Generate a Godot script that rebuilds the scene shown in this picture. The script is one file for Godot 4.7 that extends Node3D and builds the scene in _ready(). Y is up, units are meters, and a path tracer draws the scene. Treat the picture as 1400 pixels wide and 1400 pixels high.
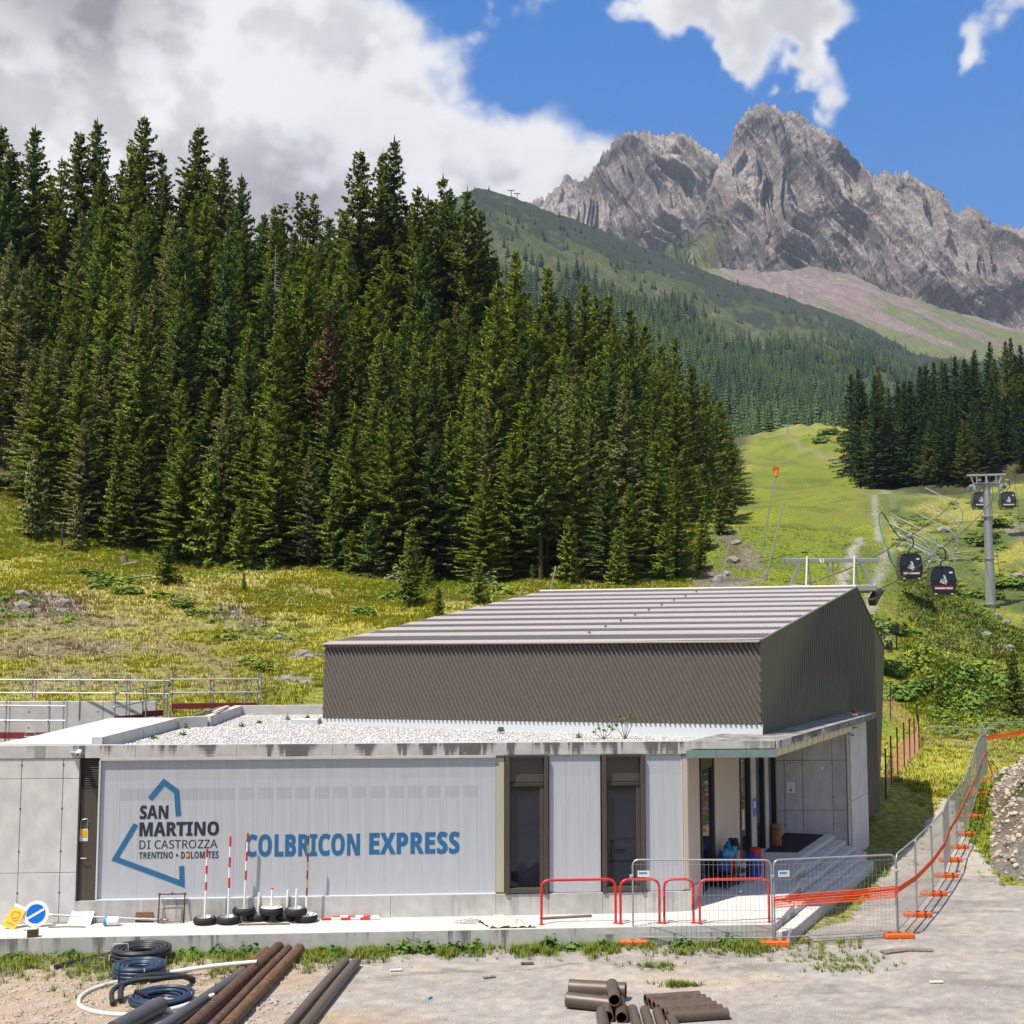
extends Node3D

# ---------------------------------------------------------------- geometry collector
class G:
	var v := PackedVector3Array()
	var n := PackedVector3Array()
	var c := PackedColorArray()
	var col := Color.WHITE
	var tint := false
	var xf := Transform3D()

	func tri(a: Vector3, b: Vector3, d: Vector3) -> void:      # counter-clockwise seen from outside
		a = xf * a; b = xf * b; d = xf * d
		var m := (b - a).cross(d - a).normalized()
		v.append(a); v.append(d); v.append(b)
		n.append(m); n.append(m); n.append(m)
		if tint:
			c.append(col); c.append(col); c.append(col)

	func trin(a: Vector3, b: Vector3, d: Vector3, na: Vector3, nb: Vector3, nd: Vector3) -> void:
		v.append(xf * a); v.append(xf * d); v.append(xf * b)
		n.append((xf.basis * na).normalized()); n.append((xf.basis * nd).normalized()); n.append((xf.basis * nb).normalized())
		if tint:
			c.append(col); c.append(col); c.append(col)

	func quad(a: Vector3, b: Vector3, d: Vector3, e: Vector3) -> void:
		tri(a, b, d)
		tri(a, d, e)

	func box(p: Vector3, s: Vector3, b := Basis()) -> void:
		var h := s * 0.5
		var k := []
		for i in 8:
			k.append(p + b * Vector3(h.x if i & 1 else -h.x, h.y if i & 2 else -h.y, h.z if i & 4 else -h.z))
		quad(k[4], k[5], k[7], k[6]); quad(k[1], k[0], k[2], k[3]); quad(k[5], k[1], k[3], k[7])
		quad(k[0], k[4], k[6], k[2]); quad(k[6], k[7], k[3], k[2]); quad(k[0], k[1], k[5], k[4])

	func cham(p: Vector3, s: Vector3, ch: float, b := Basis()) -> void:   # box with bevelled edges
		var h := s * 0.5
		ch = minf(ch, minf(h.x, minf(h.y, h.z)) * 0.9)
		var q := func(x, y, z, ax): # corner sign triple, axis kept at full extent
			var e := h - Vector3(ch, ch, ch)
			var r := Vector3(x * e.x, y * e.y, z * e.z)
			r[ax] = [x * h.x, y * h.y, z * h.z][ax]
			return p + b * r
		var t := func(arr: Array, out: Vector3):
			var m: Vector3 = (arr[1] - arr[0]).cross(arr[2] - arr[0])
			if m.dot(out) < 0:
				arr.reverse()
			if arr.size() == 4: quad(arr[0], arr[1], arr[2], arr[3])
			else: tri(arr[0], arr[1], arr[2])
		for s2 in [-1.0, 1.0]:
			t.call([q.call(s2, -1, -1, 0), q.call(s2, 1, -1, 0), q.call(s2, 1, 1, 0), q.call(s2, -1, 1, 0)], b.x * s2)
			t.call([q.call(-1, s2, -1, 1), q.call(1, s2, -1, 1), q.call(1, s2, 1, 1), q.call(-1, s2, 1, 1)], b.y * s2)
			t.call([q.call(-1, -1, s2, 2), q.call(1, -1, s2, 2), q.call(1, 1, s2, 2), q.call(-1, 1, s2, 2)], b.z * s2)
			for s3 in [-1.0, 1.0]:
				t.call([q.call(s2, s3, -1, 0), q.call(s2, s3, 1, 0), q.call(s2, s3, 1, 1), q.call(s2, s3, -1, 1)], b.x * s2 + b.y * s3)
				t.call([q.call(s2, -1, s3, 0), q.call(s2, 1, s3, 0), q.call(s2, 1, s3, 2), q.call(s2, -1, s3, 2)], b.x * s2 + b.z * s3)
				t.call([q.call(-1, s2, s3, 1), q.call(1, s2, s3, 1), q.call(1, s2, s3, 2), q.call(-1, s2, s3, 2)], b.y * s2 + b.z * s3)
				for s4 in [-1.0, 1.0]:
					t.call([q.call(s2, s3, s4, 0), q.call(s2, s3, s4, 1), q.call(s2, s3, s4, 2)], b.x * s2 + b.y * s3 + b.z * s4)

	func tube(pts: Array, r, sides := 8, caps := true, closed := false) -> void:
		var rings := []
		var dirs := []
		var side := Vector3.ZERO
		var m := pts.size()
		for i in m:
			var a: Vector3 = pts[(i - 1 + m) % m] if closed else pts[maxi(i - 1, 0)]
			var b: Vector3 = pts[(i + 1) % m] if closed else pts[mini(i + 1, m - 1)]
			var d := (b - a).normalized()
			if i == 0:
				side = d.cross(Vector3.UP if absf(d.y) < 0.9 else Vector3.RIGHT).normalized()
			else:
				side = (side - d * side.dot(d)).normalized()
			var up := side.cross(d)
			var rr: float = r[i] if r is Array else r
			var ring := []
			var dr := []
			for k in sides:
				var t := TAU * k / sides
				var o := side * cos(t) + up * sin(t)
				ring.append(pts[i] + o * rr)
				dr.append(o)
			rings.append(ring); dirs.append(dr)
		for i in (m if closed else m - 1):
			var j := (i + 1) % m
			for k in sides:
				var l := (k + 1) % sides
				trin(rings[i][k], rings[j][l], rings[i][l], dirs[i][k], dirs[j][l], dirs[i][l])
				trin(rings[i][k], rings[j][k], rings[j][l], dirs[i][k], dirs[j][k], dirs[j][l])
		if caps and not closed:
			for k in range(1, sides - 1):
				tri(rings[0][0], rings[0][k], rings[0][k + 1])
				tri(rings[m - 1][0], rings[m - 1][k + 1], rings[m - 1][k])

	func lathe(prof: Array, sides: int, at := Transform3D()) -> void:   # prof: [radius, height], bottom to top
		var keep := xf
		xf = xf * at
		for i in prof.size() - 1:
			var a: Vector2 = Vector2(prof[i][0], prof[i][1])
			var b: Vector2 = Vector2(prof[i + 1][0], prof[i + 1][1])
			var nn := Vector2(b.y - a.y, a.x - b.x).normalized()
			for k in sides:
				var t := TAU * k / sides
				var u := TAU * (k + 1) / sides
				var ct := Vector3(cos(t), 0, -sin(t))
				var cu := Vector3(cos(u), 0, -sin(u))
				var n1 := ct * nn.x + Vector3.UP * nn.y
				var n2 := cu * nn.x + Vector3.UP * nn.y
				var p := ct * a.x + Vector3.UP * a.y
				var q := cu * a.x + Vector3.UP * a.y
				var w := cu * b.x + Vector3.UP * b.y
				var z := ct * b.x + Vector3.UP * b.y
				trin(p, q, w, n1, n2, n2)
				trin(p, w, z, n1, n2, n1)
		xf = keep

	func prism(poly: PackedVector2Array, z0: float, z1: float) -> void:   # polygon in x,y drawn out along z
		var p := poly
		if Geometry2D.is_polygon_clockwise(p):
			p = p.duplicate(); p.reverse()
		var ix := Geometry2D.triangulate_polygon(p)
		for i in range(0, ix.size(), 3):
			var a := p[ix[i]]; var b := p[ix[i + 1]]; var d := p[ix[i + 2]]
			if (b - a).cross(d - a) < 0:
				var s := b; b = d; d = s
			tri(Vector3(a.x, a.y, z1), Vector3(b.x, b.y, z1), Vector3(d.x, d.y, z1))
			tri(Vector3(a.x, a.y, z0), Vector3(d.x, d.y, z0), Vector3(b.x, b.y, z0))
		for i in p.size():
			var a := p[i]; var b := p[(i + 1) % p.size()]
			quad(Vector3(a.x, a.y, z0), Vector3(b.x, b.y, z0), Vector3(b.x, b.y, z1), Vector3(a.x, a.y, z1))

	func slab(poly: Array, y0: float, y1: float) -> void:   # polygon of [x, z] pairs drawn up from y0 to y1
		var p := PackedVector2Array()
		for q in poly: p.append(Vector2(q[0], -q[1]))
		var keep := xf
		xf = xf * Transform3D(Basis(Vector3.RIGHT, -PI / 2), Vector3.ZERO)
		prism(p, y0, y1)
		xf = keep

	func mesh() -> ArrayMesh:
		var a := []
		a.resize(Mesh.ARRAY_MAX)
		a[Mesh.ARRAY_VERTEX] = v
		a[Mesh.ARRAY_NORMAL] = n
		if tint: a[Mesh.ARRAY_COLOR] = c
		var m := ArrayMesh.new()
		if v.size() > 0: m.add_surface_from_arrays(Mesh.PRIMITIVE_TRIANGLES, a)
		return m

# ---------------------------------------------------------------- naming and tagging
var taken := {}
var M := {}
var T := {}
var rng := RandomNumberGenerator.new()

func numbered(called: String) -> String:
	if not taken.has(called):
		taken[called] = 0
		return called
	taken[called] += 1
	return "%s_%03d" % [called, taken[called]]

func tag(o: Node, label: String, category := "", group := "", kind := "") -> Node:
	if label: o.set_meta("label", label)
	if category: o.set_meta("category", category)
	if group: o.set_meta("group", group)
	if kind: o.set_meta("kind", kind)
	return o

func thing(called: String, label: String, category: String, at := Vector3.ZERO, turn := 0.0, group := "") -> Node3D:
	var o := Node3D.new()
	o.name = numbered(called)
	add_child(o)
	o.position = at
	o.rotation.y = turn
	tag(o, label, category, group)
	return o

func put(called: String, g, m: Material, parent: Node = null) -> MeshInstance3D:
	var o := MeshInstance3D.new()
	if g is G: o.mesh = (g as G).mesh()
	else: o.mesh = g as Mesh
	o.material_override = m
	if parent == null or parent == self:
		o.name = numbered(called)
		add_child(o)
	else:
		o.name = called
		parent.add_child(o, true)
	return o

func dup(root: Node3D, label: String, at: Vector3, turn := 0.0, group := "") -> Node3D:
	var r: Node3D = root.duplicate()
	r.name = numbered(String(root.name).rstrip("0123456789").trim_suffix("_"))
	add_child(r)
	r.position = at
	r.rotation.y = turn
	r.set_meta("label", label)
	if group: r.set_meta("group", group)
	return r

func gbox(p: Vector3, s: Vector3, ch := 0.0, b := Basis()) -> G:
	var g := G.new()
	if ch > 0: g.cham(p, s, ch, b)
	else: g.box(p, s, b)
	return g

func gtube(pts: Array, r, sides := 8, caps := true, closed := false) -> G:
	var g := G.new()
	g.tube(pts, r, sides, caps, closed)
	return g

func ordinal(n: int) -> String:      # 0 -> first
	if n < 20: return ORDINAL[n]
	var tens: String = ["twenty", "thirty", "forty", "fifty", "sixty", "seventy"][(n + 1) / 10 - 2]
	if (n + 1) % 10 == 0: return tens.trim_suffix("y") + "ieth"
	return tens + "-" + ORDINAL[(n + 1) % 10 - 1]

func in_order(nodes: Array, words: String) -> void:      # labels that tell like things apart by their order from the left
	nodes.sort_custom(func(p, q): return p.position.x / -p.position.z < q.position.x / -q.position.z)
	for i in nodes.size():
		nodes[i].set_meta("label", words % ordinal(i))

func V(x: float, y: float, z: float) -> Vector3:
	return Vector3(x, y, z)

func W(x: float, y: float, depth: float) -> Vector3:   # world point from metres right, up and away
	return Vector3(x, y, -depth)

func round_path(pts: Array, r: float, steps := 5, closed := false) -> Array:   # rounds the corners of a polyline
	var out := []
	var m := pts.size()
	for i in m:
		if not closed and (i == 0 or i == m - 1):
			out.append(pts[i]); continue
		var p: Vector3 = pts[i]
		var a: Vector3 = pts[(i - 1 + m) % m]
		var b: Vector3 = pts[(i + 1) % m]
		var e := p + (a - p).normalized() * minf(r, (a - p).length() * 0.49)
		var f := p + (b - p).normalized() * minf(r, (b - p).length() * 0.49)
		for k in steps + 1:
			var t := float(k) / steps
			out.append(e.lerp(p, t).lerp(p.lerp(f, t), t))
	return out

# ---------------------------------------------------------------- textures and materials
func noise_tex(freq: float, oct: int, lo: float, hi: float, seed_: int, type := FastNoiseLite.TYPE_SIMPLEX_SMOOTH, size := 512, mid := 0.5) -> NoiseTexture2D:
	var f := FastNoiseLite.new()
	f.seed = seed_
	f.noise_type = type
	f.frequency = freq
	f.fractal_octaves = oct
	f.fractal_gain = 0.55
	var t := NoiseTexture2D.new()
	t.width = size; t.height = size
	t.seamless = true
	t.noise = f
	var g := Gradient.new()
	g.offsets = PackedFloat32Array([0.0, mid, 1.0])
	var m := (lo + hi) / 2
	g.colors = PackedColorArray([Color(lo, lo, lo), Color(m, m, m), Color(hi, hi, hi)])
	t.color_ramp = g
	return t

func std(called: String, lin: Color, rough := 0.8, metal := 0.0, tex := "", scale := Vector3.ONE, bump := "", bump_cm := 0.0, world := true) -> StandardMaterial3D:
	var m := StandardMaterial3D.new()
	m.resource_name = called
	m.albedo_color = Color(lin.r, lin.g, lin.b).linear_to_srgb()
	m.roughness = rough
	m.metallic = metal
	m.uv1_triplanar = true
	m.uv1_world_triplanar = world
	m.uv1_scale = scale
	if tex: m.albedo_texture = T[tex]
	if bump:
		m.heightmap_enabled = true
		m.heightmap_texture = T[bump]
		m.heightmap_scale = bump_cm
	M[called] = m
	return m

func vcol(called: String, rough := 0.85, tex := "", scale := Vector3.ONE, bump := "", bump_cm := 0.0) -> StandardMaterial3D:
	var m := std(called, Color(1, 1, 1), rough, 0.0, tex, scale, bump, bump_cm)
	m.vertex_color_use_as_albedo = true
	return m

func materials() -> void:
	T.mottle = noise_tex(0.008, 5, 0.87, 1.0, 3)
	T.grain = noise_tex(0.06, 4, 0.55, 1.0, 5)
	T.coarse = noise_tex(0.02, 6, 0.45, 1.0, 8)
	T.streak = noise_tex(0.012, 4, 0.93, 1.0, 11)
	T.rust = noise_tex(0.02, 5, 0.45, 1.0, 21)
	T.height = noise_tex(0.04, 5, 0.0, 1.0, 33)
	T.rock = noise_tex(0.018, 7, 0.35, 1.0, 41, FastNoiseLite.TYPE_SIMPLEX)
	std("concrete", Color(0.7, 0.69, 0.68), 0.85, 0, "mottle", V(0.35, 0.25, 0.35), "height", 0.15)
	std("concrete_pale", Color(0.63, 0.615, 0.59), 0.85, 0, "mottle", V(0.3, 0.3, 0.3), "height", 0.15)
	std("concrete_shaded_grey", Color(0.6, 0.58, 0.555), 0.85, 0, "mottle", V(0.4, 0.25, 0.4), "height", 0.15)  # darker concrete copy for shaded parts, the shade is in the colour
	vcol("stained", 0.85, "mottle", V(0.5, 0.4, 0.5), "height", 0.15)
	std("concrete_roof", Color(0.44, 0.425, 0.405), 0.9, 0, "coarse", V(0.15, 0.3, 0.15), "height", 0.2)
	std("joint", Color(0.12, 0.12, 0.115), 0.9)
	vcol("panel", 0.32, "streak", V(1.6, 0.05, 1.6))
	std("panel_pink", Color(0.56, 0.47, 0.42), 0.4, 0, "streak", V(2.5, 0.05, 2.5))
	std("panel_yellow", Color(0.5, 0.5, 0.36), 0.4, 0, "streak", V(2.5, 0.05, 2.5))
	std("bronze", Color(0.095, 0.085, 0.07), 0.42, 0.25, "streak", V(0.8, 0.1, 0.8))
	std("bronze_dark", Color(0.05, 0.046, 0.04), 0.5, 0.2)
	std("glass_dark", Color(0.014, 0.018, 0.028), 0.03)
	M.glass_dark.metallic_specular = 0.5
	std("soffit", Color(0.2, 0.28, 0.27), 0.3, 0, "streak", V(0.6, 0.6, 0.6))
	std("teeth", Color(0.8, 0.7, 0.46), 0.6, 0, "mottle", V(2, 2, 2))
	std("hall_grey", Color(0.1, 0.09, 0.078), 0.55, 0.1, "streak", V(0.4, 0.4, 0.4))
	std("hall_rib", Color(0.165, 0.148, 0.128), 0.5, 0.15, "streak", V(0.4, 0.4, 0.4))
	std("hall_side", Color(0.125, 0.118, 0.115), 0.55, 0.1, "streak", V(0.4, 0.1, 0.4))
	std("roof_strip", Color(0.5, 0.445, 0.42), 0.45, 0.15, "streak", V(0.5, 0.5, 0.5))
	std("roof_rib", Color(0.24, 0.215, 0.2), 0.5, 0.1)
	std("flashing", Color(0.62, 0.65, 0.69), 0.35, 0.0)
	std("gravel_bed", Color(0.72, 0.7, 0.68), 0.95, 0, "grain", V(1.2, 1.2, 1.2), "height", 3.0)
	std("pebble", Color(0.6, 0.58, 0.565), 0.9)
	std("blue_print", Color(0.02, 0.14, 0.31), 0.5)
	std("navy_print", Color(0.018, 0.03, 0.05), 0.5)
	std("orange_print", Color(0.7, 0.35, 0.08), 0.5)
	std("white_paint", Color(0.8, 0.8, 0.79), 0.45)
	std("white_plastic", Color(0.74, 0.74, 0.74), 0.35)
	std("grey_plate", Color(0.6, 0.62, 0.66), 0.4)
	std("red_paint", Color(0.6, 0.02, 0.018), 0.35)
	std("dark_red", Color(0.16, 0.015, 0.02), 0.45)
	std("toe_red", Color(0.2, 0.02, 0.025), 0.6, 0, "mottle", V(1, 1, 1))
	std("yellow_sign", Color(0.85, 0.42, 0.005), 0.4)
	std("gold_paint", Color(0.5, 0.31, 0.04), 0.45)
	std("sign_blue", Color(0.0, 0.13, 0.6), 0.35)
	std("black_print", Color(0.015, 0.015, 0.016), 0.5)
	std("rubber", Color(0.022, 0.022, 0.024), 0.75, 0, "coarse", V(3, 3, 3))
	std("galv", Color(0.52, 0.54, 0.56), 0.38, 0.65, "mottle", V(2, 2, 2))
	std("galv_dull", Color(0.4, 0.42, 0.44), 0.5, 0.4, "mottle", V(1, 1, 1))
	std("orange_plastic", Color(0.85, 0.13, 0.01), 0.45, 0, "mottle", V(3, 3, 3))
	std("orange_net", Color(0.85, 0.1, 0.015), 0.55)
	std("pink_net", Color(0.85, 0.42, 0.28), 0.6)
	std("black_steel", Color(0.02, 0.02, 0.021), 0.4)
	std("rust_pipe", Color(0.2, 0.105, 0.06), 0.6, 0.1, "coarse", V(0.6, 0.6, 0.6))
	std("rust_light", Color(0.28, 0.145, 0.07), 0.65, 0.1, "coarse", V(0.6, 0.6, 0.6))
	std("steel_pipe", Color(0.125, 0.1, 0.078), 0.45, 0.2, "mottle", V(0.7, 0.7, 0.7))
	std("bitumen_pipe", Color(0.085, 0.085, 0.095), 0.45, 0, "mottle", V(0.9, 0.9, 0.9))
	std("pipe_inside", Color(0.012, 0.01, 0.008), 0.9)  # near black, the darkness inside the pipes put into the colour
	std("hose_blue", Color(0.02, 0.042, 0.085), 0.4)
	std("hose_black", Color(0.022, 0.024, 0.028), 0.45)
	std("white_pipe", Color(0.72, 0.71, 0.7), 0.35, 0, "mottle", V(2, 2, 2))
	std("wood", Color(0.42, 0.29, 0.17), 0.8, 0, "rust", V(2, 0.4, 2))
	std("wood_grey", Color(0.36, 0.31, 0.26), 0.85, 0, "rust", V(2, 2, 0.5))
	std("osb", Color(0.33, 0.17, 0.08), 0.8, 0, "coarse", V(3, 3, 3))
	std("bark", Color(0.11, 0.085, 0.07), 0.9, 0, "coarse", V(1.5, 0.4, 1.5))
	std("bark_pale", Color(0.24, 0.2, 0.17), 0.9, 0, "coarse", V(1.5, 0.4, 1.5))
	std("mat_black", Color(0.016, 0.017, 0.022), 0.9, 0, "grain", V(4, 4, 4))
	std("cloth_blue", Color(0.02, 0.06, 0.3), 0.8)
	std("cloth_sky", Color(0.05, 0.3, 0.5), 0.8)
	std("cloth_red", Color(0.5, 0.02, 0.025), 0.8)
	std("tarp", Color(0.66, 0.61, 0.52), 0.7, 0, "mottle", V(2, 2, 2))
	std("bollard_wood", Color(0.35, 0.14, 0.035), 0.6, 0, "mottle", V(2, 2, 2))
	std("cabin_black", Color(0.02, 0.021, 0.024), 0.22)
	std("cabin_glass", Color(0.025, 0.035, 0.06), 0.05)
	std("cable", Color(0.045, 0.045, 0.045), 0.6)
	std("snowgun", Color(0.85, 0.24, 0.01), 0.45)
	std("stone", Color(0.5, 0.47, 0.43), 0.92, 0, "coarse", V(1.5, 1.5, 1.5), "height", 1.0)
	vcol("loose_stone", 0.95)
	std("green_hose", Color(0.02, 0.16, 0.1), 0.5)

func leaf_mat(called: String, lin: Color, back := 0.25) -> StandardMaterial3D:
	var m := StandardMaterial3D.new()
	m.resource_name = called
	m.albedo_color = Color(lin.r, lin.g, lin.b).linear_to_srgb()
	m.roughness = 0.75
	m.metallic_specular = 0.25
	m.vertex_color_use_as_albedo = true
	m.cull_mode = BaseMaterial3D.CULL_DISABLED
	m.backlight_enabled = true
	m.backlight = Color(back, back, back * 0.7)
	M[called] = m
	return m

# ---------------------------------------------------------------- sky
var fb := FastNoiseLite.new()
var fd := FastNoiseLite.new()
var fs := FastNoiseLite.new()
# cloud banks: bearing, elevation, half width, half height (degrees), weight
const BANKS := [[-21.0, 24.0, 8.0, 7.0, 1.1], [-13.0, 21.0, 7.0, 7.0, 1.0], [-7.0, 22.5, 4.2, 6.0, 0.9], [-22.0, 14.0, 9.0, 8.0, 1.1], [-13.0, 13.0, 8.0, 7.0, 1.0], [-6.0, 15.5, 5.5, 5.0, 1.0], [-0.6, 20.2, 3.2, 2.5, 0.9], [3.6, 20.1, 2.9, 1.9, 0.9], [-2.4, 18.0, 3.0, 2.6, 0.8],
	[0.5, 26.4, 1.6, 1.6, 0.4], [4.5, 27.7, 3.4, 1.1, 0.62], [8.5, 27.4, 2.8, 1.7, 0.9], [12.8, 27.3, 2.9, 1.4, 0.9], [10.4, 24.8, 1.2, 1.5, 0.62], [13.7, 24.6, 1.1, 2.1, 0.82], [14.5, 22.4, 1.0, 1.1, 0.66], [2.2, 24.6, 1.6, 0.9, 0.34], [21.9, 26.8, 1.7, 1.6, 0.9], [20.3, 24.4, 0.7, 1.0, 0.5]]

func sky_color(az: float, el: float, fine: bool) -> Color:
	var ca := cos(deg_to_rad(el))
	var d := Vector3(sin(deg_to_rad(az)) * ca, sin(deg_to_rad(el)), -cos(deg_to_rad(az)) * ca)
	var t := clampf(el / 32.0, 0, 1)
	var blue := Color(0.085, 0.25, 0.58).lerp(Color(0.016, 0.13, 0.42), pow(t, 0.75))
	if el > 32: blue = blue.lerp(Color(0.035, 0.11, 0.34), clampf((el - 32) / 50.0, 0, 1))
	var q := d * 1.0
	var n1 := fb.get_noise_3d(q.x, q.y * 1.3, q.z)
	var n2 := fd.get_noise_3d(q.x, q.y * 1.25, q.z) if fine or absf(az) < 60 else 0.0
	var w := 0.0
	if absf(az) < 42 and el < 45:
		for b in BANKS:
			var e: float = ((az - b[0] + n2 * 1.6) / b[2]) ** 2 + ((el - b[1] + n1 * 1.4) / b[3]) ** 2
			if e < 7: w += b[4] * exp(-e)
	var away := maxf(smoothstep(24, 44, absf(az)), smoothstep(29, 44, el))
	w += away * (0.44 + 0.3 * fb.get_noise_3d(d.x * 0.3 + 5, d.y * 0.3, d.z * 0.3))  # clouds out of view, plentiful enough to light the shaded fronts
	w = minf(w, 1.1)
	var dens := w + (n1 * 0.75 + n2 * 0.62) * (0.05 + smoothstep(0.0, 0.35, w)) * (1.0 - 0.62 * smoothstep(0.7, 1.05, w))
	var a := smoothstep(0.26, 0.78, dens)
	if a <= 0: return blue
	var sh := 0.7 * smoothstep(-0.2, 0.36, fs.get_noise_3d(d.x + 9, d.y * 1.7, d.z) - 0.75 * n2) * smoothstep(0.5, 1.0, dens)
	sh += 0.16 * smoothstep(0.8, 1.2, dens) - 0.35 * n2 * smoothstep(0.4, 0.8, dens)
	var dark := exp(-(((az + 19.5) / 4.2) ** 2 + ((el - 26.2) / 2.4) ** 2)) + 0.55 * exp(-(((az + 10.2) / 2.8) ** 2 + ((el - 19.2) / 1.9) ** 2)) - 0.5 * exp(-(((az + 12.5) / 3.4) ** 2 + ((el - 24.2) / 2.2) ** 2))
	sh = clampf(sh * 0.55 + dark * 0.75, 0, 1)
	var cloud := Color(0.63, 0.63, 0.64).lerp(Color(0.22, 0.22, 0.245), sh)
	return blue.lerp(cloud, a)

func make_sky() -> PanoramaSkyMaterial:
	fb.seed = 12; fb.frequency = 6.5; fb.fractal_octaves = 6; fb.fractal_gain = 0.55; fb.noise_type = FastNoiseLite.TYPE_SIMPLEX_SMOOTH
	fs.seed = 9; fs.frequency = 5.0; fs.fractal_octaves = 3
	fd.seed = 4; fd.frequency = 17.0; fd.fractal_octaves = 6; fd.fractal_gain = 0.58; fd.noise_type = FastNoiseLite.TYPE_SIMPLEX_SMOOTH
	var w := 1024; var h := 512
	var px := PackedFloat32Array()
	px.resize(w * h * 3)
	for j in h:
		var el := 90.0 - (j + 0.5) * 180.0 / h
		for i in w:
			var az := fposmod((i + 0.5) * 360.0 / w + 180.0, 360.0) - 180.0     # straight ahead lies at the picture's edge
			var c := sky_color(az, el, false) if el > -1 else Color(0.2, 0.2, 0.17)
			var k := (j * w + i) * 3
			px[k] = c.r; px[k + 1] = c.g; px[k + 2] = c.b
	var im := Image.create_from_data(w, h, false, Image.FORMAT_RGBF, px.to_byte_array())
	im.resize(4096, 2048, Image.INTERPOLATE_CUBIC)
	var half := 300; var y0 := 660; var y1 := 1024      # the stretch of sky in view, in full detail
	for side in 2:
		var qx := PackedFloat32Array()
		qx.resize(half * (y1 - y0) * 3)
		var kk := 0
		for j in range(y0, y1):
			var el := 90.0 - (j + 0.5) * 180.0 / 2048
			for i in half:
				var c := sky_color((i + 0.5 - (half if side == 0 else 0)) * 360.0 / 4096, el, true)
				qx[kk] = c.r; qx[kk + 1] = c.g; qx[kk + 2] = c.b
				kk += 3
		var part := Image.create_from_data(half, y1 - y0, false, Image.FORMAT_RGBF, qx.to_byte_array())
		im.blit_rect(part, Rect2i(0, 0, half, y1 - y0), Vector2i(4096 - half if side == 0 else 0, y0))
	var s := PanoramaSkyMaterial.new()
	s.panorama = ImageTexture.create_from_image(im)
	return s

func _ready() -> void:
	rng.seed = 7
	# camera
	var cam := Camera3D.new()
	cam.name = "camera"
	add_child(cam)
	cam.position = Vector3(0, 7.5, 0)
	cam.rotation = Vector3(atan(170.0 / 1750.0), 0, 0)
	cam.fov = rad_to_deg(2 * atan(700.0 / 1750.0))
	cam.near = 0.2
	cam.far = 9000
	# sky, exposure, haze
	var we := WorldEnvironment.new()
	we.name = "world_environment"
	var env := Environment.new()
	env.background_mode = Environment.BG_SKY
	var sky := Sky.new()
	sky.sky_material = make_sky()
	env.sky = sky
	env.tonemap_mode = Environment.TONE_MAPPER_LINEAR
	env.tonemap_exposure = 1.45
	env.sdfgi_enabled = true
	env.ssao_enabled = true
	env.ssil_enabled = true
	env.fog_enabled = true
	env.fog_density = 0.00006
	env.fog_light_color = Color(0.85, 0.91, 1.0)
	we.environment = env
	add_child(we)
	# sun: high, from the left and a little from the front of the building
	var sun := DirectionalLight3D.new()
	sun.name = "sun"
	add_child(sun)
	sun.basis = Basis.looking_at(-Vector3(-0.37, 0.92, 0.3), Vector3.FORWARD)
	sun.light_energy = 1.5
	sun.light_color = Color(1.0, 0.965, 0.9)
	sun.light_angular_distance = 0.5
	sun.shadow_enabled = true
	materials()
	build_land()
	build_mountains()
	build_station()
	build_hall()
	build_forest()
	build_lift()
	build_slope_details()
	build_site()
	build_fences()
	build_yard()
	build_walkway_items()
	build_pipes()
	build_plants()

# ---------------------------------------------------------------- the lie of the land (metres: right, away, height)
const LAND := [
	[-22, 56, 4.6], [-13, 58, 4.9], [-9, 61, 5], [-43.4, 108, 18.6], [-37, 104, 15.5], [-26.3, 102, 13.9], [-15.4, 100, 13.1], [-9, 98, 12], [-3.4, 98, 11.4], [2.2, 96, 11.1], [8.4, 98, 10.9], [13.8, 105, 12],
	[-26.7, 78, 9.3], [-17.3, 76, 8.4], [-6.4, 80, 8.9], [0, 80, 8.4], [10, 75, 6.5],
	[41.7, 230, 33.8], [20.6, 100, 11.5], [43.6, 190, 26], [65.7, 300, 47.1], [89.4, 430, 74.2], [93.7, 470, 82.6], [56.8, 190, 27.1], [79.5, 300, 47.1], [31.4, 110, 11.9], [38.6, 125, 15.3],
	[52.3, 140, 10.5], [35.8, 105, 7.5], [25.4, 76, 2.9], [29.9, 76, 3.0], [63.6, 160, 17.5], [73.8, 185, 25.5], [120.6, 300, 61.1], [81.2, 235, 36.4], [80.7, 280, 44.4], [88.1, 220, 36.5], [105.5, 430, 75], [116.4, 420, 73]]
const LAND_FAR := [[-62, 150, 41], [-38, 150, 41], [-15, 142, 34], [0, 138, 24], [12, 140, 21], [20, 160, 21], [30, 200, 27], [37, 215, 30], [-60, 220, 50], [-20, 220, 44], [20, 230, 36], [-150, 120, 42], [-150, 300, 66], [-60, 330, 62], [30, 330, 54],
	[120, 235, 48], [170, 300, 85], [130, 150, 28], [60, 76, 6], [100, 76, 12], [150, 110, 24], [40, 45, 0.4], [22, 65, 1.0], [25, 68, 1.0], [23, 78, 3.4], [45, 120, 8.5], [40, 107, 7.6], [48.5, 130, 9.3], [19, 55, 1.0], [17, 48, 0.3], [9, 55, 1.2], [-20, 46, 2.4], [-32, 45, 3.5], [-50, 60, 8], [0, 0, 0], [34, 20, 0.2], [-34, 10, 0.5], [0, -40, 3], [0, -130, 40], [110, -60, 15], [-110, -60, 18],
	[60, 560, 90], [150, 560, 95], [300, 560, 130], [-200, 560, 90], [-300, 200, 60], [320, 200, 80], [-90, 560, 85], [110, 600, 92], [-180, 40, 40], [200, 40, 25]]
var land_pts := []
var land_w := PackedFloat64Array()
var ln := FastNoiseLite.new()

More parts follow.
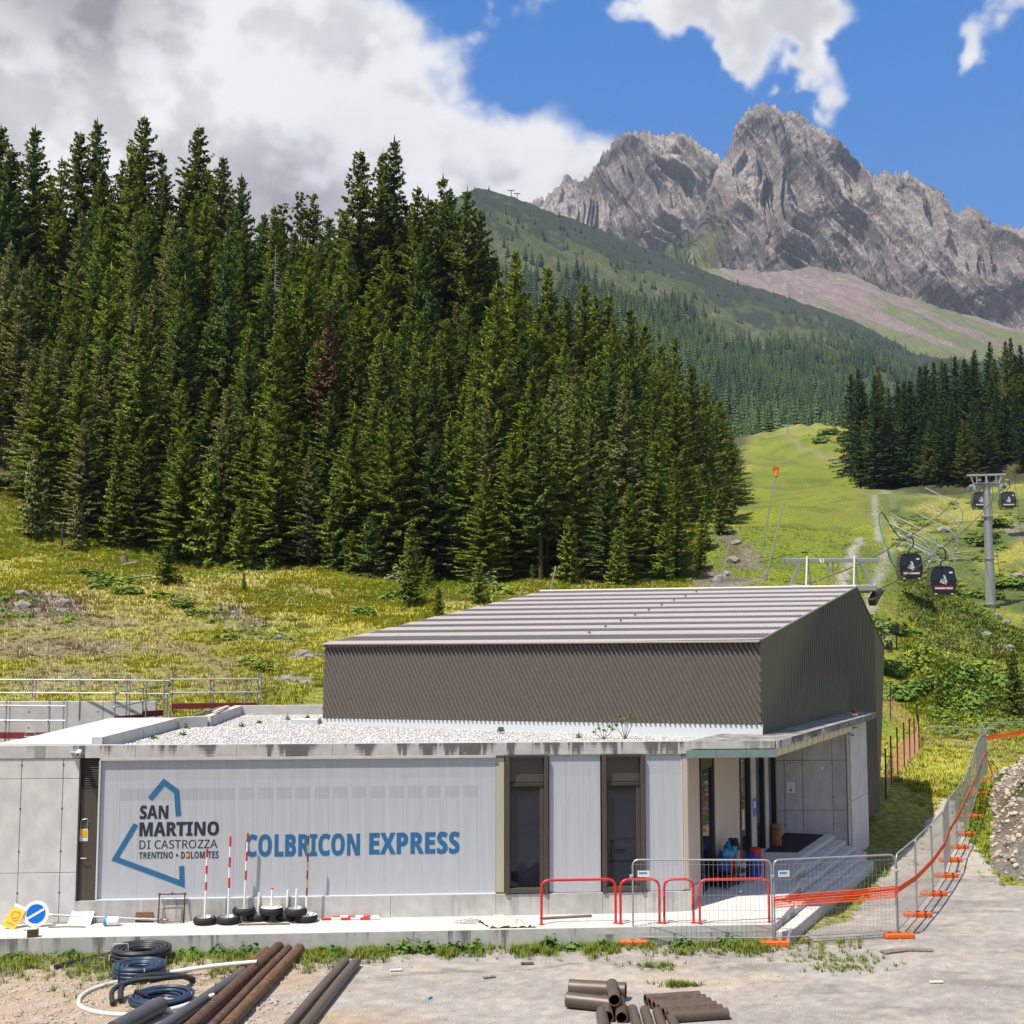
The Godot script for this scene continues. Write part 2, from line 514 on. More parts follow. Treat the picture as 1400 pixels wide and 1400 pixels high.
func solve_land() -> void:      # smooth surface through the points above
	land_pts = LAND + LAND_FAR
	var m := land_pts.size()
	var a := []
	for i in m:
		var row := PackedFloat64Array()
		for j in m:
			row.append(sqrt((land_pts[i][0] - land_pts[j][0]) ** 2.0 + (land_pts[i][1] - land_pts[j][1]) ** 2.0 + 36.0))
		row.append(land_pts[i][2])
		a.append(row)
	for i in m:
		var p := i
		for r in range(i + 1, m):
			if absf(a[r][i]) > absf(a[p][i]): p = r
		var tmp = a[i]; a[i] = a[p]; a[p] = tmp
		for r in m:
			if r == i: continue
			var f: float = a[r][i] / a[i][i]
			if f == 0.0: continue
			for c in range(i, m + 1):
				a[r][c] -= f * a[i][c]
	land_w.resize(m)
	for i in m: land_w[i] = a[i][m] / a[i][i]
	ln.seed = 77; ln.frequency = 0.03; ln.fractal_octaves = 4

func land(x: float, z: float) -> float:    # z is the distance away
	var y := 0.0
	for i in land_w.size():
		var p = land_pts[i]
		var dx: float = x - p[0]
		var dz: float = z - p[1]
		y += land_w[i] * sqrt(dx * dx + dz * dz + 36.0)
	var out := maxf(maxf(-28.0 - x, x - 14.5), maxf(-24.0 - z, z - 41.0 - clampf((x - 4) * 0.55, 0, 6)))   # how far outside the levelled yard
	var k := smoothstep(0.0, 9.0, out)
	y = lerpf(0.0, y, k)
	if k > 0: y += k * ln.get_noise_2d(x, z) * (0.5 + 0.012 * maxf(z - 60, 0))
	return y

func on_land(x: float, z: float) -> Vector3:
	return Vector3(x, land(x, z), -z)

func in_run(x: float, z: float) -> float:   # 1 on the mown ski run
	if z < 70: return 0.0
	var lo := 14.0 + (z - 100) * 0.215
	var hi := 33.0 + (z - 110) * 0.27
	if z > 300: lo = 57.0 + (z - 300) * 0.19
	if z < 130: hi = 30.0 + (z - 100) * 0.3
	if z > 330: hi = 92.0 + (z - 330) * 0.05
	var s := 2.0 + z * 0.01
	return smoothstep(-s, s, x - lo) * smoothstep(-s, s, hi - x)

const SCARS := [[-28.8, 78, 3.4, 3.6, 1.0], [-26.5, 74, 4.5, 3.0, 0.55], [-17.3, 78.5, 1.2, 2.2, 0.85], [-15.4, 75.5, 1.2, 1.8, 0.85], [-13.2, 72.5, 1.6, 1.0, 0.7], [-11.0, 68.5, 1.5, 0.9, 0.75], [-10.5, 63, 1.2, 0.8, 0.7], [-24, 67, 4, 3, 0.6], [-20.5, 60, 3.5, 2.6, 0.6], [17.2, 104, 2.4, 6, 0.9], [20.2, 116, 1.8, 8, 0.85], [15.5, 101, 2, 2.5, 0.8], [24.5, 138, 1.6, 9, 0.6], [62, 205, 5, 9, 0.6], [70, 166, 4, 7, 0.85], [45, 128, 1.5, 2.5, 0.6], [40, 104, 1.4, 2.2, 0.5]]

func land_color(x: float, z: float, y: float) -> Color:
	var n1 := ln.get_noise_2d(x * 2.1 + 300, z * 1.4)
	var n2 := ln.get_noise_2d(x * 9 + 90, z * 7 + 40)
	var n3 := ln.get_noise_2d(x * 0.7 - 500, z * 0.5)
	var grass := Color(0.52, 0.49, 0.07).lerp(Color(0.25, 0.34, 0.03), clampf(0.5 + n1 * 0.9 + n2 * 0.5, 0, 1))
	grass = grass.lerp(Color(0.55, 0.47, 0.18), clampf(n3 * 1.1 + n2 * 0.7, 0, 0.75 if x < 22 else 0.3))
	if x < -9 and z < 84:      # drier, earthier turf on the lower left bank
		grass = grass.lerp(Color(0.4, 0.32, 0.15), smoothstep(84, 66, z) * smoothstep(-9, -14, x) * clampf(0.35 + n1 * 1.8 + n2 * 1.0, 0, 0.8))
	var r := in_run(x, z)
	if r > 0:
		var run := Color(0.36, 0.41, 0.012).lerp(Color(0.25, 0.335, 0.012), clampf(0.5 + n1 * 0.8 + n2 * 0.4, 0, 1))
		run = run.lerp(Color(0.34, 0.31, 0.06), clampf(n3 * 1.1, 0, 0.55))
		run = run.lerp(Color(0.17, 0.23, 0.025), 0.7 * smoothstep(0.05, 0.35, ln.get_noise_2d(x * 1.2 + 900, z * 3.2) + 0.4 * n2))
		grass = grass.lerp(run, r)
		# the gravel track that climbs the run
		var tx := 32.2 + (z - 116) * 0.324 + 1.2 * sin((z - 116) * 0.05)
		var wd := 0.62 if z < 205 else 1.0
		var tr := 0.0
		for s in ([-1.0, 1.0] if z < 205 else [0.0]):
			tr = maxf(tr, smoothstep(wd, wd * 0.4, absf(x - tx - s * 1.35 + n2 * 0.3)))
		if z > 98 and z < 226: grass = grass.lerp(Color(0.66, 0.61, 0.52), tr * clampf(0.95 + n2, 0, 1))
		if z > 300 and z < 440:
			var tx2 := 82.0 - 7.0 * sin((z - 300) * 0.03) + (z - 300) * 0.07
			grass = grass.lerp(Color(0.4, 0.37, 0.2), 0.6 * smoothstep(1.4, 0.5, absf(x - tx2)))
	if x > 24 and z > 74 and z < 330:       # rough bank right of the run
		grass = grass.lerp(Color(0.13, 0.2, 0.035), (1.0 - r) * clampf(0.55 + n1 * 1.6 + n2, 0, 0.9))
	for s in SCARS:
		var e: float = ((x - s[0]) / s[2]) ** 2 + ((z - s[1]) / s[3]) ** 2 + n2 * 1.3 + n1 * 0.6
		if e < 1.4:
			var soil := Color(0.4, 0.35, 0.3).lerp(Color(0.2, 0.13, 0.085), clampf(0.5 + n1 + n2 * 1.3, 0, 1))
			grass = grass.lerp(soil, smoothstep(1.3, 0.5, e) * s[4])
	# needle litter and shade plants under the trees
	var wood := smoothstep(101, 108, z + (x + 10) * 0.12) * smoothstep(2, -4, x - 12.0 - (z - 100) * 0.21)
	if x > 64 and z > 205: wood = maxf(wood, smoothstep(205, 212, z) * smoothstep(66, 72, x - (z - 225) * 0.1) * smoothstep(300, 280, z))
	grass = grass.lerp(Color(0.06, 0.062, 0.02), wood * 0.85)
	# bare earth and rubble round the building site
	var site := smoothstep(52, 44, z) * smoothstep(-9, -12, x) * smoothstep(40, 43, z)
	grass = grass.lerp(Color(0.42, 0.38, 0.32), site)
	if z < 8: grass = grass.lerp(Color(0.06, 0.08, 0.03), smoothstep(8, -20, z))  # unseen hill behind the camera, dark green to darken the window reflections
	return grass

func grid_mesh(xs: PackedFloat32Array, zs: PackedFloat32Array, f: Callable, colour: Callable) -> ArrayMesh:
	var nx := xs.size(); var nz := zs.size()
	var v := PackedVector3Array(); var c := PackedColorArray(); var n := PackedVector3Array(); var ix := PackedInt32Array()
	v.resize(nx * nz); c.resize(nx * nz); n.resize(nx * nz)
	for j in nz:
		for i in nx:
			var y: float = f.call(xs[i], zs[j])
			v[j * nx + i] = Vector3(xs[i], y, -zs[j])
			c[j * nx + i] = colour.call(xs[i], zs[j], y)
	for j in nz:
		for i in nx:
			var a := v[j * nx + maxi(i - 1, 0)]; var b := v[j * nx + mini(i + 1, nx - 1)]
			var d := v[maxi(j - 1, 0) * nx + i]; var e := v[mini(j + 1, nz - 1) * nx + i]
			n[j * nx + i] = (b - a).cross(e - d).normalized()
	for j in nz - 1:
		for i in nx - 1:
			var a := j * nx + i
			ix.append_array(PackedInt32Array([a, a + nx + 1, a + 1, a, a + nx, a + nx + 1]))
	var arr := []
	arr.resize(Mesh.ARRAY_MAX)
	arr[Mesh.ARRAY_VERTEX] = v; arr[Mesh.ARRAY_NORMAL] = n; arr[Mesh.ARRAY_COLOR] = c; arr[Mesh.ARRAY_INDEX] = ix
	var m := ArrayMesh.new()
	m.add_surface_from_arrays(Mesh.PRIMITIVE_TRIANGLES, arr)
	return m

func axis(stops: Array) -> PackedFloat32Array:   # [[from, step], ...] ends at the last from
	var out := PackedFloat32Array()
	for i in stops.size() - 1:
		var x: float = stops[i][0]
		while x < stops[i + 1][0] - stops[i][1] * 0.4:
			out.append(x)
			x += stops[i][1]
	out.append(stops[-1][0])
	return out

func build_land() -> void:
	solve_land()
	var xs := axis([[-420, 30], [-150, 6], [-60, 1.5], [-26, 0.6], [62, 1.4], [130, 8], [250, 30], [420, 30]])
	var zs := axis([[-200, 25], [-25, 5], [40, 0.8], [110, 1.2], [200, 2.6], [320, 5], [480, 14], [620, 14]])
	vcol("grassland", 0.95, "coarse", V(0.21, 0.21, 0.21), "height", 12.0)
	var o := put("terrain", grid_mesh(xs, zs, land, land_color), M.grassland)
	tag(o, "grassy valley floor and slopes round the lift station", "", "", "structure")

# ---------------------------------------------------------------- mountains
var rn := FastNoiseLite.new()
var rr := FastNoiseLite.new()
var rw := FastNoiseLite.new()

func along(pts: Array, t: float) -> Vector3:
	var f := t * (pts.size() - 1)
	var i := clampi(int(f), 0, pts.size() - 2)
	var a := Vector3(pts[i][0], pts[i][1], pts[i][2]); var b := Vector3(pts[i + 1][0], pts[i + 1][1], pts[i + 1][2])
	return a.lerp(b, f - i)

func loft(bot: Array, top: Array, nu: int, nv: int, over: float, shape: Callable, colour: Callable) -> ArrayMesh:
	# a face between two lines; it goes on for `over` behind the upper one. shape(p, u, t) moves a point, colour(p, normal, u, t) paints it
	var v := PackedVector3Array(); var c := PackedColorArray(); var n := PackedVector3Array(); var ix := PackedInt32Array()
	var rows := nv + (6 if over > 0 else 0)
	v.resize(nu * rows); c.resize(nu * rows); n.resize(nu * rows)
	for j in rows:
		for i in nu:
			var u := float(i) / (nu - 1)
			var t := minf(float(j) / (nv - 1), 1.0)
			var p: Vector3 = shape.call(along(bot, u).lerp(along(top, u), t), u, t)
			if j >= nv: p += Vector3(0, -0.6, -1.0) * over * (j - nv + 1)
			v[j * nu + i] = p
	for j in rows:
		for i in nu:
			var a := v[j * nu + maxi(i - 1, 0)]; var b := v[j * nu + mini(i + 1, nu - 1)]
			var d := v[maxi(j - 1, 0) * nu + i]; var e := v[mini(j + 1, rows - 1) * nu + i]
			n[j * nu + i] = (b - a).cross(e - d).normalized()
			c[j * nu + i] = colour.call(v[j * nu + i], n[j * nu + i], float(i) / (nu - 1), minf(float(j) / (nv - 1), 1.0))
	for j in rows - 1:
		for i in nu - 1:
			var a := j * nu + i
			ix.append_array(PackedInt32Array([a, a + nu + 1, a + 1, a, a + nu, a + nu + 1]))
	var arr := []
	arr.resize(Mesh.ARRAY_MAX)
	arr[Mesh.ARRAY_VERTEX] = v; arr[Mesh.ARRAY_NORMAL] = n; arr[Mesh.ARRAY_COLOR] = c; arr[Mesh.ARRAY_INDEX] = ix
	var m := ArrayMesh.new()
	m.add_surface_from_arrays(Mesh.PRIMITIVE_TRIANGLES, arr)
	return m

func rock_shape(p: Vector3, u: float, t: float, seed_: float, lean: float) -> Vector3:
	# the strata lean; buttresses and gullies run down the wall, large to small
	var fx := p.x + lean * p.y + rw.get_noise_2d(p.x + seed_, p.y * 0.8) * 70.0
	var big := rr.get_noise_2d(fx * 0.5 + seed_, p.y * 0.06)
	var mid := rr.get_noise_2d(fx * 1.6 + seed_ * 2, p.y * 0.1 + 50)
	var small := rr.get_noise_2d(fx * 4.6 - seed_, p.y * 0.26 + 90)
	var step_ := rn.get_noise_2d(p.x * 0.9 + seed_, p.y * 1.6)
	var tiny := rn.get_noise_2d(p.x * 5.0 + seed_, p.y * 2.4)
	var near := smoothstep(1.0, 0.86, t) * 0.8 + 0.2
	var push := (big * 40.0 + mid * 44.0 + small * 32.0 + step_ * 12.0 + tiny * 9.0) * near
	p.z += push * (0.45 + 0.55 * smoothstep(0.0, 0.2, t))
	p.x += mid * 8.0 * near
	p.y += (rn.get_noise_2d(p.x * 1.6 + seed_, 7.0) * 16.0 + absf(rn.get_noise_2d(p.x * 5.0, seed_)) * 18.0 - 4.0 + rn.get_noise_2d(p.x * 14.0, seed_ + 5.0) * 12.0) * smoothstep(0.8, 1.0, t) + small * 8.0
	p.y -= 90.0 * smoothstep(0.1, 0.0, t)
	return p

func rock_color(p: Vector3, n: Vector3, u: float, t: float, green: float) -> Color:
	var a := rn.get_noise_3d(p.x * 0.5, p.y * 0.5, 3)
	var b := rn.get_noise_3d((p.x + 0.3 * p.y) * 2.6 + 40, p.y * 0.45, 9)
	var s := rn.get_noise_3d(p.x * 6.0, p.y * 5.0, 19)
	var c := Color(0.6, 0.525, 0.49).lerp(Color(0.37, 0.325, 0.315), clampf(0.45 + b * 0.8 + a * 0.6, 0, 1))
	c = c.lerp(Color(0.62, 0.52, 0.46), clampf(a * 1.2, 0, 0.7))
	c *= 1.08 + s * 0.6
	var crack := absf(rn.get_noise_2d((p.x + 0.32 * p.y) * 2.2 + 300, p.y * 0.3))
	var crack2 := absf(rn.get_noise_2d((p.x + 0.28 * p.y) * 5.5 - 90, p.y * 0.7))
	c = c.lerp(Color(0.2, 0.175, 0.175), 0.75 * smoothstep(0.085, 0.015, crack) * smoothstep(-0.2, 0.25, a + s * 0.5) + 0.6 * smoothstep(0.08, 0.01, crack2))
	var ledge := smoothstep(0.55, 0.8, n.y) + 0.9 * smoothstep(0.9, 1.0, t) * green * smoothstep(-0.1, 0.3, a)
	var gully := smoothstep(0.28, 0.02, t) * smoothstep(0.0, 0.35, rn.get_noise_2d(p.x * 0.9 + 77, p.y * 0.35))
	c = c.lerp(Color(0.15, 0.18, 0.06), clampf(ledge * 0.55 * (0.6 + b) + gully * 0.7, 0, 0.8))
	var pasture := ((p.x - 395) / 75.0) ** 2 + ((p.y - 850 + (395 - p.x) * 0.4) / 95.0) ** 2 + b * 1.5
	c = c.lerp(Color(0.24, 0.3, 0.075), smoothstep(1.1, 0.4, pasture) * 0.9)
	c.a = 1
	return c

func build_mountains() -> void:
	rw.seed = 6; rw.frequency = 0.0035; rw.fractal_octaves = 2
	rn.seed = 31; rn.frequency = 0.006; rn.fractal_octaves = 5; rn.fractal_gain = 0.55
	rr.seed = 52; rr.frequency = 0.0075; rr.fractal_type = FastNoiseLite.FRACTAL_RIDGED; rr.fractal_octaves = 3; rr.fractal_gain = 0.38; rr.noise_type = FastNoiseLite.TYPE_SIMPLEX_SMOOTH
	vcol("rock", 0.95, "rock", V(0.02, 0.006, 0.02), "rock", 220.0)
	vcol("scree", 0.95, "coarse", V(0.02, 0.02, 0.02), "coarse", 200.0)
	vcol("alp", 0.95, "coarse", V(0.03, 0.03, 0.03), "height", 300.0)
	var lt := [[-18, 1040, -3100], [64, 1087, -3100], [104, 1111, -3100], [133, 1160, -3100], [164, 1130, -3100], [183, 1140, -3100], [219, 1200, -3100], [266, 1247, -3100], [293, 1262, -3100], [339, 1266, -3100], [376, 1251, -3100], [412, 1255, -3100], [449, 1247, -3100], [485, 1209, -3100], [521, 1179, -3100], [566, 1162, -3100], [658, 1153, -3100]]
	var lb := [[-17, 880, -2850], [58, 900, -2850], [95, 905, -2850], [122, 900, -2850], [150, 895, -2850], [167, 890, -2850], [200, 880, -2850], [242, 870, -2850], [267, 866, -2850], [309, 861, -2850], [342, 855, -2850], [375, 850, -2850], [409, 845, -2850], [442, 836, -2850], [475, 836, -2850], [517, 827, -2850], [600, 810, -2850]]
	var rt := [[408, 895, -2900], [434, 974, -2900], [461, 1052, -2900], [487, 1111, -2900], [514, 1149, -2900], [527, 1203, -2900], [550, 1235, -2900], [584, 1244, -2900], [618, 1238, -2900], [669, 1220, -2900], [703, 1188, -2900], [754, 1158, -2900], [804, 1111, -2900], [854, 1077, -2900], [897, 1081, -2900], [922, 1074, -2900], [973, 1052, -2900], [1007, 1035, -2900], [1022, 991, -2900], [1039, 979, -2900], [1060, 998, -2900], [1082, 991, -2900], [1118, 942, -2900], [1140, 960, -2900], [1191, 947, -2900], [1275, 912, -2900], [1425, 852, -2900]]
	var rb := [[362, 772, -2600], [372, 756, -2600], [388, 749, -2600], [403, 744, -2600], [418, 741, -2600], [433, 738, -2600], [456, 733, -2600], [486, 730, -2600], [524, 721, -2600], [569, 725, -2600], [608, 736, -2600], [646, 741, -2600], [683, 725, -2600], [721, 702, -2600], [758, 690, -2600], [796, 684, -2600], [826, 674, -2600], [856, 662, -2600], [878, 656, -2600], [901, 646, -2600], [923, 640, -2600], [946, 633, -2600], [976, 628, -2600], [1006, 622, -2600], [1058, 609, -2600], [1133, 594, -2600], [1269, 579, -2600]]
	tag(put("mountain", loft(lb, lt, 330, 170, 60, func(p, u, t): return rock_shape(p, u, t, 400, 0.35), func(p, n, u, t): return rock_color(p, n, u, t, 0.25)), M.rock), "pale grey jagged rock massif left of the highest peak", "", "", "structure")
	tag(put("mountain", loft(rb, rt, 560, 240, 60, func(p, u, t): return rock_shape(p, u, t, 0, 0.3), func(p, n, u, t): return rock_color(p, n, u, t, 1.0)), M.rock), "grey rock massif with the highest summit and a long right ridge", "", "", "structure")
	var sc_top := [[150, 760, -2600], [240, 770, -2600], [320, 775, -2600], [380, 780, -2600], [430, 765, -2580], [520, 745, -2570], [620, 758, -2560], [700, 742, -2560], [800, 700, -2560], [900, 668, -2560], [1000, 640, -2560], [1269, 600, -2560]]
	var sc_bot := [[120, 470, -1850], [188, 460, -1850], [277, 440, -1900], [387, 430, -1900], [497, 410, -1900], [607, 390, -1900], [684, 380, -1900], [772, 370, -1900], [850, 365, -1900], [925, 355, -1900], [1000, 350, -1900], [1200, 350, -1900]]
	tag(put("scree_slope", loft(sc_bot, sc_top, 260, 160, 0,
		func(p, u, t): return p + Vector3(0, rn.get_noise_2d(p.x * 0.8, p.z * 0.5) * 16 + rn.get_noise_2d(p.x * 4 + p.y * 2, p.z) * 6, 0),
		func(p, n, u, t):
			var a := rn.get_noise_2d(p.x * 1.1 + p.y * 0.9 + 60, p.y * 0.25)
			var b := rn.get_noise_2d(p.x * 5, p.y * 4)
			var f := rn.get_noise_2d(p.x * 3.4 + p.y * 3.0, p.y * 0.5 + 300)
			var c := Color(0.38, 0.285, 0.265).lerp(Color(0.22, 0.165, 0.155), clampf(0.45 + b * 0.8 + f * 1.1, 0, 1))
			c = c.lerp(Color(0.45, 0.42, 0.39), smoothstep(0.22, 0.4, b + f * 0.4) * 0.7)
			var gr := smoothstep(-0.06, 0.2, a + f * 0.7 + b * 0.25 + 0.42 * smoothstep(0.55, 0.2, t) - 0.05) + smoothstep(400, 330, p.x) * smoothstep(-0.25, 0.1, a)
			return c.lerp(Color(0.19, 0.23, 0.07), clampf(gr, 0, 0.92))), M.scree), "pinkish scree fan with green strips below the rock walls", "", "", "structure")
	tag(put("hillside", loft(HILL_BASE, HILL_RIDGE, 420, 260, 80, hill_shape, hill_color), M.alp), "long wooded flank that falls to the right below the rock peaks", "", "", "structure")
	# trees far up the flank, too many and too small to tell apart
	var g := G.new()
	g.tint = true
	var r := RandomNumberGenerator.new()
	r.seed = 5
	for k in 9:
		var y := 0.06 + k * 0.1
		var rad := 0.17 * (1.0 - y) + 0.012
		for i in 7:
			var az := TAU * i / 7 + r.randf() * 0.8
			var o := Vector3(cos(az), 0, sin(az)); var s := Vector3(-o.z, 0, o.x)
			g.col = Color(1, 1, 1) * r.randf_range(0.75, 1.2)
			g.tri(Vector3(0, y + 0.13, 0), o * rad * r.randf_range(0.8, 1.2) + s * rad * 0.5 + Vector3(0, y - 0.01, 0), o * rad * r.randf_range(0.8, 1.2) - s * rad * 0.5 + Vector3(0, y - 0.01, 0))
	g.col = Color(1, 1, 1)
	g.tri(Vector3(0.02, 0.85, 0), Vector3(0, 1.03, 0), Vector3(-0.02, 0.85, 0.01))
	leaf_mat("far_needles", Color(1, 1, 1), 0.1)
	var mesh := g.mesh()
	var spots := []
	var cols := []
	var tries := 0
	while spots.size() < 17000 and tries < 110000:
		tries += 1
		var u := r.randf_range(0.05, 0.98); var t := pow(r.randf(), 1.25)
		var p := hill_point(u, t)
		var wood := hill_wood(p, u, t)
		if r.randf() > wood: continue
		var h := r.randf_range(11, 21) * (1.0 - 0.45 * smoothstep(0.45, 0.9, t))
		spots.append(Transform3D(Basis(Vector3.UP, r.randf() * TAU).scaled(Vector3(h, h * r.randf_range(0.85, 1.15), h)), p - Vector3(0, 0.5, 0)))
		var c := Color(0.036, 0.072, 0.034).lerp(Color(0.11, 0.17, 0.045), clampf(0.35 + 0.9 * rn.get_noise_2d(p.x * 1.2, p.z * 1.2) + r.randf_range(-0.3, 0.3), 0, 1))
		cols.append(c)
	tag(scatter("distant_forest", mesh, M.far_needles, spots, cols), "conifer forest covering the far flank below the rock peaks", "", "", "stuff")

func scatter(called: String, mesh: Mesh, m: Material, spots: Array, cols := [], parent: Node = null) -> MultiMeshInstance3D:
	var mm := MultiMesh.new()
	mm.transform_format = MultiMesh.TRANSFORM_3D
	mm.use_colors = cols.size() > 0
	mm.mesh = mesh
	mm.instance_count = spots.size()
	for i in spots.size():
		mm.set_instance_transform(i, spots[i])
		if cols.size() > 0: mm.set_instance_color(i, cols[i])
	var o := MultiMeshInstance3D.new()
	o.multimesh = mm
	o.material_override = m
	if parent == null:
		o.name = numbered(called)
		add_child(o)
	else:
		o.name = called
		parent.add_child(o, true)
	o.set_meta("kind", "stuff")
	return o

const HILL_RIDGE := [[-420, 470, -1500], [-282, 470, -1500], [-221, 480, -1500], [-124, 500, -1500], [-71, 532, -1500], [-44, 547, -1500], [0, 554, -1550], [38, 555, -1600], [97, 552, -1650], [159, 543, -1700], [205, 543, -1750], [263, 537, -1800], [324, 529, -1850], [399, 526, -1900], [455, 523, -1950], [525, 516, -2000], [597, 500, -2050], [639, 454, -2000], [659, 397, -1800], [691, 381, -1700], [830, 401, -1700], [1000, 430, -1700]]
const HILL_BASE := [[-260, 80, -600], [-143, 89, -600], [-100, 90, -600], [-60, 90, -600], [-37, 90, -600], [-10, 90, -600], [20, 90, -600], [45, 88, -600], [70, 86, -600], [90, 85, -600], [110, 84, -600], [130, 84, -610], [155, 85, -620], [180, 86, -630], [205, 87, -640], [230, 88, -650], [255, 90, -660], [283, 92, -660], [315, 95, -660], [350, 98, -660], [390, 100, -660], [450, 100, -660]]

func hill_shape(p: Vector3, u: float, t: float) -> Vector3:
	p.y += (rn.get_noise_2d(p.x * 0.6 + 9, p.z * 0.5) * 34 + rn.get_noise_2d(p.x * 2.2, p.z * 2.2 + 70) * 12) * sin(t * PI) + rn.get_noise_2d(p.x * 4, p.z * 4) * 4.0
	p.y -= 26 * sin(t * PI)
	return p

func hill_point(u: float, t: float) -> Vector3:
	return hill_shape(along(HILL_BASE, u).lerp(along(HILL_RIDGE, u), t), u, t)

func hill_wood(p: Vector3, u: float, t: float) -> float:
	var n := rn.get_noise_2d(p.x * 1.1 + 200, p.z * 0.8) + 0.5 * rn.get_noise_2d(p.x * 4 + 20, p.z * 3)
	var line := 0.52 + 0.55 * smoothstep(0.5, 0.9, u)          # the tree line climbs towards the right
	return clampf(smoothstep(line + 0.14, line - 0.16, t - n * 0.34) - 0.95 * smoothstep(0.16, 0.36, n + 0.25 * rn.get_noise_2d(p.x * 9, p.z * 7)), 0.035, 1)

func hill_color(p: Vector3, n: Vector3, u: float, t: float) -> Color:
	var a := rn.get_noise_2d(p.x * 1.1, p.z * 0.7 + 30)
	var b := rn.get_noise_2d(p.x * 4.2 + p.z * 0.8, p.z * 2.6)
	var d := rn.get_noise_2d(p.x * 13, p.z * 9)
	var c := Color(0.12, 0.18, 0.045).lerp(Color(0.28, 0.28, 0.1), clampf(0.4 + b + a * 0.5, 0, 1))
	c = c.lerp(Color(0.5, 0.45, 0.38), smoothstep(0.2, 0.42, b * 0.6 + d * 0.7 + a * 0.3) * 0.85)            # boulders
	var scrub_and_shade: float = smoothstep(-0.06, 0.06, a * 0.7 + b * 0.75 + d * 0.35 + 0.62 * smoothstep(0.78, 0.93, t) * smoothstep(0.3, 0.42, u) + 0.2 * smoothstep(0.8, 0.95, t) - 0.3 * smoothstep(0.5, 0.6, t) * smoothstep(0.8, 0.7, t))     # dwarf pine; its dark band along the ridge also paints a cloud shadow
	c = c.lerp(Color(0.035, 0.068, 0.034), scrub_and_shade * 0.9 * smoothstep(0.25, 0.5, t))
	c = c.lerp(Color(0.06, 0.1, 0.03), smoothstep(0.5, 0.2, t) * 0.7)
	return c

# ---------------------------------------------------------------- the concrete station in front
var st: Node3D
const ALONG := 26.0          # the lift line's bearing, degrees right of straight ahead

func stain(x: float, y: float, y0: float, y1: float, seed_: float, much: float) -> Color:
	# run-off streaks below the upper edge of a concrete face
	var s := ln.get_noise_2d(x * 45.0 + seed_, seed_) * 0.6 + ln.get_noise_2d(x * 140.0 + seed_, 3.0) * 0.5
	var patch := ln.get_noise_2d(x * 9.0 + seed_ * 3.0, 20.0)
	var down := (y1 - y) / (y1 - y0)
	var k := smoothstep(-0.05, 0.35, s * 1.25 + patch * 0.6 - 0.32 * down + 0.05) * much
	var c := Color(0.58, 0.57, 0.55).lerp(Color(0.1, 0.098, 0.095), clampf(k, 0, 0.88))
	return c * (1.0 + 0.12 * ln.get_noise_2d(x * 20, y * 20))

func stained(x0: float, x1: float, y0: float, y1: float, z: float, deep: float, seed_: float, much: float, step := 0.05) -> G:
	# a concrete block whose front face (towards +z) carries run-off stains
	var g := G.new()
	g.tint = true
	var nx := maxi(2, int((x1 - x0) / step)); var ny := maxi(3, int((y1 - y0) / 0.07))
	for i in nx:
		for j in ny:
			var a := lerpf(x0, x1, float(i) / nx); var b := lerpf(x0, x1, float(i + 1) / nx)
			var c := lerpf(y0, y1, float(j) / ny); var d := lerpf(y0, y1, float(j + 1) / ny)
			g.col = stain((a + b) / 2, (c + d) / 2, y0, y1, seed_, much)
			g.quad(V(a, c, z), V(b, c, z), V(b, d, z), V(a, d, z))
	g.col = Color(0.5, 0.49, 0.47)
	g.quad(V(x0, y1, z), V(x1, y1, z), V(x1, y1, z - deep), V(x0, y1, z - deep))
	g.quad(V(x0, y0, z - deep), V(x1, y0, z - deep), V(x1, y0, z), V(x0, y0, z))
	g.quad(V(x0, y0, z - deep), V(x0, y0, z), V(x0, y1, z), V(x0, y1, z - deep))
	g.quad(V(x1, y0, z), V(x1, y0, z - deep), V(x1, y1, z - deep), V(x1, y1, z))
	g.quad(V(x1, y0, z - deep), V(x0, y0, z - deep), V(x0, y1, z - deep), V(x1, y1, z - deep))
	return g

func panel_grid(x0: float, x1: float, y0: float, y1: float, z: float) -> G:   # one milky cladding panel
	var g := G.new()
	g.tint = true
	var ny := 34
	var k := ln.get_noise_2d(x0 * 40, 5) * 0.02
	for i in 4:
		for j in ny:
			var a := lerpf(x0, x1, i / 4.0); var b := lerpf(x0, x1, (i + 1) / 4.0)
			var c := lerpf(y0, y1, float(j) / ny); var d := lerpf(y0, y1, float(j + 1) / ny)
			var y := (c + d) / 2
			var m := 1.0 + k + 0.014 * ln.get_noise_2d((a + b) * 30, y * 4)
			if y > 3.95: m *= 0.95 - 0.04 * ln.get_noise_2d(a * 60, 2)  # darker top band: shadow below the fascia painted in
			if y > 3.42 and y < 3.74 and x0 > -14.5 and x0 < -5.8 and (i > 0 or x0 < -11.8): m *= 0.87     # the beam behind shows through
			g.col = Color(0.52, 0.545, 0.59) * m
			g.quad(V(a, c, z), V(b, c, z), V(b, d, z), V(a, d, z))
	g.col = Color(0.52, 0.545, 0.59)
	g.box(V((x0 + x1) / 2, (y0 + y1) / 2, z - 0.022), V(x1 - x0 - 0.002, y1 - y0 - 0.002, 0.04))
	return g

func text_mesh(s: String, font: Font, size := 64) -> TextMesh:
	var t := TextMesh.new()
	t.text = s
	t.font = font
	t.font_size = size
	t.pixel_size = 0.01
	t.depth = 0.01
	t.curve_step = 1.0
	t.horizontal_alignment = HORIZONTAL_ALIGNMENT_LEFT
	t.vertical_alignment = VERTICAL_ALIGNMENT_BOTTOM
	return t

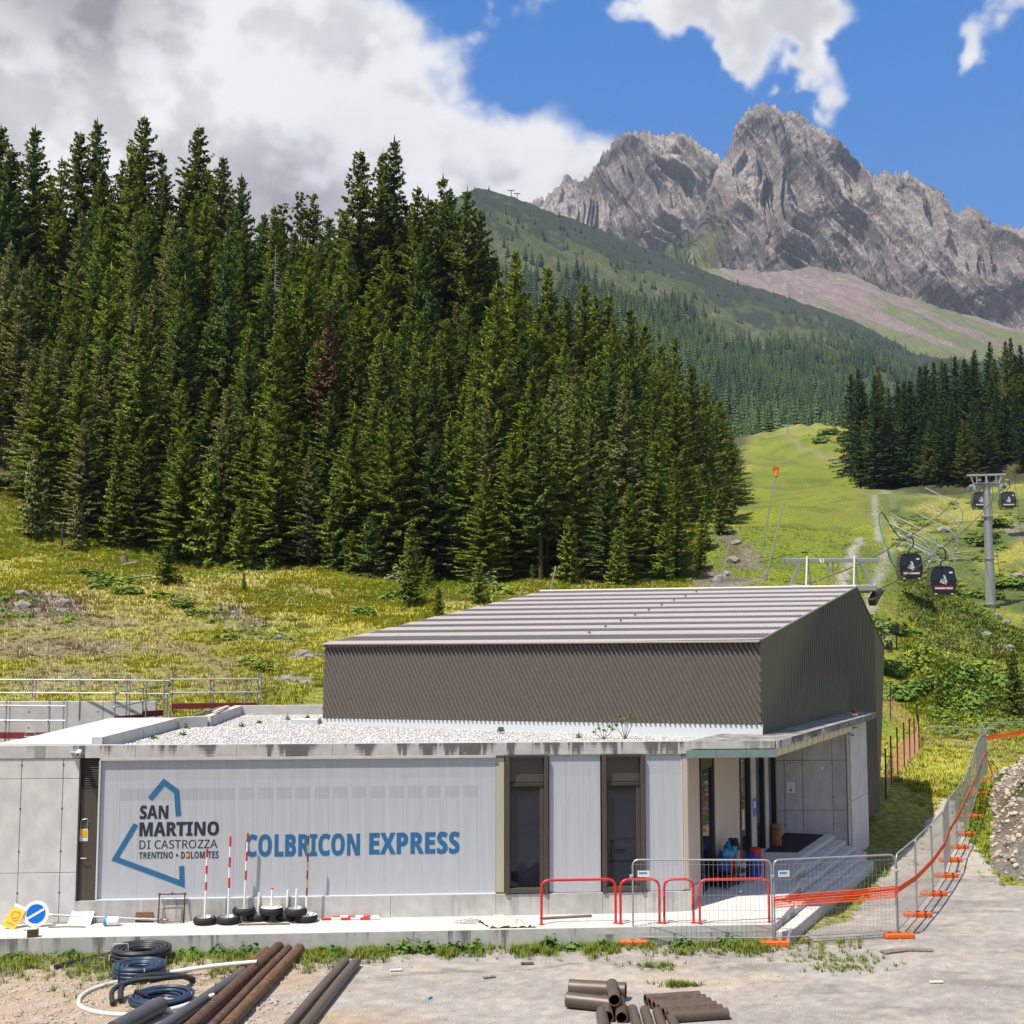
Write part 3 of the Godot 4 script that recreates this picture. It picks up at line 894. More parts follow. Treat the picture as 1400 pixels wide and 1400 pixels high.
func lettering(s: String, font: Font, m: Material, x0: float, x1: float, y0: float, y1: float, z: float, parent: Node) -> MeshInstance3D:
	# flat print fitted between x0..x1 and y0..y1
	var t := text_mesh(s, font)
	var o := put("lettering", t, m, parent)
	var b := t.get_aabb()
	o.scale = Vector3((x1 - x0) / b.size.x, (y1 - y0) / b.size.y, 0.4)
	o.position = Vector3(x0 - b.position.x * o.scale.x, y0 - b.position.y * o.scale.y, z)
	return o

func stroke(pts: Array, w: float, z: float) -> G:   # a mitred band in the plane of the wall
	var g := G.new()
	var left := []; var right := []
	for i in pts.size():
		var a: Vector2 = pts[maxi(i - 1, 0)]; var p: Vector2 = pts[i]; var b: Vector2 = pts[mini(i + 1, pts.size() - 1)]
		var d1 := (p - a).normalized() if i > 0 else (b - p).normalized()
		var d2 := (b - p).normalized() if i < pts.size() - 1 else d1
		var n1 := Vector2(-d1.y, d1.x)
		var m := (n1 + Vector2(-d2.y, d2.x)).normalized()
		var l := w / 2 / maxf(m.dot(n1), 0.35)
		left.append(p + m * l); right.append(p - m * l)
	right.reverse()
	g.prism(PackedVector2Array(left + right), z, z + 0.006)
	return g

func build_station() -> void:
	st = thing("lift_station", "low concrete and milky panel lift station with lettering across its front", "building", W(4.61, 0, 33.69), deg_to_rad(4.7))
	var inv := st.transform.affine_inverse()
	# --- left concrete wall: formwork panels in front of a backing, with joints and tie holes
	put("backing_wall", gbox(V(-16.52, 2.46, -0.17), V(2.14, 4.0, 0.26)), M.joint, st)
	var cx := [-17.6, -16.86, -15.85, -15.45]
	var ry := [0.46, 1.68, 3.97, 4.47]
	for i in 3:
		for j in 3:
			put("concrete_panel", gbox(V((cx[i] + cx[i + 1]) / 2, (ry[j] + ry[j + 1]) / 2, -0.02), V(cx[i + 1] - cx[i] - 0.014, ry[j + 1] - ry[j] - 0.014, 0.04), 0.006), M.concrete, st)
	for x in [-16.86, -15.85]:
		for y in [4.31, 3.24, 2.2, 1.2]:
			var g := G.new()
			g.lathe([[0.028, 0.0], [0.028, 0.012], [0.0, 0.012]], 10, Transform3D(Basis(Vector3.RIGHT, PI / 2), V(x, y, -0.008)))
			put("tie_hole", g, M.joint, st)
	# --- fascia of stained blocks
	var fx := [-17.6, -16.3, -14.1, -11.6, -9.2, -6.6, -4.1, -1.9, 0.0]
	for i in fx.size() - 1:
		put("fascia_block", stained(fx[i] + 0.004, fx[i + 1] - 0.004, 4.475, 4.785, 0.02, 0.3, 10.0 + i * 7, 0.5 if i < 1 else 1.05), M.stained, st)
	# --- plinth
	var pxs := [-15.45, -13.0, -10.4, -7.7, -5.04, -3.69, -2.31, -1.2, 0.0]
	for i in pxs.size() - 1:
		put("plinth_block", stained(pxs[i] + 0.004, pxs[i + 1] - 0.004, 0.462, 0.985, 0.03, 0.3, 60.0 + i * 5, 0.22, 0.08), M.stained, st)
	# --- cladding panels
	for i in 21:
		var a := -14.93 + i * 0.471
		put("cladding_panel", panel_grid(a + 0.001, a + 0.47, 1.02, 4.4, -0.04), M.panel, st)
	for i in 3: put("cladding_panel", panel_grid(-3.66 + i * 0.44 + 0.001, -3.66 + i * 0.44 + 0.439, 1.0, 4.43, -0.035), M.panel, st)
	for i in 2: put("cladding_panel", panel_grid(-1.16 + i * 0.47 + 0.001, -1.16 + i * 0.47 + 0.469, 1.0, 4.43, -0.035), M.panel, st)
	put("panel_backing", gbox(V(-9.99, 2.71, -0.1), V(9.9, 3.38, 0.05)), M.grey_plate, st)
	put("panel_backing", gbox(V(-3.0, 2.71, -0.1), V(1.34, 3.38, 0.05)), M.grey_plate, st)
	put("panel_backing", gbox(V(-0.69, 2.71, -0.1), V(0.96, 3.38, 0.05)), M.grey_plate, st)
	put("yellow_panel", gbox(V(-4.925, 2.71, -0.055), V(0.21, 3.38, 0.04), 0.004), M.panel_yellow, st)
	put("panel_frame", gbox(V(-10.0, 4.437, -0.02), V(9.92, 0.07, 0.1), 0.005), M.concrete_shaded_grey, st)
	put("panel_frame", gbox(V(-10.0, 1.0, -0.02), V(9.92, 0.035, 0.1), 0.005), M.flashing, st)
	put("panel_frame", gbox(V(-14.955, 2.71, -0.02), V(0.04, 3.38, 0.1), 0.005), M.flashing, st)
	put("corner_post", gbox(V(-0.11, 2.72, -0.12), V(0.2, 3.46, 0.2), 0.05), M.panel_pink, st)
	put("wall_core", gbox(V(-7.6, 2.4, -0.5), V(15.0, 4.0, 0.7)), M.bronze_dark, st)
	# --- grey door with a louvre above
	put("door_frame", gbox(V(-15.43, 2.72, -0.04), V(0.035, 3.48, 0.12), 0.005), M.bronze_dark, st)
	var door := put("door", gbox(V(-15.2, 2.35, -0.07), V(0.42, 2.74, 0.05), 0.006), M.bronze, st)
	put("handle", gtube(round_path([V(-15.36, 2.02, -0.045), V(-15.36, 2.02, 0.02), V(-15.22, 2.02, 0.02)], 0.02), 0.011), M.galv, door)
	put("nameplate", gbox(V(-15.2, 1.97, -0.042), V(0.11, 0.03, 0.006)), M.dark_red, door)
	put("sticker", gbox(V(-15.31, 2.58, -0.041), V(0.2, 0.3, 0.008)), M.white_plastic, door)
	put("sticker", gbox(V(-15.31, 2.62, -0.034), V(0.15, 0.17, 0.008)), M.yellow_sign, door)
	put("padlock_chain", gtube(round_path([V(-15.39, 2.72, -0.03), V(-15.39, 2.95, -0.03), V(-15.22, 2.98, -0.03), V(-15.22, 2.72, -0.03)], 0.05), 0.011), M.galv, door)
	var louvre := put("louvre", gbox(V(-15.2, 4.09, -0.1), V(0.42, 0.72, 0.04)), M.bronze_dark, st)
	for i in 13:
		put("slat", gbox(V(-15.2, 3.76 + i * 0.054, -0.06), V(0.41, 0.012, 0.055), 0.0, Basis(Vector3.RIGHT, 0.6)), M.bronze, louvre)
	# --- two tall windows in bronze frames
	for w in [[-4.8, -3.7], [-2.3, -1.2]]:
		var x0: float = w[0]; var x1: float = w[1]
		var win := put("window", gbox(V(x0 + 0.055, 2.72, -0.03), V(0.11, 3.5, 0.2), 0.006), M.bronze, st)
		put("frame", gbox(V(x1 - 0.05, 2.72, -0.03), V(0.1, 3.5, 0.2), 0.006), M.bronze, win)
		put("frame", gbox(V((x0 + x1) / 2, 4.43, -0.03), V(x1 - x0 - 0.212, 0.07, 0.2), 0.006), M.bronze_dark, win)
		put("head_panel", gbox(V((x0 + x1) / 2, 4.08, -0.08), V(x1 - x0 - 0.212, 0.62, 0.05), 0.004), M.bronze, win)
		put("frame", gbox(V((x0 + x1) / 2, 3.71, -0.07), V(x1 - x0 - 0.212, 0.09, 0.1), 0.006), M.bronze_dark, win)
		put("frame", gbox(V(x0 + 0.13, 2.4, -0.08), V(0.04, 2.52, 0.08), 0.005), M.bronze_dark, win)
		put("frame", gbox(V(x1 - 0.155, 2.4, -0.08), V(0.105, 2.52, 0.08), 0.005), M.bronze, win)
		put("sill", gbox(V((x0 + x1) / 2, 1.07, -0.03), V(x1 - x0 - 0.212, 0.12, 0.18), 0.006), M.bronze, win)
		put("pane", gbox(V((x0 + x1) / 2 - 0.03, 2.4, -0.1), V(x1 - x0 - 0.35, 2.5, 0.02)), M.glass_dark, win)
	# --- print on the cladding
	var bold := SystemFont.new()
	bold.font_names = PackedStringArray(["Droid Sans"])
	bold.font_weight = 700
	var heavy := FontVariation.new()
	heavy.base_font = bold
	heavy.variation_embolden = 0.7
	var thin := SystemFont.new()
	thin.font_names = PackedStringArray(["Droid Sans"])
	thin.font_weight = 400
	var zt := -0.036
	lettering("COLBRICON", heavy, M.blue_print, -11.34, -8.48, 1.99, 2.545, zt, st)
	lettering("EXPRESS", heavy, M.blue_print, -8.25, -5.96, 2.0, 2.555, zt, st)
	lettering("SAN", heavy, M.navy_print, -13.96, -13.26, 2.95, 3.29, zt, st)
	lettering("MARTINO", heavy, M.navy_print, -13.96, -12.0, 2.53, 2.88, zt, st)
	lettering("DI CASTROZZA", thin, M.navy_print, -13.95, -12.03, 2.225, 2.43, zt, st)
	lettering("TRENTINO", bold, M.navy_print, -13.95, -13.12, 1.985, 2.145, zt, st)
	lettering("DOLOMITES", bold, M.navy_print, -12.92, -12.0, 1.97, 2.145, zt, st)
	for d in [[-13.02, 2.06, 0.028, M.navy_print], [-12.765, 2.055, 0.055, M.orange_print]]:
		var g := G.new()
		g.lathe([[d[2], 0.0], [d[2], 0.01], [0.0, 0.01]], 14, Transform3D(Basis(Vector3.RIGHT, PI / 2), V(d[0], d[1], zt - 0.004 if d[2] < 0.04 else zt - 0.001)))
		put("printed_dot", g, d[3], st)
	put("logo_stroke", stroke([Vector2(-13.72, 3.45), Vector2(-13.385, 3.86), Vector2(-13.07, 3.63), Vector2(-13.01, 3.02)], 0.13, zt - 0.001), M.blue_print, st)
	put("logo_stroke", stroke([Vector2(-14.05, 2.83), Vector2(-14.53, 1.99), Vector2(-12.88, 1.36), Vector2(-12.9, 1.79)], 0.125, zt - 0.001), M.blue_print, st)
	# --- recess wall under the canopy, set back along the lift line
	var bx := Transform3D(Basis(Vector3.UP, deg_to_rad(90 - ALONG - 4.7)), V(-0.2, 0, 0))
	var rb := func(t0: float, t1: float, y0: float, y1: float, z: float, d: float, ch := 0.006) -> G:
		var g := G.new()
		g.xf = bx
		g.cham(V((t0 + t1) / 2, (y0 + y1) / 2, z - d / 2), V(t1 - t0, y1 - y0, d), ch)
		return g
	for i in 3: put("recess_panel", rb.call(0.02 + i * 0.475, 0.49 + i * 0.475, 1.0, 4.4, 0.0, 0.05), M.panel_pink, st)
	for i in 5: put("recess_panel", rb.call(2.76 + i * 0.5, 3.255 + i * 0.5, 1.0, 4.4, 0.0, 0.05), M.panel_pink, st)
	put("recess_plinth", rb.call(0.0, 1.5, 0.462, 0.985, 0.03, 0.3), M.concrete, st)
	put("recess_plinth", rb.call(2.7, 5.3, 0.462, 0.985, 0.03, 0.3), M.concrete, st)
	put("recess_core", rb.call(0.1, 10.0, 0.3, 4.4, -0.12, 0.3), M.bronze_dark, st)
	for d in [[1.5, 2.72], [5.28, 6.38], [6.95, 7.97], [8.42, 9.4]]:
		var dd := put("recess_door", rb.call(d[0] + 0.09, d[1] - 0.09, 0.55, 3.9, -0.05, 0.03), M.glass_dark, st)
		put("frame", rb.call(d[0], d[0] + 0.09, 0.5, 4.4, 0.03, 0.12), M.bronze_dark, dd)
		put("frame", rb.call(d[1] - 0.09, d[1], 0.5, 4.4, 0.03, 0.12), M.bronze_dark, dd)
		put("frame", rb.call(d[0] + 0.092, d[1] - 0.092, 3.9, 4.4, 0.0, 0.1), M.bronze_dark, dd)
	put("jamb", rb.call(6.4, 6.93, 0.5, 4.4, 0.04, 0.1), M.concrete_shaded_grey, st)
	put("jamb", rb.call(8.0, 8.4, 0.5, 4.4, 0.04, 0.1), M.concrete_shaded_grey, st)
	put("blue_notice", rb.call(6.52, 6.86, 2.05, 2.6, 0.052, 0.012, 0.003), M.sign_blue, st)
	put("white_notice", rb.call(6.6, 6.78, 2.3, 2.5, 0.056, 0.01, 0.003), M.white_plastic, st)
	# --- cross wall at the end of the recess and its return
	var cw := Transform3D(Basis.IDENTITY, inv * W(8.9, 0, 44.06))
	var cxs := [0.0, 0.34, 0.97, 2.01, 2.62]
	var cys := [0.3, 1.63, 3.3, 4.45]
	for i in 4:
		for j in 3:
			var g := G.new()
			g.xf = cw
			g.cham(V((cxs[i] + cxs[i + 1]) / 2, (cys[j] + cys[j + 1]) / 2, -0.02), V(cxs[i + 1] - cxs[i] - 0.014, cys[j + 1] - cys[j] - 0.014, 0.04), 0.006)
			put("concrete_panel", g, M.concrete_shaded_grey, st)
	var gk := G.new()
	gk.xf = cw
	gk.box(V(1.3, 2.3, -0.17), V(2.62, 4.2, 0.26))
	put("backing_wall", gk, M.joint, st)
	for x in [0.34, 0.97, 2.01]:
		for y in [3.17, 2.08, 1.17]:
			var g := G.new()
			g.xf = cw
			g.lathe([[0.028, 0.0], [0.028, 0.012], [0.0, 0.012]], 10, Transform3D(Basis(Vector3.RIGHT, PI / 2), V(x, y, -0.008)))
			put("tie_hole", g, M.joint, st)
	for nt in [[0.55, 2.4, 0.28, 0.36, M.white_plastic, 0.0], [0.55, 2.44, 0.1, 0.1, M.grey_plate, 0.008], [0.55, 2.31, 0.07, 0.07, M.black_print, 0.008], [1.66, 3.03, 0.1, 0.1, M.white_plastic, 0.0]]:
		var g := G.new()
		g.xf = cw
		g.box(V(nt[0], nt[1], 0.008 + nt[5]), V(nt[2], nt[3], 0.012))
		put("notice", g, nt[4], st)
	var ew := Transform3D(Basis(Vector3.UP, deg_to_rad(90 - ALONG - 4.7)), inv * W(11.52, 0, 44.29))
	for e in [[0.0, 1.42, 0.0, 1.9], [1.434, 2.9, 0.0, 1.9], [0.0, 1.42, 1.914, 4.5], [1.434, 2.9, 1.914, 4.5]]:
		var g := G.new()
		g.xf = ew
		g.cham(V((e[0] + e[1]) / 2, (e[2] + e[3]) / 2, -0.1), V(e[1] - e[0], e[3] - e[2], 0.28), 0.012)
		put("concrete_panel", g, M.concrete, st)
	# --- canopy: slab, stained edge, lower board, pale soffit plates
	var slab := G.new()
	slab.xf = inv
	slab.slab([[4.5, -33.7], [6.88, -33.9], [12.26, -44.68], [13.2, -46.9], [11.2, -46.6], [6.2, -37.0]], 4.58, 4.778)
	put("canopy_slab", slab, M.concrete_roof, st)
	put("canopy_edge", stained(0.0, 2.27, 4.59, 4.785, 0.02, 0.03, 140, 0.5), M.stained, st)
	var ce := stained(0.0, 12.0, 4.585, 4.78, 0.012, 0.03, 160, 2.4)
	var se := put("canopy_edge", ce, M.stained, st)
	se.transform = Transform3D(Basis(Vector3.UP, deg_to_rad(90 - ALONG - 4.7)), inv * W(6.92, 0, 33.88))
	for k in 3: put("soffit_board", gbox(V(-0.1 + k * 0.8 + 0.4, 4.46, 0.0), V(0.79, 0.2, 0.06), 0.005), M.soffit, st)
	for k in 14:
		var g := G.new()
		g.xf = Transform3D(Basis(Vector3.UP, deg_to_rad(90 - ALONG - 4.7)), inv * W(6.88, 0, 33.92))
		g.cham(V(k * 0.72 + 0.36, 4.47, -0.03), V(0.63, 0.22, 0.06), 0.01)
		put("soffit_plate", g, M.teeth, st)
	var sof := G.new()
	sof.xf = inv
	sof.slab([[4.6, -33.9], [6.75, -34.1], [11.9, -44.5], [9.0, -44.3]], 4.38, 4.4)
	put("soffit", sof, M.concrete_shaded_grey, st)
	# rain pipe at the end of the cross wall
	put("downpipe", gtube(round_path([inv * W(11.2, 4.42, 43.5), inv * W(11.36, 4.35, 44.0), inv * W(11.36, 4.1, 44.0), inv * W(11.36, 0.35, 44.0)], 0.2), 0.055, 10), M.galv, st)
	# --- roof: gravel, raised slab on the left, parapets
	var rg := G.new()
	rg.xf = inv
	rg.slab([[-10.45, -33.0], [6.2, -34.3], [10.8, -43.6], [9.0, -50.5], [-6.5, -50.5], [-10.0, -47.2], [-10.3, -40.5]], 4.3, 4.64)
	put("roof_gravel_bed", rg, M.gravel_bed, st)
	var ls := G.new()
	ls.xf = inv
	ls.slab([[-12.95, -32.62], [-10.62, -32.8], [-10.72, -43.4], [-13.4, -43.2]], 0.4, 4.79)
	put("raised_slab", ls, M.concrete_pale, st)
	for k in 2:
		var g := G.new()
		g.xf = inv
		var a := 32.75 + k * 3.8
		g.slab([[-10.62 - k * 0.03, -a], [-10.36 - k * 0.03, -a], [-10.4 - k * 0.03, -a - 3.78], [-10.66 - k * 0.03, -a - 3.78]], 4.6, 4.96)
		put("parapet", g, M.concrete_pale, st)
	for pl in [[[-10.7, -40.36], [-10.4, -40.36], [-9.62, -40.9], [-9.8, -41.2]], [[-9.8, -41.22], [-9.56, -41.0], [-9.86, -47.2], [-10.14, -47.4]], [[-10.14, -47.42], [-9.84, -47.18], [-6.6, -47.7], [-6.5, -48.0]]]:
		var g := G.new()
		g.xf = inv
		g.slab(pl, 4.6, 4.98)
		put("parapet", g, M.concrete_pale, st)
	# loose roof gravel
	var peb := []
	var r := RandomNumberGenerator.new()
	r.seed = 90
	var poly := PackedVector2Array([Vector2(-10.3, 33.0), Vector2(4.8, 34.3), Vector2(6.5, 36.5), Vector2(-5.8, 41.6), Vector2(-5.2, 47.3), Vector2(-9.7, 47.0), Vector2(-9.6, 41.0), Vector2(-10.2, 40.2)])
	while peb.size() < 14000:
		var q := Vector2(r.randf_range(-10.5, 7), r.randf_range(32.9, 47.5))
		if not Geometry2D.is_point_in_polygon(q, poly): continue
		var s := r.randf_range(0.014, 0.036)
		peb.append(inv * Transform3D(Basis.from_euler(V(r.randf() * 6, r.randf() * 6, r.randf() * 6)).scaled(V(s, s * 0.7, s * 1.2)), W(q.x, 4.65, q.y)))
	scatter("roof_gravel", stone_mesh(3, 1.0), M.pebble, peb, [], st)
	# back part of the building, closed behind the hall
	var bk := G.new()
	bk.xf = inv
	bk.slab([[-10.3, -33.9], [4.0, -34.6], [8.6, -43.8], [9.0, -50.3], [-6.5, -50.3], [-10.0, -47.0]], 0.3, 4.28)
	put("inner_block", bk, M.bronze_dark, st)
	# --- roof bits that are things of their own
	var cam := thing("security_camera", "small white security camera on the fascia above the grey door", "camera", st.transform * V(-15.55, 4.62, 0.02), deg_to_rad(4.7))
	put("bracket", gbox(V(-0.05, 0, 0.06), V(0.16, 0.04, 0.12), 0.01), M.galv_dull, cam)
	put("body", gbox(V(0.1, 0.0, 0.14), V(0.11, 0.1, 0.24), 0.02, Basis(Vector3.RIGHT, 0.25)), M.white_plastic, cam)
	put("lens", gbox(V(0.1, -0.033, 0.262), V(0.07, 0.06, 0.012), 0.01, Basis(Vector3.RIGHT, 0.25)), M.black_print, cam)
	dup(cam, "small white security camera under the far end of the canopy edge", W(11.1, 4.3, 42.9), deg_to_rad(4.7))
	var lamp := thing("roof_floodlight", "small dark floodlight standing on the gravel roof before the hall", "floodlight", W(-0.33, 4.65, 38.2))
	put("housing", gbox(V(0, 0.12, 0), V(0.17, 0.13, 0.1), 0.02, Basis(Vector3.RIGHT, -0.3)), M.bronze, lamp)
	put("stand", gtube(round_path([V(-0.1, 0.12, 0), V(-0.1, 0.0, 0), V(0.1, 0.0, 0), V(0.1, 0.12, 0)], 0.03), 0.012), M.galv_dull, lamp)
	var bc := thing("warning_beacon", "small red warning beacon on the far corner of the canopy roof", "beacon", W(11.7, 4.78, 44.2))
	put("base", gbox(V(0, 0.05, 0), V(0.2, 0.1, 0.16), 0.02), M.white_plastic, bc)
	var bg := G.new()
	bg.lathe([[0.07, 0.1], [0.07, 0.2], [0.04, 0.25], [0, 0.25]], 12)
	put("dome", bg, M.red_paint, bc)
	for k in 3:
		var pk := thing("wooden_plank", ["grey plank lying on the parapet left of the gravel roof", "pale short plank atop the other planks on the parapet", "dark plank along the outer side of the parapet"][k], "plank", W(-10.15 + [0.0, 0.3, -0.14][k], 5.0 + [0.0, 0.042, 0.0][k], 43.2 + [0.0, 0.6, 0.3][k]), 0.03 + 0.06 * k, "planks on the parapet")
		put("board", gbox(V(0, 0.02, 0), V(0.13, 0.04, 4.6 - k * 1.3), 0.006), [M.wood_grey, M.tarp, M.wood_grey][k], pk)

func stone_mesh(seed_: int, rough: float) -> ArrayMesh:
	var r := RandomNumberGenerator.new()
	r.seed = seed_
	var g := G.new()
	var p := [V(0, 1, 0), V(1, 0.1, 0), V(0.2, 0, 1), V(-1, -0.1, 0.1), V(-0.1, 0, -1), V(0, -1, 0), V(0.6, 0.6, 0.6), V(-0.6, 0.5, 0.6), V(-0.6, 0.6, -0.6), V(0.6, 0.55, -0.6), V(0.6, -0.6, 0.6), V(-0.6, -0.6, 0.6), V(-0.6, -0.6, -0.6), V(0.6, -0.6, -0.6)]
	for i in p.size():
		p[i] = p[i] * r.randf_range(1.0 - 0.3 * rough, 1.0 + 0.12 * rough)
	for f in [[0, 7, 6], [0, 8, 7], [0, 9, 8], [0, 6, 9], [1, 6, 10], [1, 10, 13], [1, 13, 9], [1, 9, 6], [2, 7, 11], [2, 11, 10], [2, 10, 6], [2, 6, 7], [3, 8, 12], [3, 12, 11], [3, 11, 7], [3, 7, 8], [4, 9, 13], [4, 13, 12], [4, 12, 8], [4, 8, 9], [5, 10, 11], [5, 11, 12], [5, 12, 13], [5, 13, 10]]:
		var a: Vector3 = p[f[0]]; var b: Vector3 = p[f[1]]; var c: Vector3 = p[f[2]]
		if (b - a).cross(c - a).dot(a + b + c) < 0: g.tri(a, c, b)
		else: g.tri(a, b, c)
	return g.mesh()

# ---------------------------------------------------------------- the grey metal hall behind it
func build_hall() -> void:
	var hall := thing("metal_hall", "tall dark grey ribbed metal hall with a striped sloping roof", "building")
	# front right, ridge right, rear right, rear foot; the same on the left
	var fr := W(6.92, 5.05, 36.0); var fl := W(-6.2, 4.83, 42.35)
	var fr1 := W(6.95, 7.36, 36.0); var fl1 := W(-6.15, 7.25, 42.35)
	var rr1 := W(13.1, 9.34, 48.75); var rl1 := W(1.2, 9.36, 54.6)
	var er := W(15.6, 7.04, 53.9); var el := W(3.6, 7.04, 59.8)
	var br := W(14.55, 0.6, 51.6); var bl := W(2.6, 0.6, 57.5)
	var fr0 := W(6.92, 0.6, 36.0)
	var g := G.new()
	g.quad(fl, fr, fr1, fl1)
	put("front_sheet", g, M.hall_grey, hall)
	# slanting ribs on the front
	var ribs := G.new()
	var out := (fr - fl).cross(Vector3.UP).normalized()
	if out.z < 0: out = -out
	var wide := (fr - fl).length()
	var e := (fr - fl).normalized()
	var n := 98
	for i in range(-9, n):
		var s0 := i * wide / n; var s1 := s0 + 1.22          # top to bottom: leans to the right
		var t0 := 0.0; var t1 := 1.0
		if s0 < 0: t0 = -s0 / 1.22
		if s1 > wide: t1 = (wide - s0) / 1.22
		var a := fl1.lerp(fr1, (s0 + 1.22 * t0) / wide).lerp(fl.lerp(fr, (s0 + 1.22 * t0) / wide), t0)
		var b := fl1.lerp(fr1, (s0 + 1.22 * t1) / wide).lerp(fl.lerp(fr, (s0 + 1.22 * t1) / wide), t1)
		if (b - a).length() < 0.15: continue
		var m := (b - a).normalized()
		var sd := m.cross(out).normalized()
		var w := 0.032
		var h := 0.05
		ribs.quad(a - sd * w * 1.2, a - sd * w * 0.6 + out * h, b - sd * w * 0.6 + out * h, b - sd * w * 1.2)
		ribs.quad(a - sd * w * 0.6 + out * h, a + sd * w * 0.6 + out * h, b + sd * w * 0.6 + out * h, b - sd * w * 0.6 + out * h)
		ribs.quad(a + sd * w * 0.6 + out * h, a + sd * w * 1.2, b + sd * w * 1.2, b + sd * w * 0.6 + out * h)
		ribs.quad(b - sd * w * 1.2, b - sd * w * 0.6 + out * h, b + sd * w * 0.6 + out * h, b + sd * w * 1.2)
	tag(put("cladding_ribs", ribs, M.hall_rib, hall), "", "", "", "stuff")
	# side wall: prow-shaped, with faint upright seams
	g = G.new()
	var side_out := (br - fr0).cross(Vector3.UP).normalized()
	if side_out.x < 0: side_out = -side_out
	# it stands on the station roof in front and reaches the ground only behind the recess
	var kn := fr0.lerp(br, 0.66); var kr := Vector3(kn.x, 4.79, kn.z)
	var ps := [rr1, fr1, V(fr.x, 4.79, fr.z), kr, kn, br, er]
	for i in range(1, 6): g.tri(ps[0], ps[i], ps[i + 1])
	put("side_sheet", g, M.hall_side, hall)
	var seams := G.new()
	for i in 60:
		var t := (i + 0.5) / 60.0
		var lo := fr0.lerp(br, t); var dist := lo - fr0
		var hi: Vector3
		var run := (br - fr0).length(); var rid := Vector2(rr1.x - fr0.x, rr1.z - fr0.z).length()
		hi = Vector3(lo.x, 0, lo.z)
		var d := Vector2(dist.x, dist.z).length()
		hi.y = lerpf(fr1.y, rr1.y, d / rid) if d < rid else lerpf(rr1.y, er.y, (d - rid) / (Vector2(er.x - fr0.x, er.z - fr0.z).length() - rid))
		if t < 0.66: lo.y = 4.8
		seams.box((lo + hi) / 2 + side_out * -0.005, Vector3(0.018, (hi - lo).length() - 0.05, 0.02), Basis(Vector3.UP, deg_to_rad(90 - ALONG)))
	tag(put("side_seams", seams, M.hall_side, hall), "", "", "", "stuff")
	g = G.new()
	var lps := [W(-6.2, 0.6, 42.35), bl, el, rl1, fl1]
	for i in range(1, 4): g.tri(lps[0], lps[i + 1], lps[i])
	g.quad(br, bl, el, er)
	put("rear_sheet", g, M.hall_side, hall)
	# roof: dark sheet, fine cross ribs and broad pale strips that step up the slope
	var up := (fl1 - fr1).cross(rr1 - fr1).normalized()
	if up.y < 0: up = -up
	g = G.new()
	var ov := -out * -0.08
	g.quad(fl1 + ov, fr1 + ov, rr1, rl1)
	g.quad(rl1, rr1, er, el)
	put("roof_sheet", g, M.hall_grey, hall)
	var fine := G.new()
	for i in 120:
		var t := (i + 0.5) / 120.0
		var a := fl1.lerp(fr1, t) + up * 0.012; var b := rl1.lerp(rr1, t) + up * 0.012
		var ed := (b - a).normalized()
		fine.box((a + b) / 2, Vector3(0.05, 0.05, (b - a).length() - 0.06), Basis(up.cross(ed).normalized(), up, ed))
	tag(put("roof_ribs", fine, M.roof_rib, hall), "", "", "", "stuff")
	var rows := 10
	for k in rows:
		var t0 := float(k) / rows - (0.012 if k == 0 else 0.0); var t1 := t0 + (0.046 if k > 0 else 0.035)
		var a := fl1.lerp(rl1, t0); var b := fr1.lerp(rr1, t0); var c := fr1.lerp(rr1, t1); var d := fl1.lerp(rl1, t1)
		var hh := up * 0.035; var h2 := up * 0.05
		var s := G.new()
		a += hh; b += hh; c += h2; d += h2
		s.quad(a, b, c, d)
		s.quad(a - hh, b - hh, b, a)
		s.quad(b - hh, c - h2, c, b)
		s.quad(c - h2, d - h2, d, c)
		s.quad(d - h2, a - hh, a, d)
		put("roof_strip", s, M.roof_strip, hall)
		if k > 0:
			var q := a.lerp(b, 0.6 - 0.005 * k) + (d - a) * 0.3
			put("roof_hook", gbox(q + up * 0.04, V(0.04, 0.05, 0.12), 0.01, Basis(Vector3.UP, deg_to_rad(-ALONG))), M.bronze, hall)
	put("ridge_cap", gtube([rl1 + up * 0.05, rr1 + up * 0.05], 0.07, 6), M.roof_strip, hall)
	put("verge_trim", gtube([fr1 + up * 0.02 + side_out * 0.01, rr1 + up * 0.02 + side_out * 0.01, er + side_out * 0.01], 0.035, 6), M.hall_rib, hall)
	put("eave_trim", gbox((fl1 + fr1) / 2 + out * 0.03 + V(0, -0.02, 0), V(wide + 0.04, 0.07, 0.12), 0.01, Basis(e, Vector3.UP, e.cross(Vector3.UP))), M.hall_rib, hall)
	# white flashing below the ribs
	var f := G.new()
	var dn := Vector3(0, -0.4, 0)
	f.quad(fl + dn - out * 0.1, fr + dn - out * 0.1, fr - out * 0.02, fl - out * 0.02)
	var fp := put("white_flashing", gbox((fl + fr) / 2 + V(0, -0.2, 0) - out * 0.02, V(wide + 0.1, 0.44, 0.04), 0.008, Basis(e, ((fl1 + fr1) / 2 - (fl + fr) / 2).normalized(), out)), M.flashing, hall)
	put("flashing_box", gbox(fl + V(-0.55, -0.16, 0.1), V(0.9, 0.32, 0.5), 0.02), M.flashing, hall)

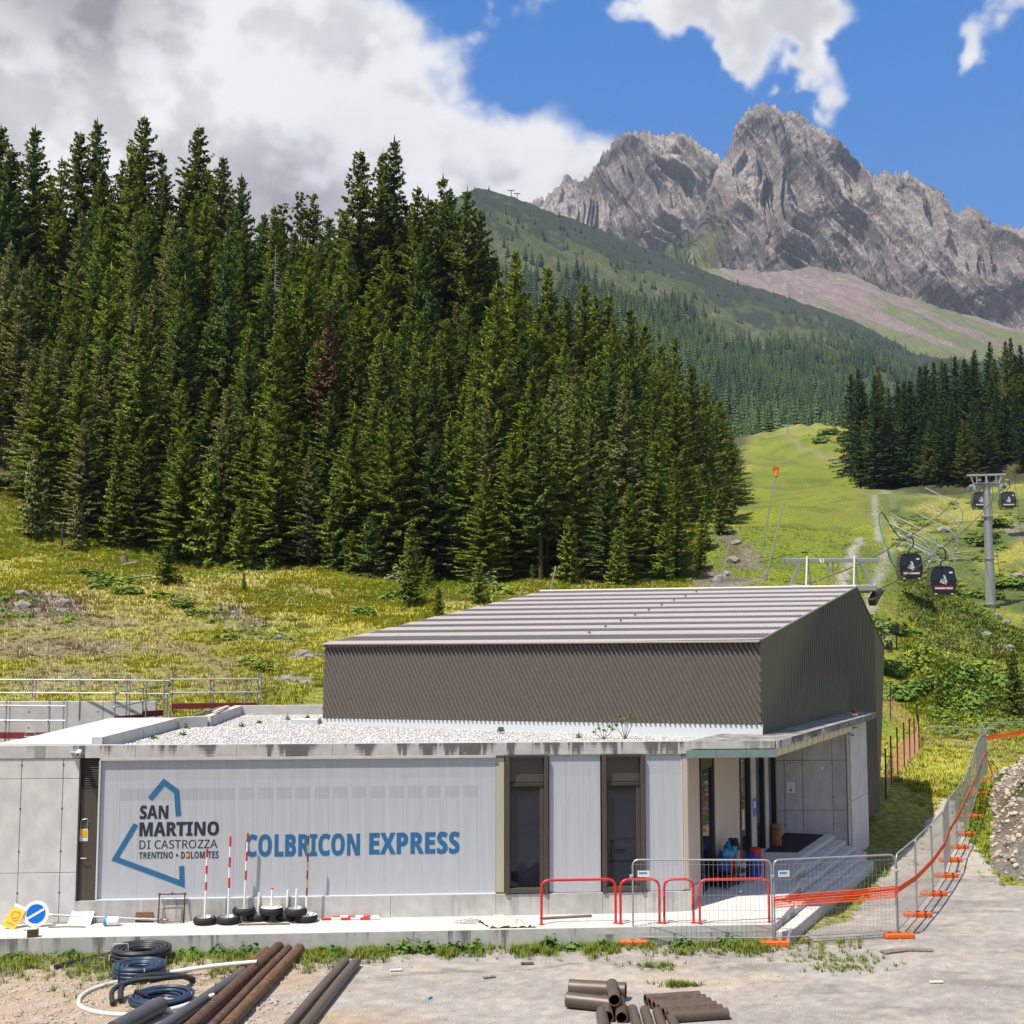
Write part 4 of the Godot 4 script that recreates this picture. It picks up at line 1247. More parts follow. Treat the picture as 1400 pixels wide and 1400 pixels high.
# ---------------------------------------------------------------- walkway, steps and yard
func build_yard() -> void:
	# concrete walkway before the station, ramp and steps under the canopy
	var wk := thing("walkway", "concrete walkway with stained edge, ramp and steps before the station", "", W(6.42, 0, 32.25), deg_to_rad(4.6))
	wk.remove_meta("category")
	wk.set_meta("kind", "structure")
	var inv := wk.transform.affine_inverse()
	for i in 12:
		var x1 := -i * 2.5; var x0 := x1 - 2.496
		put("edge_block", stained(x0, x1, -0.05, 0.452, 0.0, 0.25, 300.0 + i * 9, 0.75, 0.06), M.stained, wk)
	var top := G.new()
	top.xf = inv
	top.slab([[-24, -29.83], [6.42, -32.245], [6.9, -33.4], [5.6, -36.1], [4.4, -33.72], [-24, -31.45]], 0.3, 0.46)
	put("walkway_slab", top, M.concrete_pale, wk)
	var bd := Vector2(sin(deg_to_rad(ALONG)), cos(deg_to_rad(ALONG)))   # along the steps
	var nd := Vector2(bd.y, -bd.x)                                      # to their right
	var s0 := Vector2(6.45, 32.25)
	var P := func(t: float, n: float, y: float) -> Vector3:
		var q := s0 + bd * t + nd * n
		return inv * W(q.x, y, q.y)
	# ramp: rises from the walkway to the doors, its right edge steps back as it passes each tread
	var ramp := G.new()
	var h := func(t: float) -> float: return 0.462 + 0.45 * clampf(t / 6.2, 0, 1)
	var lim := func(y: float) -> float:
		if y < 0.61: return 0.0
		if y < 0.76: return -0.35
		if y < 0.905: return -0.7
		return -1.05
	var left := func(t: float) -> float: return -1.86 - 0.02 * t
	for i in 60:
		var t0 := i * 0.2; var t1 := t0 + 0.2
		var n1: float = lim.call(h.call((t0 + t1) / 2))
		ramp.quad(P.call(t0, left.call(t0) - 1.2, h.call(t0)), P.call(t0, n1, h.call(t0)), P.call(t1, n1, h.call(t1)), P.call(t1, left.call(t1) - 1.2, h.call(t1)))
		ramp.quad(P.call(t0, n1, h.call(t0)), P.call(t0, n1, 0.1), P.call(t1, n1, 0.1), P.call(t1, n1, h.call(t1)))
	put("ramp", ramp, M.concrete_pale, wk)
	for st_ in [[0.3, 0.02, 0.36, 11.1], [0.456, -0.3, 0.0, 11.8], [0.61, -0.65, -0.35, 11.9], [0.76, -1.0, -0.7, 12.0]]:
		var g := G.new()
		var a: Vector3 = P.call(0.0, st_[1], 0); var t1: float = st_[3]
		g.xf = Transform3D(Basis(Vector3.UP, deg_to_rad(90 - ALONG - 4.6)), P.call(0, 0, 0))
		var t0 := 0.03 if st_[0] < 0.6 else (1.9 if st_[0] < 0.7 else 3.9)
		g.cham(V((t0 + t1) / 2, st_[0] / 2 - 0.1, (st_[1] + st_[2]) / 2), V(t1 - t0, st_[0] + 0.2, st_[2] - st_[1]), 0.012)
		put("step", g, M.concrete_pale, wk)
	# door mat, bollard, luggage cart
	var mt := thing("door_mat", "large black door mat under the canopy before the dark doors", "mat", W(0, 0, 0))
	var mg := G.new()
	mg.slab([[7.75, -40.1], [8.75, -40.0], [10.4, -43.5], [9.2, -43.9]], 0.914, 0.93)
	put("rubber_sheet", mg, M.mat_black, mt)
	var bo := thing("wooden_bollard", "round brown wooden bollard standing on the black mat by the doors", "bollard", W(8.35, 0.93, 41.3))
	var bg := G.new()
	bg.lathe([[0.18, 0], [0.18, 0.6], [0.16, 0.64], [0, 0.64]], 16)
	put("body", bg, M.bollard_wood, bo)
	bg = G.new()
	bg.lathe([[0.185, 0.48], [0.185, 0.53]], 16)
	put("band", bg, M.bronze, bo)
	# yard surface
	var zs := axis([[4, 0.5], [20, 0.13], [33, 0.16], [56, 0.16]])
	var xs := axis([[-30, 0.5], [-13, 0.13], [13, 0.16], [19.5, 0.16]])
	vcol("yard_ground", 0.95, "grain", V(0.9, 0.9, 0.9), "height", 2.0)
	var v := PackedVector3Array(); var n := PackedVector3Array(); var c := PackedColorArray(); var ix := PackedInt32Array()
	var nx := xs.size()
	for z in zs:
		for x in xs:
			v.append(Vector3(x, yard_height(x, z), -z))
			n.append(Vector3.UP)
			c.append(yard_color(x, z))
	for j in zs.size() - 1:
		for i in nx - 1:
			var x := xs[i] + 0.07; var z := zs[j] + 0.07
			if not on_yard(x, z): continue
			var a := j * nx + i
			ix.append_array(PackedInt32Array([a, a + nx + 1, a + 1, a, a + nx, a + nx + 1]))
	var arr := []
	arr.resize(Mesh.ARRAY_MAX)
	arr[Mesh.ARRAY_VERTEX] = v; arr[Mesh.ARRAY_NORMAL] = n; arr[Mesh.ARRAY_COLOR] = c; arr[Mesh.ARRAY_INDEX] = ix
	var m := ArrayMesh.new()
	m.add_surface_from_arrays(Mesh.PRIMITIVE_TRIANGLES, arr)
	tag(put("yard_ground", m, M.yard_ground), "worn asphalt and dusty gravel yard before the station", "", "", "structure")
	# loose stones
	var spots := []; var cols := []
	var r := RandomNumberGenerator.new()
	r.seed = 17
	while spots.size() < 11000:
		var z := r.randf_range(23.5, 34.0); var x := r.randf_range(-0.44 * z, 0.44 * z)
		var dirt := smoothstep(-2.5, -7.0, x + ln.get_noise_2d(x * 6, z * 6) * 2.5)
		if r.randf() > 0.16 + dirt or not on_yard(x, z): continue
		var s := 0.012 + 0.055 * pow(r.randf(), 5.0)
		if dirt < 0.3: s *= 0.65
		if r.randf() < 0.12 * dirt: s *= 1.6
		spots.append(Transform3D(Basis.from_euler(V(r.randf() * 6, r.randf() * 6, r.randf() * 6)).scaled(V(s, s * 0.65, s * 1.2)), W(x, 0.012 + s * 0.2, z)))
		cols.append(Color(0.3, 0.26, 0.21).lerp(Color(0.42, 0.38, 0.33), r.randf()))
	var ls := scatter("loose_stones", stone_mesh(12, 1.0), M.loose_stone, spots, cols)
	tag(ls, "small loose stones strewn over the dusty yard")

func yard_height(x: float, z: float) -> float:
	return land(x, z) + 0.02 + 0.018 * ln.get_noise_2d(x * 12, z * 12)

func on_yard(x: float, z: float) -> bool:
	var e := ln.get_noise_2d(x * 25, z * 25) * 0.35
	if z < 30.2: return true
	var edge := 32.25 + (x - 6.42) * 0.079              # front of the walkway
	if x < 6.6: return z < edge + 0.1
	var right := 6.9 + (z - 32.3) * 0.488 + 0.25        # foot of the steps
	if x < right + e: return false
	if z < 44.5: return x > 8.2 + (z - 33.0) * 0.43 + e * 0.8 - maxf(0, 35.0 - z) * 0.5 and x < (19.4 if z < 39.5 else 15.2 + (z - 41.0) * 0.25 + e)
	# path of worn slabs that ends in the grass
	if z < 53.6 + e: return x > 13.3 + (z - 44.5) * 0.37 + e * 0.4 and x < 16.0 + (z - 44.5) * 0.24 + e
	return false

func yard_color(x: float, z: float) -> Color:
	var a := ln.get_noise_2d(x * 5 + 100, z * 11)
	var b := ln.get_noise_2d(x * 22, z * 30 + 60)
	var d := ln.get_noise_2d(x * 80 + 7, z * 80)
	var c := Color(0.37, 0.36, 0.35).lerp(Color(0.46, 0.445, 0.43), clampf(0.5 + a * 1.2 + b * 0.5, 0, 1))
	# old dark asphalt showing through
	c = c.lerp(Color(0.28, 0.265, 0.255), 0.7 * smoothstep(0.08, 0.34, ln.get_noise_2d(x * 7 - 50, z * 19) + 0.35 * b) * smoothstep(1.5, 5, x))
	var dirt := smoothstep(-2.0, -7.5, x + a * 5.0 + (z - 28) * 0.25)
	c = c.lerp(Color(0.52, 0.42, 0.31).lerp(Color(0.42, 0.32, 0.225), clampf(0.5 + b * 1.3, 0, 1)), dirt)
	c = c.lerp(Color(0.52, 0.48, 0.43), smoothstep(0.12, 0.3, b + a * 0.4) * 0.6)
	# a cracked seam and tyre-dark patches
	c = c.lerp(Color(0.14, 0.135, 0.13), smoothstep(0.09, 0.02, absf(z - 29.6 - 0.55 * x * 0.4 - a * 1.2)) * smoothstep(-4, -2, x) * smoothstep(3.0, 1.5, x) * 0.55)
	var q := ((x - 3.2) / 0.7) ** 2 + ((z - 29.6) / 0.35) ** 2 + b * 2
	c = c.lerp(Color(0.12, 0.11, 0.1), smoothstep(1.0, 0.2, q) * 0.7)
	q = ((x - 3.4) / 2.2) ** 2 + ((z - 29.0) / 1.2) ** 2 + b * 2
	c = c.lerp(Color(0.58, 0.5, 0.4), smoothstep(1.2, 0.3, q) * 0.6)
	if z > 41: c = Color(0.52, 0.5, 0.46) * (1.0 + 0.15 * a)
	return c * (1.0 + d * 0.34) * Color(1.36, 1.3, 1.25)

# ---------------------------------------------------------------- things left on the walkway
func build_walkway_items() -> void:
	var y := 0.463
	var turn := deg_to_rad(4.7)
	# yellow warning board
	var o := thing("warning_board", "yellow warning board with a white top leaning at the walkway's left end", "sign", W(-12.2, y, 31.75), turn)
	var lean := Basis(Vector3.RIGHT, -0.5) * Basis(Vector3(0, 0, 1), -0.42)
	o.basis = o.basis * lean
	put("plate", gbox(V(0.0, 0.28, 0), V(0.34, 0.5, 0.015), 0.004), M.yellow_sign, o)
	put("top_strip", gbox(V(0.0, 0.57, 0), V(0.34, 0.075, 0.015), 0.004), M.white_plastic, o)
	var pr := G.new()
	pr.tube([V(-0.08, 0.42, 0.012), V(0.06, 0.46, 0.012), V(0.1, 0.34, 0.012), V(-0.02, 0.26, 0.012), V(-0.1, 0.34, 0.012)], 0.009, 5, true, true)
	pr.tube([V(-0.1, 0.14, 0.012), V(0.1, 0.14, 0.012)], 0.01, 5)
	pr.tube([V(0.02, 0.22, 0.012), V(0.12, 0.28, 0.012)], 0.01, 5)
	put("print", pr, M.orange_plastic, o)
	# round blue sign
	o = thing("round_sign", "round blue road sign with a white rim and white diagonal bar leaning on the wall", "sign", W(-11.6, y, 31.95), turn)
	o.basis = o.basis * Basis(Vector3.RIGHT, -0.2)
	var disc := func(r0: float, z: float, m: Material, called: String) -> void:
		var g := G.new()
		g.lathe([[0, 0.0], [r0, 0.0], [r0, 0.014], [0, 0.014]], 40, Transform3D(Basis(Vector3.RIGHT, PI / 2), V(0, 0.31, z)))
		put(called, g, m, o)
	disc.call(0.31, 0.0, M.white_plastic, "rim")
	disc.call(0.225, 0.006, M.sign_blue, "face")
	put("diagonal_bar", gbox(V(0, 0.31, 0.022), V(0.44, 0.055, 0.006), 0.0, Basis(Vector3(0, 0, 1), 0.53)), M.white_plastic, o)
	# two square plates
	for k in 2:
		o = thing("square_plate", ["grey square plate leaning on the long pole by the concrete wall", "white square plate leaning beside the grey square plate"][k], "plate", W(-10.85 + k * 0.28, y, 32.15 + k * 0.02), turn)
		o.basis = o.basis * Basis(Vector3.RIGHT, -0.75) * Basis(Vector3(0, 0, 1), -0.12)
		put("sheet", gbox(V(0.1, 0.2, 0), V(0.27, 0.38, 0.02), 0.004), [M.grey_plate, M.white_plastic][k], o)
		put("back_frame", gbox(V(0.1, 0.2, -0.018), V(0.21, 0.32, 0.014), 0.004), M.galv_dull, o)
	# long pale pole along the wall
	o = thing("metal_pole", "long pale metal pole lying along the foot of the wall", "pole", W(-11.35, y + 0.2, 32.28))
	put("tube", gtube([V(0, 0.02, 0), V(2.75, -0.15, -0.22)], 0.026, 10), M.galv, o)
	put("sleeve", gtube([V(2.2, -0.115, -0.175), V(2.85, -0.155, -0.225)], 0.034, 10), M.galv_dull, o)
	put("end_cap", gtube([V(-0.04, 0.02, 0), V(0.06, 0.015, 0)], 0.036, 10), M.white_plastic, o)
	o = thing("iron_rod", "thin rusty iron rod lying on the walkway by the plates", "rod", W(-10.9, y + 0.012, 31.95))
	put("bar", gtube([V(-0.35, 0, 0.05), V(0.1, 0.0, 0), V(0.55, 0, 0.03)], 0.012, 6), M.rust_pipe, o)
	o = thing("water_canister", "pale blue and white plastic canister beside the long pole", "canister", W(-9.95, y + 0.11, 32.1), turn)
	var g := G.new()
	g.lathe([[0, 0], [0.1, 0], [0.11, 0.02], [0.11, 0.3], [0.09, 0.34], [0, 0.34]], 16, Transform3D(Basis(Vector3(0, 0, 1), -PI / 2), V(0.0, 0, 0)))
	put("body", g, M.white_plastic, o)
	g = G.new()
	g.lathe([[0, 0], [0.1, 0.0], [0.112, 0.02], [0.112, 0.08]], 16, Transform3D(Basis(Vector3(0, 0, 1), -PI / 2), V(-0.02, 0, 0)))
	put("cap", g, M.cloth_sky, o)
	# board and rusty frame
	o = thing("wood_board", "brown square board leaning on the wall left of the rusty frame", "board", W(-9.1, y, 32.5), turn)
	o.basis = o.basis * Basis(Vector3.RIGHT, -0.2)
	put("sheet", gbox(V(0, 0.22, 0), V(0.44, 0.42, 0.03), 0.006), M.osb, o)
	o = thing("rusty_frame", "rusty metal frame with a smaller pale wooden frame inside leaning on the wall", "frame", W(-8.42, y, 32.42), turn)
	o.basis = o.basis * Basis(Vector3.RIGHT, -0.16)
	put("outer_frame", gtube([V(-0.31, 0, 0), V(-0.31, 0.68, 0), V(0.31, 0.68, 0), V(0.31, 0, 0)], 0.022, 4), M.rust_pipe, o)
	for q in [V(-0.31, 0.68, 0), V(0.0, 0.69, 0), V(0.31, 0.68, 0)]: put("lug", gbox(q, V(0.06, 0.06, 0.05), 0.01), M.rust_pipe, o)
	put("inner_frame", gtube([V(-0.2, 0.0, 0.06), V(-0.2, 0.35, 0.05), V(0.27, 0.36, 0.05), V(0.27, 0.0, 0.06)], 0.024, 4), M.wood, o)
	put("bottom_rail", gtube([V(-0.28, 0.02, 0.07), V(0.3, 0.03, 0.07)], 0.02, 4), M.wood, o)
	# weighted tyre bases with poles
	var tyre := func(root: Node3D, rad: float, white: bool) -> void:
		var t := G.new()
		var prof := []
		for k in 13:
			var a := -PI / 2 + PI * k / 12.0
			prof.append([rad - 0.07 + 0.07 * cos(a) * (1.0 if absf(sin(a)) < 0.9 else 0.9), 0.085 + 0.085 * sin(a)])
		t.lathe(prof, 30)
		put("tyre", t, M.rubber, root)
		t = G.new()
		t.lathe([[0.0, 0.1], [rad * 0.5, 0.11], [rad * 0.62, 0.14], [rad * (0.92 if white else 0.7), 0.172], [rad * 0.72, 0.168]], 24)
		put("wheel_disc", t, M.white_paint if white else M.galv_dull, root)
	var tall := [[-7.56, 32.33, 1.92, 0.02, "striped pole in the leftmost tyre base, standing alone", 0], [-7.0, 32.38, 2.22, 0.015, "tallest red and white pole, in the second tyre base from the left", 0], [-6.66, 32.62, 2.1, 0.05, "red and white pole whose tyre base sits atop the next one", 0.17], [-5.11, 32.6, 2.2, 0.02, "yellow and dark red pole in the rightmost tyre base", 0]]
	for i in 4:
		var q: Array = tall[i]
		var root := thing("tyre_base_pole", q[4], "slalom pole", W(q[0], y + q[5], q[1]), 0.0, "poles in tyre bases along the station wall")
		tyre.call(root, 0.285, i == 3)
		var h: float = q[2]
		var d: float = q[3]
		put("lower_tube", gtube([V(0, 0.1, 0), V(d * 0.35, 0.62, 0)], 0.03, 10), M.white_paint, root)
		var bands := 6 if i != 3 else 7
		for k in bands:
			var a := lerpf(0.6, h - 0.12, float(k) / bands); var b := lerpf(0.6, h - 0.12, float(k + 1) / bands)
			put("band", gtube([V(d * a / 1.7, a, 0), V(d * b / 1.7, b, 0)], 0.026 if i != 3 else 0.021, 10), ([M.white_paint, M.red_paint] if i != 3 else [M.dark_red, M.gold_paint])[(k + (0 if i != 3 else 0)) % 2], root)
	var short := [[-6.33, 32.75, 0.0, 0.66, "low tyre base with a short white stub between two stacked ones", 0], [-5.98, 32.62, 0.17, 0.6, "tyre base with a white disc and a red-tipped white stub", 1], [-5.62, 32.8, 0.0, 0.72, "low tyre base with a thin white stub behind the others", 0], [-5.36, 32.55, 0.17, 0.62, "black tyre base with a white stub, stacked left of the yellow pole", 0]]
	for q in short:
		var root := thing("weighted_tyre", q[4], "tyre base", W(q[0], y + q[2], q[1]), 0.0, "poles in tyre bases along the station wall")
		tyre.call(root, 0.285, q[5] == 1)
		put("stub", gtube([V(0, 0.1, 0), V(0.015, q[3], 0)], 0.03, 10), M.white_paint, root)
		if q[5] == 1: put("stub_tip", gtube([V(0.015, q[3], 0), V(0.016, q[3] + 0.03, 0)], 0.031, 10), M.red_paint, root)
	for k in 2:
		o = thing("lying_pole", ["red and white pole lying on the walkway nearest the edge", "shorter red and white pole lying behind the other one"][k], "slalom pole", W(-4.75 + 0.25 * k, y + 0.03, 32.72 + 0.2 * k), turn - 0.03)
		var len_ := 1.45 - 0.3 * k
		for b in 6:
			put("band", gtube([V(len_ * b / 6.0, 0, 0), V(len_ * (b + 1) / 6.0, 0, 0)], 0.032, 10), [M.red_paint, M.white_paint][b % 2], o)
	o = thing("timber_strip", "thin pale timber strip lying before the tyre bases", "timber", W(-6.08, y + 0.02, 32.2), turn)
	put("strip", gbox(Vector3.ZERO, V(1.25, 0.03, 0.06), 0.005), M.wood, o)
	# heap of pale sheeting, cord, plank
	o = thing("tarpaulin", "crumpled pale tarpaulin spilling over the walkway edge", "tarpaulin", W(-0.15, y, 32.25), turn)
	g = G.new()
	var f := FastNoiseLite.new()
	f.seed = 3; f.frequency = 1.6
	var hh := func(u: float, w: float) -> Vector3:
		var q := Vector3((u - 0.5) * 1.15, 0, (w - 0.5) * 0.85)
		q.x += 0.3 * (w - 0.5)
		q.y = 0.02 + 0.2 * maxf(0, 1.0 - (Vector2((u - 0.4) * 2, (w - 0.45) * 2)).length()) + 0.1 * absf(f.get_noise_2d(u * 3, w * 3)) + 0.05 * f.get_noise_2d(u * 9, w * 9)
		if q.y < 0.012: q.y = 0.012
		return q
	for i in 20:
		for j in 16:
			var a := i / 20.0; var b := (i + 1) / 20.0; var c := j / 16.0; var d := (j + 1) / 16.0
			g.quad(hh.call(a, d), hh.call(b, d), hh.call(b, c), hh.call(a, c))
	put("sheet", g, M.tarp, o)
	o = thing("cord_tangle", "tangle of pale cord left of the crumpled tarpaulin", "cord", W(-1.1, y + 0.012, 32.5))
	var pts := []
	for i in 60:
		var a := i * 0.55
		pts.append(V(0.35 * sin(a * 0.9) * (0.6 + 0.4 * sin(i * 0.37)), 0.02 + 0.02 * sin(i * 1.3), 0.2 * cos(a) * (0.7 + 0.3 * sin(i * 0.23))))
	put("cord", gtube(pts, 0.012, 5), M.tarp, o)
	o = thing("wooden_lath", "long weathered wooden lath lying by the wall behind the red hoops", "lath", W(1.35, y + 0.03, 32.95), deg_to_rad(14))
	put("lath", gbox(Vector3.ZERO, V(1.35, 0.05, 0.08), 0.006), M.wood_grey, o)
	o = thing("wood_block", "wooden block with a pale face on the walkway edge at far left", "block", W(-11.28, y, 30.95), 0.35)
	put("block", gbox(V(0, 0.09, 0), V(0.26, 0.18, 0.16), 0.01), M.wood, o)
	put("cap_piece", gbox(V(-0.06, 0.19, 0.02), V(0.3, 0.03, 0.19), 0.006), M.tarp, o)
	# red hoops
	var hx := [[0.72, 2.56, "widest red hoop barrier, at the left of the row"], [2.67, 3.64, "second red hoop from the left, behind the mesh fence post"], [3.75, 4.48, "narrowest red hoop, by the corner of the station"], [4.62, 6.36, "wide red hoop at the right, before the luggage cart"]]
	for q in hx:
		var w: float = q[1] - q[0]
		o = thing("red_hoop", q[2], "hoop barrier", W((q[0] + q[1]) / 2, y, 32.3 + 0.02 * q[0]), turn, "red hoops along the walkway edge")
		put("tube", gtube(round_path([V(-w / 2, 0, 0), V(-w / 2, 1.06, 0), V(w / 2, 1.06, 0), V(w / 2, 0, 0)], 0.22, 7), 0.032, 10), M.red_paint, o)
		for s in [-1, 1]:
			g = G.new()
			g.lathe([[0.0, 0], [0.075, 0], [0.075, 0.012], [0, 0.012]], 12, Transform3D(Basis.IDENTITY, V(s * w / 2, 0, 0)))
			put("foot_plate", g, M.red_paint, o)
	# cart with bags in the shade of the canopy
	o = thing("luggage_cart", "low black metal cart on four legs under the canopy", "cart", W(6.0, 0.62, 36.2), deg_to_rad(50))
	put("deck", gbox(V(0, 0.4, 0), V(1.3, 0.05, 0.7), 0.01), M.black_steel, o)
	for sx in [-0.58, 0.0, 0.58]:
		for sz in [-0.28, 0.28]:
			put("leg", gtube([V(sx, 0.02, sz), V(sx, 0.4, sz)], 0.025, 8), M.black_steel, o)
			put("foot", gbox(V(sx, 0.02, sz), V(0.1, 0.04, 0.1), 0.01), M.rubber, o)
	put("shelf", gbox(V(0, 0.18, 0), V(1.2, 0.03, 0.6), 0.008), M.black_steel, o)
	var base := o.transform
	var bag := func(called: String, label: String, at: Vector3, size: Vector3, m: Material, seed_: int, m2: Material) -> void:
		var b := thing(called, label, "bag", base * at, deg_to_rad(50) + seed_ * 0.4)
		put("body", blob(seed_, size), m, b)
		put("flap", blob(seed_ + 20, size * V(0.75, 0.5, 0.8), V(0, size.y * 0.62, size.z * 0.2)), m2, b)
		put("strap", gtube(round_path([V(-size.x * 0.55, 0.05, size.z * 0.5), V(-size.x * 0.5, size.y * 0.75, size.z * 0.62), V(size.x * 0.5, size.y * 0.75, size.z * 0.62), V(size.x * 0.55, 0.05, size.z * 0.5)], 0.1), 0.03, 6), M.cloth_red, b)
	bag.call("blue_bag", "bright blue bag with a light blue flap on the black cart", V(-0.3, 0.43, 0.05), V(0.62, 0.55, 0.42), M.cloth_blue, 1, M.cloth_sky)
	bag.call("sky_blue_bag", "light blue bag heaped at the back of the black cart", V(0.3, 0.43, -0.1), V(0.5, 0.75, 0.36), M.cloth_sky, 2, M.rubber)
	bag.call("red_blue_bag", "dark blue rucksack with red trim at the right of the cart", V(0.75, 0.05, 0.35), V(0.4, 0.85, 0.36), M.cloth_blue, 3, M.cloth_red)
	o = thing("litter_scrap", "flat dark scrap lying on the pale ramp before the cart", "scrap", W(5.9, 0.5, 33.9))
	put("scrap", gbox(V(0, 0.012, 0), V(0.22, 0.015, 0.09), 0.005, Basis(Vector3.UP, 0.5)), M.rubber, o)

func blob(seed_: int, size: Vector3, off := Vector3.ZERO) -> G:
	var f := FastNoiseLite.new()
	f.seed = seed_; f.frequency = 0.9
	var g := G.new()
	var P := func(i: int, j: int) -> Vector3:
		var a := TAU * i / 18.0; var b := PI * j / 12.0
		var d := Vector3(sin(b) * cos(a), cos(b), sin(b) * sin(a))
		d = Vector3(signf(d.x) * pow(absf(d.x), 0.7), signf(d.y) * pow(absf(d.y), 0.8), signf(d.z) * pow(absf(d.z), 0.7))
		d *= 1.0 + 0.35 * f.get_noise_3dv(d * 2.0)
		return (d + Vector3(0, 1, 0)) * size * 0.5 + off
	for i in 18:
		for j in 12:
			g.quad(P.call(i, j), P.call(i, j + 1), P.call(i + 1, j + 1), P.call(i + 1, j))
	return g

# ---------------------------------------------------------------- trees
func spruce(seed_: int, h: float, rad: float, full: float, bare: float) -> Array:   # [trunk, crown] of a spruce h metres tall
	var r := RandomNumberGenerator.new()
	r.seed = seed_
	var tr := G.new()
	var lean := V(r.randf_range(-0.15, 0.15), 0, r.randf_range(-0.15, 0.15))
	tr.tube([V(0, -0.6, 0), V(0, 0.4, 0), lean * 0.4 + V(0, h * 0.4, 0), lean + V(0, h * 0.8, 0), lean + V(0, h * 0.985, 0)], [h * 0.0125, h * 0.0105, h * 0.007, h * 0.003, 0.015], 7)
	var g := G.new()
	g.tint = true
	var y := h * bare
	while y < h * 0.985:
		var t := (y - h * bare) / (h * (1.0 - bare))
		var l := rad * 1.06 * pow(1.0 - t, 0.86) * (0.55 + 0.45 * smoothstep(0.0, 0.14, t)) + 0.12
		var nb := int(lerpf(7.5, 4.5, t))
		var a0 := r.randf() * TAU
		for b in nb:
			if r.randf() > full: continue
			var az := a0 + TAU * (b + r.randf_range(-0.35, 0.35)) / nb
			var o := V(cos(az), 0, sin(az)); var s := V(-o.z, 0, o.x)
			var ll := l * r.randf_range(0.55, 1.22)
			var rise := lerpf(-0.38, 0.5, pow(t, 1.5)) + r.randf_range(-0.2, 0.2)
			var base := lean * (y / h) + V(0, y + r.randf_range(-0.34, 0.34) * (1.0 - 0.6 * t), 0)
			var k := int(ll / 0.27) + 2
			var tone := r.randf_range(0.68, 1.28)
			for i in k:
				var f := (i + 0.6 + r.randf_range(-0.2, 0.2)) / k
				var p := base + o * ll * f + V(0, ll * (rise * f + 0.24 * f * f), 0)
				var wid := (0.2 + 0.34 * ll * (1.0 - f * 0.75) * 0.5)
				for sd in [-1.0, 1.0]:
					var q: Vector3 = p + (o * r.randf_range(0.35, 0.75) + s * sd).normalized() * minf(wid, 0.95) * r.randf_range(0.7, 1.15) + V(0, -0.3 * wid + r.randf_range(-0.12, 0.05), 0)
					g.col = Color(1, 1, 1) * (tone * r.randf_range(0.85, 1.2) * (0.92 + 0.22 * f))
					spray(g, p, q, r.randf_range(0.1, 0.18), r, o)
				if r.randf() < 0.6:
					g.col = Color(1, 1, 1) * (tone * r.randf_range(0.9, 1.3))
					spray(g, p, p + (o * r.randf_range(0.1, 0.6) + s * r.randf_range(-0.8, 0.8) + V(0, r.randf_range(-0.1, 0.45), 0)) * minf(wid + 0.15, 0.7), 0.12, r, o)
				if r.randf() < 0.75:
					g.col = Color(1, 1, 1) * tone * r.randf_range(0.75, 1.05)
					spray(g, p, p + o * 0.1 + s * r.randf_range(-0.15, 0.15) + V(0, -r.randf_range(0.25, 0.55), 0), 0.12, r, o)
			g.col = Color(1.12, 1.14, 1.05) * tone
			var e := base + o * ll + V(0, ll * (rise + 0.24), 0)
			spray(g, base + o * ll * 0.72 + V(0, ll * (rise * 0.72 + 0.12), 0), e + o * 0.18, 0.13, r, o)
		y += lerpf(0.6, 0.36, t) * (h / 24.0 if h > 12 else 0.62)
	spray(g, V(lean.x, h * 0.95, lean.z), V(lean.x, h * 1.015, lean.z), 0.09, r, V(1, 0, 0))
	return [tr.mesh(), g.mesh()]

func spray(g: G, a: Vector3, b: Vector3, w: float, r: RandomNumberGenerator, o: Vector3) -> void:
	# one twig: two narrow facets folded along its length
	var d := b - a
	var s := d.cross(V(r.randf_range(-0.6, 0.6), 1, r.randf_range(-0.6, 0.6))).normalized() * w
	var m := a + d * 0.42
	var up := V(0, 0.03, 0)
	var n := (s.cross(d).normalized())
	if n.y < 0: n = -n
	var nn := (n * 0.55 + o * 0.75 + V(0, 0.4, 0)).normalized()
	g.v.append(a); g.v.append(b); g.v.append(m + s - up)
	g.v.append(a); g.v.append(m - s - up); g.v.append(b)
	for i in 6:
		g.n.append(nn); g.c.append(g.col)

func larch(seed_: int, h: float) -> Array:      # soft light-green tree: larch or young broadleaf
	var r := RandomNumberGenerator.new()
	r.seed = seed_
	var tr := G.new()
	tr.tube([V(0, -0.5, 0), V(0.05, h * 0.4, 0), V(0, h * 0.95, 0.05)], [h * 0.013, h * 0.008, 0.02], 7)
	var g := G.new()
	g.tint = true
	var n := int(130 * h / 10.0)
	for i in n:
		var t := pow(r.randf(), 0.85)
		var y := h * (0.12 + 0.86 * t)
		var l := h * 0.2 * pow(1.0 - t, 0.6) * (0.6 + 0.4 * smoothstep(0, 0.2, t)) * r.randf_range(0.55, 1.15) + 0.15
		var az := r.randf() * TAU
		var o := V(cos(az), 0, sin(az)); var s := V(-o.z, 0, o.x)
		var tone := r.randf_range(0.75, 1.25)
		for k in int(l / 0.22) + 2:
			var f := r.randf_range(0.25, 1.0)
			var p := V(0, y, 0) + o * l * f + V(0, l * 0.3 * f, 0) + s * r.randf_range(-0.3, 0.3) * l * 0.5
			g.col = Color(1, 1, 1) * tone * r.randf_range(0.85, 1.15)
			spray(g, p, p + V(r.randf_range(-0.35, 0.35), r.randf_range(-0.3, 0.25), r.randf_range(-0.35, 0.35)), 0.13, r, o)
	return [tr.mesh(), g.mesh()]

